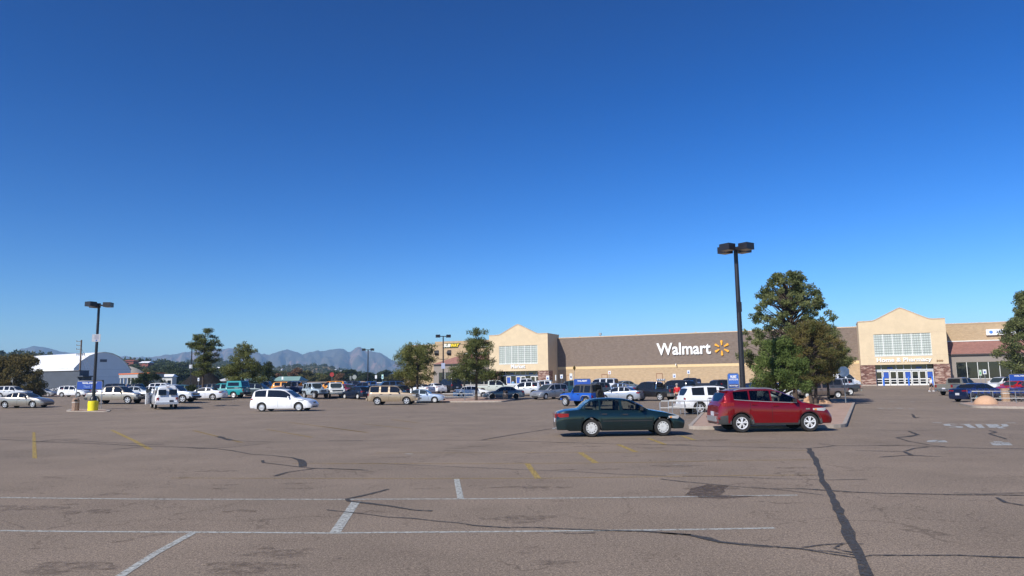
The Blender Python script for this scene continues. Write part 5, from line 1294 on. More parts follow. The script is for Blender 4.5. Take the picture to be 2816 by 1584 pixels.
tree('pine_tree', 'small young pine behind the broad flat-topped pine', 'tree', g, conifer(H, H * .3, 1.2, lambda t: 1.0 - .5 * t, 33, .1, 5000, .2, OLIVE, whorl=.5, pad=.5))
# the group on the right-hand island
g = gat(2189, 1109); H = hgt(2190, 742, g[1])
SH = lambda t: np.interp(t, [0, .12, .25, .42, .5, .64, .82, .93, 1], [.6, .94, 1.04, 1.0, .86, .76, .56, .38, .16])
o_ = tree('evergreen_oak', 'tallest broad evergreen oak of the island group, seen against the sky', 'tree', g, broadleaf(H, 1.9, 4.3, 5, 36000, .17, OAK, BARK, .24, 300, .42, SH, 1, 3.4, .25))
g = gat(2196, 1112); 
tree('juniper_tree', 'dense dark green juniper in front of the tall oak', 'tree', gat(2150, 1128), broadleaf(hgt(2150, 925, 43.0) if 0 else hgt(2150, 928, gat(2150, 1128)[1]), 1.25, 1.85, 9, 24000, .14, JUNI, BARK, .16, 90, .48, lambda t: np.interp(t, [0, .3, .6, 1], [1.0, 1.12, .8, .25]), 1, 1.7, .25, .4))
g = gat(2238, 1115)
tree('pine_tree', 'rust brown pine with a forked trunk by the boulders', 'tree', g, broadleaf(hgt(2240, 880, g[1]), 1.7, 2.6, 14, 22000, .15, RUST, BARK, .15, 150, .40, lambda t: np.interp(t, [0, .35, .7, 1], [.55, 1.0, .85, .35]), 2, 2.2, .25, .35))
g = gat(2280, 1109)
tree('pine_tree', 'green pine on the right side of the island group', 'tree', g, broadleaf(hgt(2290, 905, g[1]), 2.0, 2.3, 17, 17000, .16, OAK, BARK, .12, 90, .5, lambda t: np.interp(t, [0, .35, .7, 1], [.6, 1.0, .85, .4]), 1, 1.8, .2, .35))
g = gat(2850, 1085, 84); H = hgt(2830, 805, 84)
tree('evergreen_tree', 'dark conifer cut off by the right edge of the view', 'tree', g, broadleaf(H, 1.8, 3.9, 23, 30000, .2, OAK, BARK, .25, 150, .7, lambda t: np.interp(t, [0, .2, .45, .75, 1], [.9, 1.0, .8, .45, .12]), 1, 3.5, .2))
g = gat(42, 1085, 118)
tree('bushy_tree', 'wide rusty green bush in front of the grey shed', 'tree', (g[0], g[1], g[2]), broadleaf(hgt(42, 976, 118), .2, 4.4, 27, 30000, .24, OLIVE, BARK, .15, 120, .9, lambda t: np.interp(t, [0, .25, .6, 1], [.95, 1.1, .9, .4]), 1, 3.5, .2))
g = gat(408, 1075, 150)
tree('bushy_tree', 'dark bush at the right end of the colonnade', 'tree', g, broadleaf(hgt(425, 1028, 150), .2, 2.9, 28, 7000, .25, DARKF, BARK, .1, 40, .7, None, 1, 2, .2))
g = gat(520, 1100, 92)
tree('low_shrub', 'low dark shrub between the white pickup and the white coupe', 'shrub', g, broadleaf(1.35, .1, 1.7, 29, 5000, .14, DARKF, BARK, .05, 30, .4, None, 1, 1, .2))

# ------------------------------------------------------------------ hills, mountains, far woods
from mathutils import noise
def nz(x, y, z=0, o=5):
    return noise.fractal(Vector((x, y, z)), .9, 2.1, o)
def range_mesh(name, label, sky, D, front, m_, nr=36, step=7, gully=.3, ex=1.25, back=.5, gs=6, zb=-2, jag=0.):
    us = [p[0] for p in sky]; vsk = [p[1] for p in sky]
    U = np.arange(us[0], us[-1] + .1, step); V = []
    for r_ in range(nr):
        t = r_ / (nr - 1) * (1 + back)
        for u in U:
            top = AT(u, np.interp(u, us, vsk), D); Hh = top[2]
            Y = D - front * (1 - t); k = Y / D; x = top[0] * (.35 + .65 * k) / (1) if 0 else top[0] * k
            if t <= 1: p = t ** ex
            else: p = max(0, 1 - ((t - 1) / back) ** 1.3 * 1.05)
            n1 = nz(u / 40 * gs / 6, t * 1.1, 3); rg = 1 - abs(nz(u / 28 * gs / 6 + 1.5 * t, t * 1.6, 7)) * 2
            env = min(1, max(0, t) * (1.02 - min(t, 1)) * 4.0)
            zz = zb + (Hh - zb) * p + (Hh - zb) * env * gully * (rg * .6 + n1 * .6 - .2)
            if jag: zz += jag * (Hh) * nz(u / 9, t * 3, 1) * (1 if t > .1 else 0)
            if t < .03: zz = zb - 5
            V.append((x, Y, zz))
    nx = len(U); f = [(j * nx + i, j * nx + i + 1, (j + 1) * nx + i + 1, (j + 1) * nx + i) for j in range(nr - 1) for i in range(nx - 1)]
    mb = MB(); mb.add(V, f); o = mb.build(name, m_, None, 179); put(o, label, 'mountain' if 'mount' in name else 'hill', kind='structure'); return o, np.array(V), nx
def terrain_mat(name, a, b, c, sc, rock):
    M = mat(name, a, .95, col2=b, scale=sc, bump=0, detail=8, spec=.1); nt = M.node_tree; bs = nt.nodes['Principled BSDF']
    tc = nt.nodes.new('ShaderNodeTexCoord'); mp = nt.nodes.new('ShaderNodeMapping'); mp.inputs['Scale'].default_value = (1, .3, .25); n2 = nt.nodes.new('ShaderNodeTexNoise'); n2.inputs['Scale'].default_value = rock; n2.inputs['Detail'].default_value = 7
    nt.links.new(tc.outputs['Object'], mp.inputs[0]); nt.links.new(mp.outputs[0], n2.inputs['Vector'])
    rp = nt.nodes.new('ShaderNodeValToRGB'); rp.color_ramp.elements[0].position = .52; rp.color_ramp.elements[1].position = .62
    nt.links.new(n2.outputs['Fac'], rp.inputs['Fac']); mx = nt.nodes.new('ShaderNodeMix'); mx.data_type = 'RGBA'
    src = bs.inputs['Base Color'].links[0].from_socket
    nt.links.new(rp.outputs[0], mx.inputs[0]); nt.links.new(src, mx.inputs[6]); mx.inputs[7].default_value = (*c, 1); nt.links.new(mx.outputs[2], bs.inputs['Base Color']); return M
MTN = terrain_mat('mountain_brush', (.055, .060, .045), (.115, .100, .070), (.24, .155, .115), .004, .006)
HILL = terrain_mat('hill_brush', (.05, .065, .025), (.12, .10, .055), (.24, .18, .11), .02, .02)
sky1 = [(300, 1010), (319, 983), (346, 979), (367, 982), (392, 984), (423, 979), (466, 975), (518, 964), (560, 961), (601, 960), (655, 956), (680, 960), (700, 967), (733, 973.6), (750, 972), (770, 965), (790, 961), (811, 967), (835, 972.7), (850, 968), (874, 962), (930, 958), (941, 960), (962, 967), (975, 958), (989, 953), (1005, 959), (1027, 966), (1050, 973), (1076, 989), (1094, 994), (1112, 998), (1180, 1012), (1300, 1030), (1420, 1046)]
range_mesh('mountain_range', 'blue hazy mountain range on the horizon', sky1, 6500, 2300, MTN, gully=.34, gs=7)
sky2 = [(-200, 985), (-60, 975), (20, 969), (37, 968.6), (58, 958), (78, 953), (93, 950.6), (108, 953), (133, 954), (145, 959), (184, 968), (240, 975), (300, 980), (350, 990), (400, 1005)]
range_mesh('mountain', 'flat topped blue mountain at the far left', sky2, 6000, 1800, MTN, gully=.2, gs=5)
h1, V1, n1_ = range_mesh('hill', 'scrub covered hill in front of the mountains', [(420, 1030), (480, 1008), (520, 992), (568, 986), (601, 989), (636, 996), (680, 1010), (720, 1018), (750, 1015), (785, 1008), (811, 1006), (865, 1003.6), (901, 1007), (930, 1017), (980, 1026), (1060, 1035), (1180, 1036), (1300, 1045)], 1300, 600, HILL, gully=.10, gs=8, nr=26)
h2, V2, n2_ = range_mesh('hill', 'dark wooded rise behind the white hangar', [(-250, 978), (-60, 978), (0, 977), (48, 979), (116, 981), (170, 992), (260, 998), (332, 1001), (350, 999), (420, 1003), (473, 1005), (505, 1009), (540, 1018), (600, 1026), (680, 1036), (760, 1042)], 620, 300, HILL, gully=.08, gs=8, nr=22)
def wood(label, V, nx, n, size, m_, seed, lim=lambda k: True, per=12):
    r = np.random.default_rng(seed); rows = len(V) // nx; C = []; per = int(per * 2.4)
    for _ in range(n):
        a = r.uniform(0, nx - 1.01); b = r.uniform(1, rows * .68); i, j = int(a), int(b); fa, fb = a - i, b - j
        p = (V[j * nx + i] * (1 - fa) + V[j * nx + i + 1] * fa) * (1 - fb) + (V[(j + 1) * nx + i] * (1 - fa) + V[(j + 1) * nx + i + 1] * fa) * fb
        s_ = size * r.uniform(.5, 1.4)
        d = r.normal(size=(per, 3)); d /= np.linalg.norm(d, axis=1)[:, None]; C.append(p + d * s_ * np.array([.55, .55, .6]) * r.uniform(.5, 1, (per, 1)) + np.array([0, 0, s_ * .5]))
    C = np.concatenate(C); o = link('woodland', leaf_mesh('woodland', C, size * .42, m_, .3, .9, seed)); put(o, label, 'woodland', kind='stuff'); return o
wood('scattered green junipers all over the far hill', V1, n1_, 1500, 4.2, FGREEN, 1); wood('dry olive scrub all over the far hill', V1, n1_, 700, 3.0, FOLIVE, 2)
wood('dense dark woodland covering the near rise', V2, n2_, 1700, 4.2, FGREEN, 3, per=16); wood('olive trees dotted in the woodland of the near rise', V2, n2_, 350, 3.6, FOLIVE, 4, per=16)

# single trees of the far tree line
tmpl = []
for i, (mt, sh) in enumerate(((FGREEN, None), (FGREEN, lambda t: 1.1 - .7 * t), (FOLIVE, None), (FRUST, None), (FLIME, None), (DARKF, lambda t: 1.1 - .6 * t))):
    tmpl.append([broadleaf(8, 1.2, 3.4, 50 + i * 3 + q, 4200, .45, mt, BARK, .2, 34, 1.15, sh, 1, 3, .2, .8) for q in range(2)])
def far_tree(u, vt, Y, kind, label, grp='trees of the far tree line', sx=1.0):
    p = AT(u, vt, Y); zb = .3; H = p[2] - zb; s = H / 8.6
    t = tree('far_tree', label, 'tree', (p[0], p[1], zb), tmpl[kind][int(u) % 2], grp, u * .7, s); t.scale = (s * sx, s * sx, s); return t
far_tree(820, 1012, 290, 3, 'rust brown tree in the far tree line', sx=1.25); far_tree(881, 1026, 300, 4, 'bright lime green tree left of the red stop sign', sx=1.3)
far_tree(938, 1026, 280, 3, 'orange brown tree right of the red stop sign', sx=1.2); far_tree(762, 1027, 290, 3, 'low rust coloured tree above the teal roof', sx=1.2)
far_tree(497, 996, 520, 5, 'dark round tree on top of the rise', sx=1.6); far_tree(390, 984, 560, 5, 'narrow dark cypress beside the white roofed house', sx=.35); far_tree(735, 1000, 250, 5, 'dark tree behind the small pine of the teal roofs', sx=.8)
far_tree(395, 1012, 300, 2, 'yellowish olive tree above the colonnade'); far_tree(455, 1003, 330, 0, 'large green tree above the white flat roof', sx=1.3); far_tree(610, 1004, 320, 0, 'green tree behind the tallest ponderosa pine', sx=1.3)
rr = random.Random(5)
for i in range(42):
    u = 560 + i * 14 + rr.uniform(-6, 6); v = 1022 + rr.uniform(-8, 9)
    if u > 1115: break
    k = rr.choice([0, 0, 0, 1, 1, 5, 2, 0]); far_tree(u, v, rr.uniform(270, 420), k, {0: 'dark green tree standing in the far tree line', 1: 'pointed green tree standing in the far tree line', 2: 'dry olive tree standing in the far tree line', 5: 'very dark pointed tree standing in the far tree line'}[k], sx=rr.uniform(1.1, 1.7))
for u, v, Y, k in ((345, 1022, 260, 2), (365, 1005, 340, 0), (420, 1005, 360, 0), (435, 1020, 280, 2), (470, 1015, 300, 0), (480, 1002, 420, 5), (500, 1010, 330, 0), (330, 1004, 380, 0), (375, 998, 460, 1), (437, 996, 480, 1), (-20, 988, 240, 0), (20, 993, 260, 2), (120, 992, 330, 0), (530, 1012, 330, 0), (578, 1018, 300, 0)):
    far_tree(u, v, Y, k, {0: 'dark green tree on the wooded rise', 1: 'pointed green tree on the wooded rise', 2: 'olive tree at the foot of the wooded rise', 5: 'very dark tree on the wooded rise'}[k], 'trees on the near rise', rr.uniform(1.0, 1.5))

# ------------------------------------------------------------------ far buildings
HWH = mat('hangar_roof_white', (.82, .83, .84), .5, var=.02, scale=.4); HGB = mat('hangar_wall', (.84, .85, .87), .6, var=.03, scale=.4)
def ribbed(name, c, sc):
    M = mat(name, c, .7, spec=.3); nt = M.node_tree; bs = nt.nodes['Principled BSDF']; tc = nt.nodes.new('ShaderNodeTexCoord'); wv = nt.nodes.new('ShaderNodeTexWave'); wv.inputs['Scale'].default_value = sc; wv.bands_direction = 'X'
    nt.links.new(tc.outputs['Object'], wv.inputs['Vector']); bp = nt.nodes.new('ShaderNodeBump'); bp.inputs['Strength'].default_value = .6; bp.inputs['Distance'].default_value = .08
    nt.links.new(wv.outputs['Fac'], bp.inputs['Height']); nt.links.new(bp.outputs[0], bs.inputs['Normal'])
    n_ = nt.nodes.new('ShaderNodeTexNoise'); n_.inputs['Scale'].default_value = .8; n_.inputs['Detail'].default_value = 6; nt.links.new(tc.outputs['Object'], n_.inputs['Vector']); rp = nt.nodes.new('ShaderNodeValToRGB')
    rp.color_ramp.elements[0].color = (*[x * .75 for x in c], 1); rp.color_ramp.elements[1].color = (*[x * 1.2 for x in c], 1); nt.links.new(n_.outputs['Fac'], rp.inputs['Fac']); nt.links.new(rp.outputs[0], bs.inputs['Base Color']); return M
p = AT(200, 1060, 185); al = radians(30)
t = thing('hangar', 'large white hangar with a rounded roof and grey gable end', 'building', (p[0], p[1], .4), radians(90 - 30))
# local x runs along the gable (right and away), local y runs along the length (left and away)
W2, HL = 15.2, 30.
zt = lambda v: AT(250, v, 190)[2] - .4
prof = [(0, 0), (0, 6.6), (1.6, 8.4), (3.6, 9.8), (5.6, 10.6), (7.6, 10.85), (9.6, 10.6), (11.6, 9.8), (13.6, 8.2), (15.2, 6.2), (15.2, 0)]
mb = MB(); mb.prism_y(prof, 0, .3); mb.build('gable_wall', HGB, t, fix=True)
mb = MB(); pr2 = [(x * 1.01 - .08, z + .07) for x, z in prof[1:-1]]
vs = [(x, -.25, z) for x, z in pr2] + [(x, HL, z) for x, z in pr2]; n = len(pr2); mb.add(vs, [(i, i + 1, n + i + 1, n + i) for i in range(n - 1)]); mb.bx(-.05, .2, .3, HL, 0, 6.6); mb.bx(15.0, 15.25, .3, HL, 0, 6.2)
mb.add([(x, HL - .1, z) for x, z in prof], [tuple(range(len(prof)))]); mb.build('roof', HWH, t)
MB().bx(4.3, 7.9, -.06, -.0, 0, 3.6).build('doorway', mat('doorway_brown', (.17, .14, .085), .8, var=.2), t)
MB().bx(6.6, 8.4, -.06, .0, 8.3, 9.0).build('vent', mat('vent_grey', (.13, .13, .15), .7, var=.1), t)
mb = MB(); 
for z in (2.2, 4.4, 6.4): mb.bx(.1, 15.1, -.02, 0, z, z + .04)
mb.build('panel_joint', mat('panel_line', (.42, .44, .5), .6), t)
SHD = ribbed('grey_corrugated', (.10, .115, .14), 3.0)
p1 = AT(96, 1080, 150); p2 = AT(226, 1078, 146); d = p2 - p1; ln = float(np.hypot(d[0], d[1])); hh = AT(100, 1020, 150)[2] - .7
t = thing('metal_shed', 'long low dark grey corrugated shed in front of the hangar', 'building', (p1[0] - d[0] * .5, p1[1] - d[1] * .5, .5), math.atan2(d[1], d[0]))
MB().bx(0, ln * 1.42, 0, 2.2, 0, hh).build('wall', SHD, t); MB().bx(ln * 1.38, ln * 1.55, -.6, 2.4, hh * .76, hh * .80).build('eave', SHD, t); MB().bx(ln * 1.42, ln * 1.5, .3, 2, 0, hh * .76).build('side_annex', SHD, t)
MB().bx(-.1, ln * 1.42, -.15, 2.3, hh, hh + .12).build('roof', mat('shed_roof', (.12, .11, .10), .7, var=.1), t)
# rack of small pale goods along the shed foot
t = thing('wire_fence', 'dark chain fence with bits of litter along the shed', 'fence', (p1[0], p1[1] - 3, .7), math.atan2(d[1], d[0]))
mb = MB(); 
for i in range(40): x = i * .55 - 3; mb.bx(x, x + .03, 0, .03, 0, 1.5)
for z in np.arange(.1, 1.5, .2): mb.bx(-3, 19, 0, .02, z, z + .02)
mb.build('mesh', UNDER, t); mb = MB()
for i in range(46): mb.box((rr.uniform(0, 15), -.05, rr.choice([.5, .9, 1.2, 1.3]) + rr.uniform(-.1, .1)), (rr.uniform(.08, .3), .04, rr.uniform(.06, .2)))
mb.build('litter', mat('pale_litter', (.6, .6, .62), .7, var=.2), t)
DOME = mat('dome_tan', (.50, .44, .34), .8, var=.05)
p = AT(330, 1060, 265); R_d = 10; mb = MB(); mb.lathe([(R_d * cos(a), R_d * .86 * sin(a)) for a in np.linspace(0, pi / 2 * .99, 12)], 32, caps=False)
o = mb.build('dome_building', DOME, None, 60); o.location = (p[0] + .5, p[1], 1.2); put(o, 'tan domed building half hidden by the hangar', 'building')
YST = 165
p1, p2 = AT(330, 1062, YST + 8), AT(412, 1062, YST); hh = AT(340, 1028, YST + 8)[2] - .5; L_c = float(np.hypot(*(p2 - p1)[:2]))
t = thing('colonnade_building', 'low cream building with white columns and an orange roof edge', 'building', (p1[0], p1[1], .4), math.atan2(p2[1] - p1[1], p2[0] - p1[0]))
MB().bx(0, L_c * .97, 1.6, 3, 0, hh - .6).build('wall', mat('cream_wall', (.55, .45, .25), .8, var=.05, col2=(.62, .58, .48), scale=.6), t); MB().bx(-.3, L_c, -.2, 3.2, hh - .9, hh - .1).build('fascia', mat('fascia_pale', (.36, .37, .38), .7, var=.05), t)
MB().bx(-.4, L_c + .1, -.3, 3.3, hh - .1, hh + .16).build('roof_edge', mat('orange_edge', (.62, .16, .05), .6, var=.05), t)
for i in range(9): MB().bx(i * L_c / 8.3, i * L_c / 8.3 + .22, -.05, .2, 0, hh - .9).build('column', mat('column_white', (.66, .66, .64), .6, var=.03) if i == 0 else bpy.data.materials['column_white'], t)
for i in range(7): MB().bx(i * L_c / 7.2 + .5, i * L_c / 7.2 + 1.1, 1.55, 1.6, .2, hh - 1.2).build('window', GL_SHOP, t)
def low_building(label, u0, u1, v_top, v_eave, Y, roofm, wallm, name='low_building', inset=.2, zb=.5, dep=9, cat='building'):
    a, b = AT(u0, 1060, Y), AT(u1, 1060, Y); L_b = b[0] - a[0]; zt_, ze = AT((u0 + u1) / 2, v_top, Y)[2] - zb, AT((u0 + u1) / 2, v_eave, Y)[2] - zb
    t = thing(name, label, cat, (a[0], a[1], zb), .0); ze = max(ze, .6)
    MB().bx(.4, L_b - .4, .5, dep - .5, -3, ze).build('wall', wallm, t)
    i = L_b * inset; vs = [(0, 0, ze), (L_b, 0, ze), (L_b, dep, ze), (0, dep, ze), (i, dep / 2, zt_), (L_b - i, dep / 2, zt_)]
    m_ = MB().add(vs, [(0, 1, 5, 4), (1, 2, 5), (2, 3, 4, 5), (3, 0, 4), (3, 2, 1, 0)]); m_.build('roof', roofm, t, fix=True)
    for k in range(max(2, int(L_b / 4))): x = (k + .5) * L_b / max(2, int(L_b / 4)); MB().bx(x - .5, x + .5, .44, .5, ze * .3, ze * .75).build('window', GL_SHOP, t)
    return t
TEAL = mat('teal_metal_roof', (.23, .37, .32), .5, var=.06, scale=.3); WALLW = mat('white_wall', (.6, .6, .58), .8, var=.05); REDH = mat('red_house', (.24, .07, .05), .8, var=.1); ROOFG = mat('grey_roof', (.55, .56, .56), .6, var=.05); TANR = mat('tan_roof', (.32, .25, .18), .8, var=.08)
low_building('white building with a broad hipped teal roof', 741, 822, 1035, 1047, 178, TEAL, WALLW, inset=.12); low_building('long building with a teal roof left of the small dark pine', 640, 738, 1035, 1050, 175, TEAL, WALLW, inset=.06)
low_building('flat white roof between the rise and the gravel pile', 430, 474, 1029, 1036, 230, HWH, WALLW, inset=.08, dep=4); low_building('small grey roof beside the gravel pile', 590, 640, 1040, 1048, 165, ROOFG, DKST, inset=.1)
low_building('red brick house on top of the wooded rise', 332, 364, 989, 993, 540, REDH, REDH, zb=20, inset=.2, name='house'); low_building('house with a white flat roof on the wooded rise', 377, 405, 993, 998, 500, HWH, REDH, zb=17, inset=.05, name='house')
low_building('tall white house far off on the hillside', 589, 600, 1009, 1016, 700, HWH, WALLW, zb=14, inset=.2, name='house'); low_building('pale house with grey roof in the hillside scrub', 480, 505, 1004, 1008, 560, TANR, TANR, zb=11, inset=.2, name='house')
for u, v, w_ in ((805, 1013, 6), (818, 1012, 9), (918, 1015, 6), (770, 1014, 5), (933, 1019, 5)):
    low_building('tiny white house on the far hill', u, u + w_, v, v + 1.5, 1150, HWH, WALLW, zb=20, name='house')['group'] = 'white houses on the far hill'
low_building('long low tan building behind the far cars', 830, 1000, 1049, 1052, 190, TANR, TANR, inset=.03); low_building('long low white roof behind the blue pickup', 1000, 1100, 1051, 1053, 185, HWH, WALLW, inset=.03)
# gravel pile
GRV = mat('dark_gravel', (.022, .020, .019), 1., var=.25, scale=2, bump=.6, bscale=5, spec=.0)
a, b = AT(462, 1060, 150), AT(650, 1060, 150); rp_ = (b[0] - a[0]) / 2; hp = AT(540, 1016, 150)[2]
mb = MB(); V = []; nr_, na = 22, 44
for i in range(nr_ + 1):
    q = i / nr_
    for k in range(na):
        an = 2 * pi * k / na; rad = rp_ * q * (1 + .05 * noise.noise(Vector((cos(an) * 2, sin(an) * 2, 1)))); hz_ = hp * max(0, min(1.0, 1.09 - q * 1.12 + .10 * max(0, q - .7))) ** 1.02 + .25 * noise.noise(Vector((cos(an) * q * 6, sin(an) * q * 6, 2)))
        V.append((rad * cos(an), rad * sin(an) * .7, hz_ if i else hp * 1.0))
mb.add(V, [(i * na + k, i * na + (k + 1) % na, (i + 1) * na + (k + 1) % na, (i + 1) * na + k) for i in range(nr_) for k in range(na)])
o = mb.build('gravel_pile', GRV, None, 50); o.location = ((a[0] + b[0]) / 2, 150, .3); put(o, 'big dark grey pile of gravel beyond the parked cars', 'gravel pile')
# verge along the shed
p1, p2 = G(70, 1089), G(215, 1087)
mb = MB(); A_ = np.array([-140., 116.]); B_ = np.array([-60., 121.])
mb.add([(A_[0], A_[1], .76), (B_[0], B_[1], .76), (B_[0] - 4, B_[1] + 16, .8), (A_[0], A_[1] + 18, .8), (A_[0], A_[1], .6), (B_[0], B_[1], .6)], [(0, 1, 2, 3), (4, 5, 1, 0)]); put(mb.build('verge', mat('verge_dirt', (.34, .23, .16), .95, var=.1, scale=.5)), 'strip of bare pinkish earth along the shed', 'verge', kind='structure')
# utility pole with guy wires
g = AT(218, 1060, 150); zt_ = AT(224, 935, 150)[2]
t = thing('utility_pole', 'wooden utility pole with guy wires before the hangar', 'utility pole', (g[0], g[1], .6))
WOODP = mat('pole_wood', (.16, .12, .09), .9, var=.2, scale=3)
top = AT(224, 935, 150) - np.array([g[0], g[1], .6]); MB().tube([(0, 0, 0), tuple(top)], [.2, .15], 10).build('pole', WOODP, t, 50)
for k, (z, l) in enumerate(((.3, 1.0), (1.1, .95), (1.9, .95))):
    m_ = MB(); m_.box((top[0] - l / 2 - .0, top[1], top[2] - z), (l, .09, .09)); m_.box((top[0] - l + .05, top[1], top[2] - z + .12), (.08, .08, .22)); m_.build('crossarm', WOODP, t)
m_ = MB(); m_.box((top[0], top[1], top[2] - 2.9), (1.6, .1, .1)); 
for x in (-.75, -.35, .4, .75): m_.lathe([(.09, -.25), (.09, .25)], 8, (top[0] + x, top[1], top[2] - 2.95))
m_.build('transformer', GREYPOST, t)
for k, (vt, ue) in enumerate(((2.0, 3.4), (1.2, 4.3), (.6, 5.6), (.5, 5.9))): MB().tube([(top[0], top[1], top[2] - vt - 1), (ue, -1, .1)], .022, 4).build('guy_wire', GREYPOST, t)

# ------------------------------------------------------------------ vehicles, near to far
WH = (.78, .79, .80); OFFW = (.74, .74, .69); SILV = (.42, .45, .48); TAN = (.34, .265, .18); CHAMP = (.36, .325, .27); BLK = (.012, .012, .014); NAVY = (.010, .018, .055); GRN = (.004, .022, .024)
def sable_x(r, t, P):
    L = t['L']
    MB().box((-L / 2 + .01, 0, .78), (.05, 1.2, .16)).build('tail_panel', RED_L, r)
    m_ = MB()
    for sg in (-1, 1): m_.add(*strip_x(t, 1.15, .55, .60, 2.2, .002, sg))
    m_ = MB(); zs = .56
    for sg in (-1, 1):
        vs = []
        for k in range(12):
            x = 1.75 + k * .17
            for z in (zs, zs + .035): vs.append((x - L / 2, (side_y(t, x, z) + .008) * sg, z))
        m_.add(vs, [(2 * k, 2 * k + 2, 2 * k + 3, 2 * k + 1) for k in range(11)])
    m_.build('side_moulding', BLACKPL, r)
    MB().tube([(.75, -.72, .96), (.78, -.73, 1.75)], .004, 5).build('antenna', BLACKPL, r)
    MB().tube([(-L / 2 + .1, .5, .25), (-L / 2 - .04, .5, .24)], .03, 8).build('exhaust', GREYPOST, r)
vehicle('old_sedan', (.004, .016, .019), 'dark green sedan with round silver hubcaps beside the red car', 'side', 1727, 1201, 1.5, glass=GL_CLEAR, detail=2, interior=SEATM, extra=sable_x, metal=.2)
def escape_x(r, t, P):
    L = t['L']
    MB().box((-L / 2 + .07, 0, 1.0), (.05, .9, .07)).build('chrome_strip', CHROME, r)
    MB().box((-L / 2 - .01, 0, .52), (.1, 1.1, .2)).build('skid_plate', SILVERTRIM, r)
    for sg in (-1, 1): MB().box((-L / 2 + .03, sg * .68, .55), (.08, .26, .07)).build('reflector', RED_L, r); MB().tube([(-L / 2 + .2, sg * .55, .33), (-L / 2 + .0, sg * .55, .33)], .04, 10).build('exhaust', CHROME, r)
    MB().box((-L / 2 + .47, 0, 1.60), (.16, 1.15, .035), ry=.12).build('roof_spoiler', P, r)
    m_ = MB()
    for sg in (-1, 1):
        for xw in (t['xr'], t['xf']):
            vs = []; R1 = t['R'] + .05; R2 = R1 + .07
            for a in np.linspace(-.1, pi + .1, 16):
                for q in (R1, R2):
                    x = xw + q * cos(a); z = t['R'] + q * .97 * sin(a); vs.append((x - L / 2, (side_y(t, min(max(x, .05), L - .05), max(z, .5)) + .012) * sg, z))
            MB().add(vs, [(2 * k, 2 * k + 2, 2 * k + 3, 2 * k + 1) for k in range(15)]).build('wheel_arch_trim', CLADG, r)
    m_ = MB()
    for sg in (-1, 1):
        vs = []
        for k in range(16):
            x = .62 + k * 2.5 / 15; zb_ = float(np.interp(x, *zip(*t['belt']))) + .005
            for z in (zb_, zb_ + .022): vs.append((x - L / 2, (side_y(t, x, zb_ - .01) + .008) * sg, z))
        m_.add(vs, [(2 * k, 2 * k + 2, 2 * k + 3, 2 * k + 1) for k in range(15)])
    m_.build('window_trim', SILVERTRIM, r)
    for sg in (-1, 1): MB().box((L / 2 - 1.0, sg * (side_y(t, L - 1.0, .86) + .008), .88), (.16, .012, .05)).build('fender_badge', CHROME, r)
vehicle('crossover', (.19, .001, .005), 'bright red crossover suv with chrome wheels at the gravel island', 'side', 2137, 1189, 1.5, glass=GL_TINT, detail=2, interior=SEATD, extra=escape_x, metal=.3, rimm=BRIGHT)
vehicle('minivan', WH, 'long white minivan with dark windows alone in the open lot', 'side', 769, 1132, -6, glass=GL_DARK)
vehicle('big_suv', TAN, 'tan full size suv parked in front of a pale blue sedan', 'side', 1077, 1114, -5, scale=.99, bumpc=paint(TAN), rimm=ALLOY, metal=.3)
vehicle('old_saloon', (.42, .50, .60), 'pale blue sedan with its tail hidden behind the tan suv', 'side', 1160, 1109, -4, metal=.3, glass=GL_MID)
def van_x(r, t, P):
    L = t['L']
    for y in (-.45, .45): MB().box((-L / 2 + .02, y, 1.52), (.05, .66, .5), ry=.12).build('rear_door_window', GL_DARK, r)
    MB().box((-L / 2 + .06, 0, 2.02), (.1, .3, .05)).build('brake_light', RED_L, r)
    d = MB(); d.box((L / 2 - 1.35, 1.0, .95), (1.1, .06, 1.1)); o = d.build('open_door', P, r); o.location = (.75, .75, 0) if 0 else (0, 0, 0)
    o.matrix_local = Matrix.Translation((L / 2 - .85, 1.0, 0)) @ Matrix.Rotation(radians(-30), 4, 'Z') @ Matrix.Translation((-(L / 2 - .85), -1.0, 0))
    q = MB(); q.box((L / 2 - 1.35, 1.0, 1.65), (1.0, .05, .35)); w_ = q.build('door_glass', GL_MID, o)
vehicle('van', WH, 'white van seen from behind with its driver door open', 'rear', 459, 1127, 121, extra=van_x, plate=PLATED, bumpc=mat('van_bumper', (.5, .52, .55), .4, .3, var=.05), scale=.97)
vehicle('pickup', CHAMP, 'silver beige crew cab pickup behind the yellow based lamp post', 'side', 305, 1112, -4, metal=.4, scale=.97, bumpc=CLADG)
vehicle('sedan', (.30, .275, .24), 'grey beige sedan cut off by the left edge of the view', 'side', 49, 1123, -3, metal=.5)
vehicle('pickup', (.62, .64, .66), 'white pickup with a black nose mostly hidden behind the white van', 'side', 455, 1109, -3, metal=.2, bumpc=BLACKPL)
vehicle('coupe', (.72, .74, .77), 'white coupe with its tail lights to the right of the white pickup', 'side', 551, 1101, 178, metal=.2)
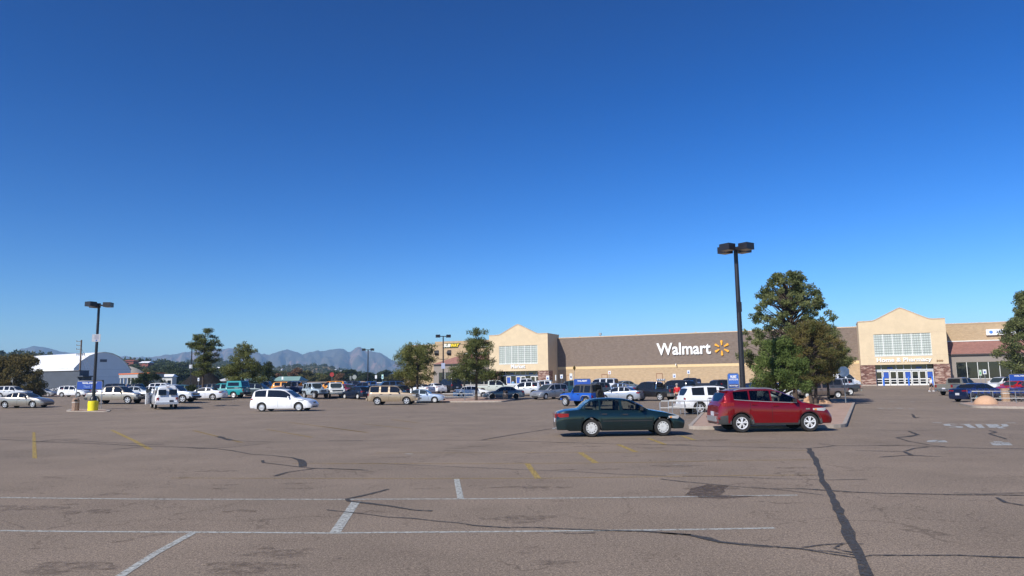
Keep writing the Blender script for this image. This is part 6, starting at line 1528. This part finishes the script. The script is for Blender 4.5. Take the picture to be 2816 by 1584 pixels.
def camper(r, t, P):
    L = t['L']; m_ = MB(); m_.add([(-L / 2 + .1, -.9, 1.17), (-L / 2 + 1.95, -.9, 1.17), (-L / 2 + 1.95, .9, 1.17), (-L / 2 + .1, .9, 1.17), (-L / 2 + .3, -.78, 1.86), (-L / 2 + 1.93, -.78, 1.86), (-L / 2 + 1.93, .78, 1.86), (-L / 2 + .3, .78, 1.86)], [(0, 1, 5, 4), (1, 2, 6, 5), (2, 3, 7, 6), (3, 0, 4, 7), (4, 5, 6, 7), (3, 2, 1, 0)]); m_.build('camper_shell', P, r)
    for sg in (-1, 1): MB().add([(-L / 2 + .45, .875 * sg, 1.32), (-L / 2 + 1.75, .875 * sg, 1.32), (-L / 2 + 1.75, .81 * sg, 1.7), (-L / 2 + .5, .81 * sg, 1.7)], [(0, 1, 2, 3)]).build('shell_window', GL_DARK, r)
    MB().add([(-L / 2 + .1, -.7, 1.25), (-L / 2 + .1, .7, 1.25), (-L / 2 + .26, .65, 1.78), (-L / 2 + .26, -.65, 1.78)], [(0, 1, 2, 3)]).build('shell_rear_window', GL_DARK, r)
vehicle('small_pickup', (.02, .26, .27), 'teal pickup with a matching camper shell', 'side', 604, 1096, 172, extra=camper, scale=1.08, bumpc=UNDER)
vehicle('small_minivan', (.05, .07, .08), 'dark blue grey minivan behind the slender pine', 'side', 700, 1092, -4, metal=.3)
vehicle('compact_suv', WH, 'white compact suv near the left end of the lot', 'side', 191, 1092, -4)
vehicle('boxy_suv', (.52, .54, .56), 'old white suv with a roof rack at the far left edge', 'side', 25, 1090, -2, scale=1.05, over=AT(25, 1090, 108))
vehicle('small_pickup', (.010, .02, .06), 'navy blue lifted pickup facing left behind the white minivan', 'side', 800, 1087, 176, scale=1.15, zlift=.2)
vehicle('jeep', (.42, .50, .55), 'pale grey blue off-road car with black fenders facing right', 'center', 868, 1096, -48, metal=.2, rimm=ALLOY, scale=1.05)
vehicle('pickup', OFFW, 'cream white pickup with a big dark grille facing the camera', 'front', 928, 1096, 290, scale=.98)
vehicle('hatchback', (.010, .017, .035), 'small dark navy hatchback left of the tan suv', 'center', 980, 1097, 138, metal=.2, scale=1.05)
vehicle('sedan', (.17, .012, .018), 'burgundy sedan facing the camera behind the navy hatchback', 'front', 976, 1088, 305, glass=GL_MID)
vehicle('sedan', (.12, .17, .28), 'blue grey sedan half hidden behind the tan suv', 'side', 1020, 1080, 190, over=AT(1022, 1080, 97), metal=.3)
def over(u, Y): a = AT(u, 1080, Y); return np.array([a[0], a[1], gz(a[0], a[1])])
vehicle('big_suv', (.03, .065, .14), 'dark blue suv directly behind the roof of the tan suv', 'side', 0, 0, 200, over=over(1066, 103), metal=.3, scale=.95)
vehicle('hatchback', BLK, 'black hatchback with a dark rear window behind the tan suv', 'center', 0, 0, 130, over=over(1088, 95), scale=1.05)
vehicle('sedan', (.45, .5, .55), 'silver sedan behind the black hatchback', 'center', 0, 0, 140, over=over(1098, 108), metal=.4)
vehicle('coupe', (.70, .72, .74), 'white two door car seen from behind left of the floodlight post', 'center', 0, 0, 146, over=over(1152, 103), glass=GL_DARK)
vehicle('coupe', (.76, .77, .78), 'white sports coupe with a rear spoiler next to the black suv', 'center', 0, 0, 126, over=over(1194, 108))
vehicle('big_suv', BLK, 'black full size suv parked before the shop windows', 'center', 0, 0, 124, over=over(1234, 109), scale=1.03, bumpc=BLACKPL)
vehicle('sedan', (.72, .73, .73), 'white low saloon behind the long rail of the island', 'side', 1299, 1095, -3)
vehicle('sedan', (.10, .13, .16), 'dusty blue grey sedan facing left behind the litter bin', 'side', 1386, 1099, 180, rim='steel', rimm=UNDER, metal=.1)
vehicle('pickup', (.52, .56, .50), 'old mint white and brown pickup with a white cab', 'side', 1362, 1088, 0, over=over(1362, 99), bumpc=BLACKPL, scale=1.0)
vehicle('compact_suv', (.58, .61, .65), 'silver suv facing left behind the dusty sedan', 'center', 0, 0, 168, over=over(1440, 93), metal=.3, scale=1.04)
vehicle('compact_suv', WH, 'white suv behind the silver minivan', 'center', 0, 0, 168, over=over(1478, 101))
vehicle('pickup', (.60, .62, .64), 'silver extended cab pickup in front of the left entrance', 'side', 0, 0, 0, over=over(1448, 109), scale=1.0)
vehicle('small_pickup', (.03, .13, .15), 'small teal pickup behind the white suv', 'side', 0, 0, 178, over=over(1506, 110))
vehicle('small_minivan', (.34, .36, .39), 'silver minivan facing the camera left of the blue off-road car', 'center', 0, 0, 222, over=over(1511, 84), metal=.5)
vehicle('boxy_suv', (.012, .045, .055), 'dark teal suv beside the silver minivan', 'side', 0, 0, 176, over=over(1562, 92), scale=1.08)
vehicle('jeep', (.012, .085, .42), 'bright blue soft top off-road car with grey fenders', 'side', 1582, 1118, 130, soft=True, lower=mat('fender_grey', (.25, .27, .30), .6, var=.05), rimm=ALLOY)
vehicle('sedan', (.36, .39, .44), 'silver blue sedan facing away behind the green sedan', 'center', 0, 0, 152, over=over(1704, 75), metal=.4)
def rollbar(r, t, P):
    L = t['L']; x = -L / 2 + 1.75
    MB().tube([(x, -.8, 1.15), (x - .05, -.72, 1.75), (x - .1, -.5, 1.95), (x - .1, .5, 1.95), (x - .05, .72, 1.75), (x, .8, 1.15)], .045, 8).build('roll_bar', CHROME, r, 50)
    for y in (-.55, -.2, .2, .55): MB().lathe([(.09, -.06), (.1, .06), (.01, .07)], 12, (x - .1, y, 2.06), 'x').build('spot_light', CLR_L, r, 40)
    MB().tube([(x - 1.4, -.85, 1.2), (x - 1.4, -.85, 1.42), (x - 1.4, .85, 1.42), (x - 1.4, .85, 1.2)], .03, 6).build('rack', CHROME, r)
vehicle('pickup', BLK, 'black pickup with a chrome roll bar and spotlights', 'center', 0, 0, 133, over=over(1792, 75), extra=rollbar, scale=1.02)
vehicle('big_suv', (.010, .010, .013), 'black suv parked beside the pickup with the roll bar', 'center', 0, 0, 128, over=over(1856, 84), scale=1.0)
vehicle('boxy_suv', WH, 'white boxy suv with a dark rear window left of the red car', 'side', 1987, 1139, 7, scale=1.0, bumpc=paint((.6, .6, .6)))
vehicle('big_suv', (.52, .54, .57), 'white roofed dark suv behind the cart return sign', 'center', 0, 0, 150, over=over(1652, 100))
vehicle('compact_suv', (.10, .12, .13), 'dark grey suv between the blue and silver cars', 'center', 0, 0, 215, over=over(1632, 88), metal=.3)
vehicle('sedan', (.10, .15, .25), 'steel blue sedan behind the silver blue sedan', 'center', 0, 0, 160, over=over(1700, 92), metal=.3)
vehicle('sedan', (.30, .34, .33), 'grey green sedan in the row against the tan wall', 'center', 0, 0, 30, over=over(1724, 104), metal=.3, glass=GL_MID)
vehicle('pickup', BLK, 'dark pickup bed right of the black suv', 'center', 0, 0, 165, over=over(1900, 98))
vehicle('compact_suv', (.015, .02, .03), 'black wagon behind the narrow blue sign', 'center', 0, 0, 20, over=over(2000, 92))
vehicle('sedan', (.012, .03, .09), 'navy sedan under the left edge of the juniper', 'center', 0, 0, 15, over=over(2082, 88))
vehicle('sedan', WH, 'white sedan nose between the tree trunks', 'side', 0, 0, 0, over=over(2145, 77))
vehicle('sedan', (.018, .02, .03), 'black sedan behind the white sedan nose', 'side', 0, 0, 0, over=over(2170, 86))
vehicle('small_pickup', (.125, .095, .080), 'brown extended cab pickup behind the rocks', 'side', 2264, 1096, 180, rimm=STEELW, bumpc=BLACKPL)
vehicle('pickup', (.045, .045, .05), 'dark grey pickup behind the brown pickup', 'side', 2290, 1091, 180, over=over(2296, 82), rim='steel', rimm=STEELW)
vehicle('compact_suv', (.58, .62, .68), 'silver suv roof behind the dark grey pickup', 'center', 0, 0, 195, over=over(2300, 92), metal=.3)
vehicle('van', WH, 'white van with coloured stripes behind the metal sign back', 'center', 0, 0, 300, over=over(2312, 103))
vehicle('pickup', (.24, .225, .185), 'tan grey crew cab pickup parked before the right shop windows', 'center', 0, 0, 28, over=over(2640, 80), metal=.4)
vehicle('sedan', NAVY, 'dark navy sedan beside the shopping carts', 'center', 0, 0, 22, over=over(2690, 60), metal=.2, rimm=CHROME, scale=1.02)
vehicle('compact_suv', (.62, .64, .66), 'silver white suv nose behind the red cars', 'center', 0, 0, 205, over=over(2752, 88))
vehicle('sedan', (.42, .012, .018), 'red sedan facing left at the right edge, the left one', 'center', 0, 0, 208, over=over(2790, 79), metal=.1)
vehicle('sedan', (.45, .010, .018), 'red sedan cut off by the right edge of the view', 'center', 0, 0, 206, over=over(2842, 74), metal=.1)
t, pb, zl, zt = corral_sign('blue cart return sign above the red cars at the right edge', 2806, 1030, 1047, 72, 2.2, 'WAL-MART')
# rows further back
FAR = [('compact_suv', (.76, .77, .78), 'white suv in the back row before the gravel pile', 455, 118, -3, .0, 1.15), ('sedan', (.78, .79, .8), 'white sedan in front of the colonnade columns', 415, 108, 172, 0, 1),
       ('coupe', (.74, .76, .78), 'white coupe roof behind the silver beige pickup', 318, 104, -3, 0, 1.0), ('big_suv', (.012, .015, .02), 'black suv before the hangar door', 335, 116, 10, 0, 1.0),
       ('jeep', (.02, .02, .02), 'black off-road car before the colonnade', 385, 122, -5, 0, 1.05), ('hatchback', (.20, .03, .03), 'maroon hatchback behind the person in red at the left', 372, 104, 15, 0, 1), ('sedan', (.45, .49, .52), 'silver green sedan behind the silver beige pickup', 378, 94, 2, 0, 1),
       ('small_pickup', (.03, .12, .14), 'dark teal pickup in the back row before the gravel pile', 503, 116, 178, 0, 1), ('sedan', (.015, .02, .03), 'black sedan in the back row before the gravel pile', 540, 120, 175, 0, 1), ('boxy_suv', (.018, .02, .025), 'black suv beside the trunk of the tallest pine', 572, 116, 178, 0, 1),
       ('boxy_suv', (.72, .28, .02), 'yellow suv behind the navy lifted pickup', 795, 110, -3, 0, 1.1), ('boxy_suv', (.70, .27, .02), 'yellow suv behind the cream white pickup', 908, 108, 178, 0, 1.1), ('jeep', (.17, .16, .12), 'khaki off-road car left of the yellow suv', 738, 112, 0, 0, 1.1),
       ('pickup', WH, 'white pickup in the back row above the second yellow suv', 915, 128, 2, 0, .95), ('boxy_suv', (.012, .015, .025), 'black suv in the back row right of the yellow suv', 955, 122, 178, 0, 1.1), ('pickup', (.015, .05, .20), 'bright blue pickup facing left in the back row', 1020, 121, 196, 0, .95),
       ('pickup', OFFW, 'white pickup with a light bar in the far row', 1078, 138, -5, 0, .95), ('sedan', (.35, .03, .03), 'red car roof left of the khaki off-road car', 700, 122, 0, 0, 1), ('van', WH, 'white van behind the dark blue sign', 716, 135, 0, 0, .8),
       ('sedan', (.03, .03, .035), 'dark sedan in the far row under the rust brown tree', 838, 128, 5, 0, 1), ('compact_suv', (.01, .06, .32), 'royal blue suv in the far row', 866, 118, 100, 0, .95), ('sedan', (.5, .52, .54), 'silver sedan in the far row right of the yellow suv', 838, 116, 10, 0, 1),
       ('sedan', (.03, .04, .05), 'dark sedan in the gap left of the teal pickup', 612, 118, 0, 0, 1), ('sedan', (.04, .05, .06), 'dark grey sedan behind the stop sign post', 985, 128, 5, 0, 1), ('pickup', (.02, .03, .08), 'dark blue pickup in front of the low white roof', 1000, 110, 185, 0, .85),
       ('sedan', (.13, .15, .2), 'grey blue sedan nose behind the yellow based post', 292, 124, 0, 0, 1), ('sedan', (.25, .27, .3), 'grey sedan at the far left behind the white suv', 120, 128, 0, 0, .9), ('compact_suv', (.05, .06, .07), 'dark suv in the far row left of the pines', 645, 118, 170, 0, 1),
       ('sedan', (.6, .6, .62), 'white sedan under the white sign in the far row', 772, 128, 0, 0, 1), ('sedan', (.08, .02, .02), 'dark red car behind the blue grey sedan', 948, 104, 150, 0, 1)]
for tn, c, lab, u, Y, hd, _, s_ in FAR:
    vehicle(tn, c, lab, 'center', 0, 0, hd, over=over(u, Y), detail=0, scale=s_, bumpc=paint(c) if c[0] > .5 and tn == 'boxy_suv' else None)

# ------------------------------------------------------------------ people
SKIN = mat('skin', (.48, .29, .20), .6, var=.05); HAIRG = mat('grey_hair', (.30, .27, .25), .8, var=.1); HAIRB = mat('brown_hair', (.06, .035, .02), .8, var=.2)
def skin_mesh(name, verts, edges, rad, m_, sub=1):
    me = bpy.data.meshes.new(name); me.from_pydata(verts, edges, []); o = bpy.data.objects.new(name, me); SC.collection.objects.link(o)
    md = o.modifiers.new('s', 'SKIN'); md.use_smooth_shade = True
    for i, r_ in enumerate(rad): me.skin_vertices[0].data[i].radius = (r_, r_) if not isinstance(r_, tuple) else r_
    me.skin_vertices[0].data[0].use_root = True
    sb = o.modifiers.new('u', 'SUBSURF'); sb.levels = sub; sb.render_levels = sub
    dg = bpy.context.evaluated_depsgraph_get(); dg.update(); m2 = bpy.data.meshes.new_from_object(o.evaluated_get(dg)); bpy.data.objects.remove(o); m2.materials.clear(); m2.materials.append(m_); m2.name = name
    return m2
def person(label, loc, head, shirt, trousers, shoes, hair, pose='stand', s=1., shorts=False):
    t = thing('person', label, 'person', tuple(loc), radians(head), 'people in the parking lot'); t.scale = (s, s, s)
    # faces +x; left is +y
    st = .22 if pose == 'walk' else .02; bend = .12 if pose == 'walk' else .04
    V = []; Ed = []; R = []
    def add(p, r_, par=None):
        V.append(p); R.append(r_)
        if par is not None: Ed.append((par, len(V) - 1))
        return len(V) - 1
    pel = add((0, 0, .95), (.13, .15)); wa = add((0, 0, 1.12), (.11, .13), pel); ch = add((.01, 0, 1.32), (.12, .16), wa); nk = add((0, 0, 1.46), .06, ch); hb = add((.02, 0, 1.56), .075, nk); ht = add((.03, 0, 1.68), .095, hb)
    arms = []; legs = []
    for sg in (-1, 1):
        sh = add((0, sg * .19, 1.40), .055, ch); el = add((-.05 + sg * st * .6, sg * .25, 1.12), .042, sh); wr = add((.08 + bend + sg * st * .8, sg * .23, .90), .03, el); pm = add((.10 + bend + sg * st * .9, sg * .225, .82), (.018, .036), wr); arms.append((sh, el, wr))
        for k in range(4): add((.12 + bend + sg * st * .95 + (k - 1.5) * .018, sg * (.215), .74 + abs(k - 1.5) * .008), .009, pm)
        add((.14 + bend + sg * st * .9, sg * .2, .82), .010, pm)
        hp = add((0, sg * .09, .88), .085, pel); kn = add((.04 - sg * st * .5 + .03, sg * .1, .5), .06, hp); an = add((-.02 - sg * st, sg * .1, .09), .038, kn); legs.append((hp, kn, an)); add((.14 - sg * st, sg * .11, .045), .035, an)
    body = link('body', skin_mesh('body', V, Ed, R, SKIN), t)
    face = MB(); face.lathe([(.016, 0), (.002, .03)], 8, (.115, 0, 1.63), 'x')
    for sg in (-1, 1): face.box((.108, sg * .034, 1.665), (.012, .022, .012))
    face.box((.11, 0, 1.585), (.01, .045, .01)); face.build('face_features', mat('face_dark', (.18, .09, .07), .7, var=.1), body)
    hm = MB(); hm.lathe([(.115 * cos(a), .11 * sin(a)) for a in np.linspace(-.5, pi / 2 * .98, 8)], 16, (.005, 0, 1.685), caps=False); hm.build('hair', hair, t, 60)
    q = [V[i] for i in (pel, wa, ch, nk)]; P = [(.0, 0, .96)] + q[1:3] + [(0, 0, 1.43)]; Rr = [(.145, .165), (.125, .15), (.135, .175), (.07, .07)]; E2 = [(0, 1), (1, 2), (2, 3)]
    for a in arms:
        P.append(V[a[0]]); Rr.append(.07); E2.append((2, len(P) - 1)); P.append(V[a[1]]); Rr.append(.056); E2.append((len(P) - 2, len(P) - 1))
        e_ = V[a[1]]; w_ = V[a[2]]; P.append(tuple(e_[i] * .2 + w_[i] * .8 for i in range(3))); Rr.append(.042); E2.append((len(P) - 2, len(P) - 1))
    link('shirt', skin_mesh('shirt', P, E2, Rr, shirt), t)
    P = [(0, 0, .97)]; Rr = [(.14, .16)]; E2 = []
    for a in legs:
        P.append(V[a[0]]); Rr.append(.10); E2.append((0, len(P) - 1)); P.append(V[a[1]]); Rr.append(.076); E2.append((len(P) - 2, len(P) - 1))
        if not shorts: P.append(V[a[2]]); Rr.append(.062); E2.append((len(P) - 2, len(P) - 1))
    link('trousers', skin_mesh('trousers', P, E2, Rr, trousers), t)
    for a, sg in zip(legs, (-1, 1)):
        an = V[a[2]]; m_ = MB(); m_.box((an[0] + .06, an[1], .05), (.28, .1, .09)); m_.box((an[0] - .02, an[1], .11), (.1, .085, .06)); m_.build('shoe', shoes, t)
    return t
RSH = mat('red_shirt', (.50, .012, .02), .8, var=.08); GSH = mat('grey_blue_shirt', (.20, .24, .30), .8, var=.1); JEAN = mat('blue_jeans', (.06, .10, .20), .85, var=.15); DTR = mat('dark_trousers', (.025, .025, .03), .85, var=.1); WSH = mat('white_shoes', (.7, .7, .7), .6, var=.05); BSH = mat('brown_shoes', (.05, .03, .02), .6, var=.1); WTSH = mat('white_shirt', (.7, .7, .7), .8, var=.05); LBS = mat('light_blue_shirt', (.12, .35, .6), .8, var=.08)
def pl(u, Y): a = AT(u, 1080, Y); return (a[0], a[1], gz(a[0], a[1]) + .01)
person('person in a red shirt walking behind the white boxy suv', pl(1862, 62), 250, RSH, DTR, BSH, HAIRG, 'walk')
person('person in a grey blue shirt standing near the left end of the store', pl(1125, 101), 200, GSH, JEAN, BSH, HAIRB, 'walk')
person('person with a white top and shorts in white shoes beside the tan grey pickup', pl(2562, 90), 20, WTSH, DTR, WSH, HAIRB, 'walk', shorts=True)
person('person in a red shirt between the parked cars at the left', pl(347, 98), 180, RSH, JEAN, BSH, HAIRG)
person('person in white and red standing at the left stone pier', pl(1367, 128), 170, WTSH, mat('red_trousers', (.4, .03, .03), .8, var=.1), BSH, HAIRB)
person('person in a light blue shirt in the open left entrance', pl(1411, 130), 250, LBS, JEAN, BSH, HAIRB)

# ------------------------------------------------------------------ haze
hz_m = bpy.data.materials.new('haze'); hz_m.use_nodes = True; nt = hz_m.node_tree; nt.nodes.remove(nt.nodes['Principled BSDF'])
pv = nt.nodes.new('ShaderNodeVolumePrincipled'); pv.inputs['Density'].default_value = 1.45e-4; pv.inputs['Color'].default_value = (.42, .68, 1.0, 1); pv.inputs['Anisotropy'].default_value = 0.
nt.links.new(pv.outputs[0], nt.nodes['Material Output'].inputs['Volume'])
mb = MB(); mb.bx(-11500, 11500, -600, 9600, -80, 372); o = mb.build('haze', hz_m, fix=True); put(o, 'thin blue haze of the distance', 'haze', kind='stuff')
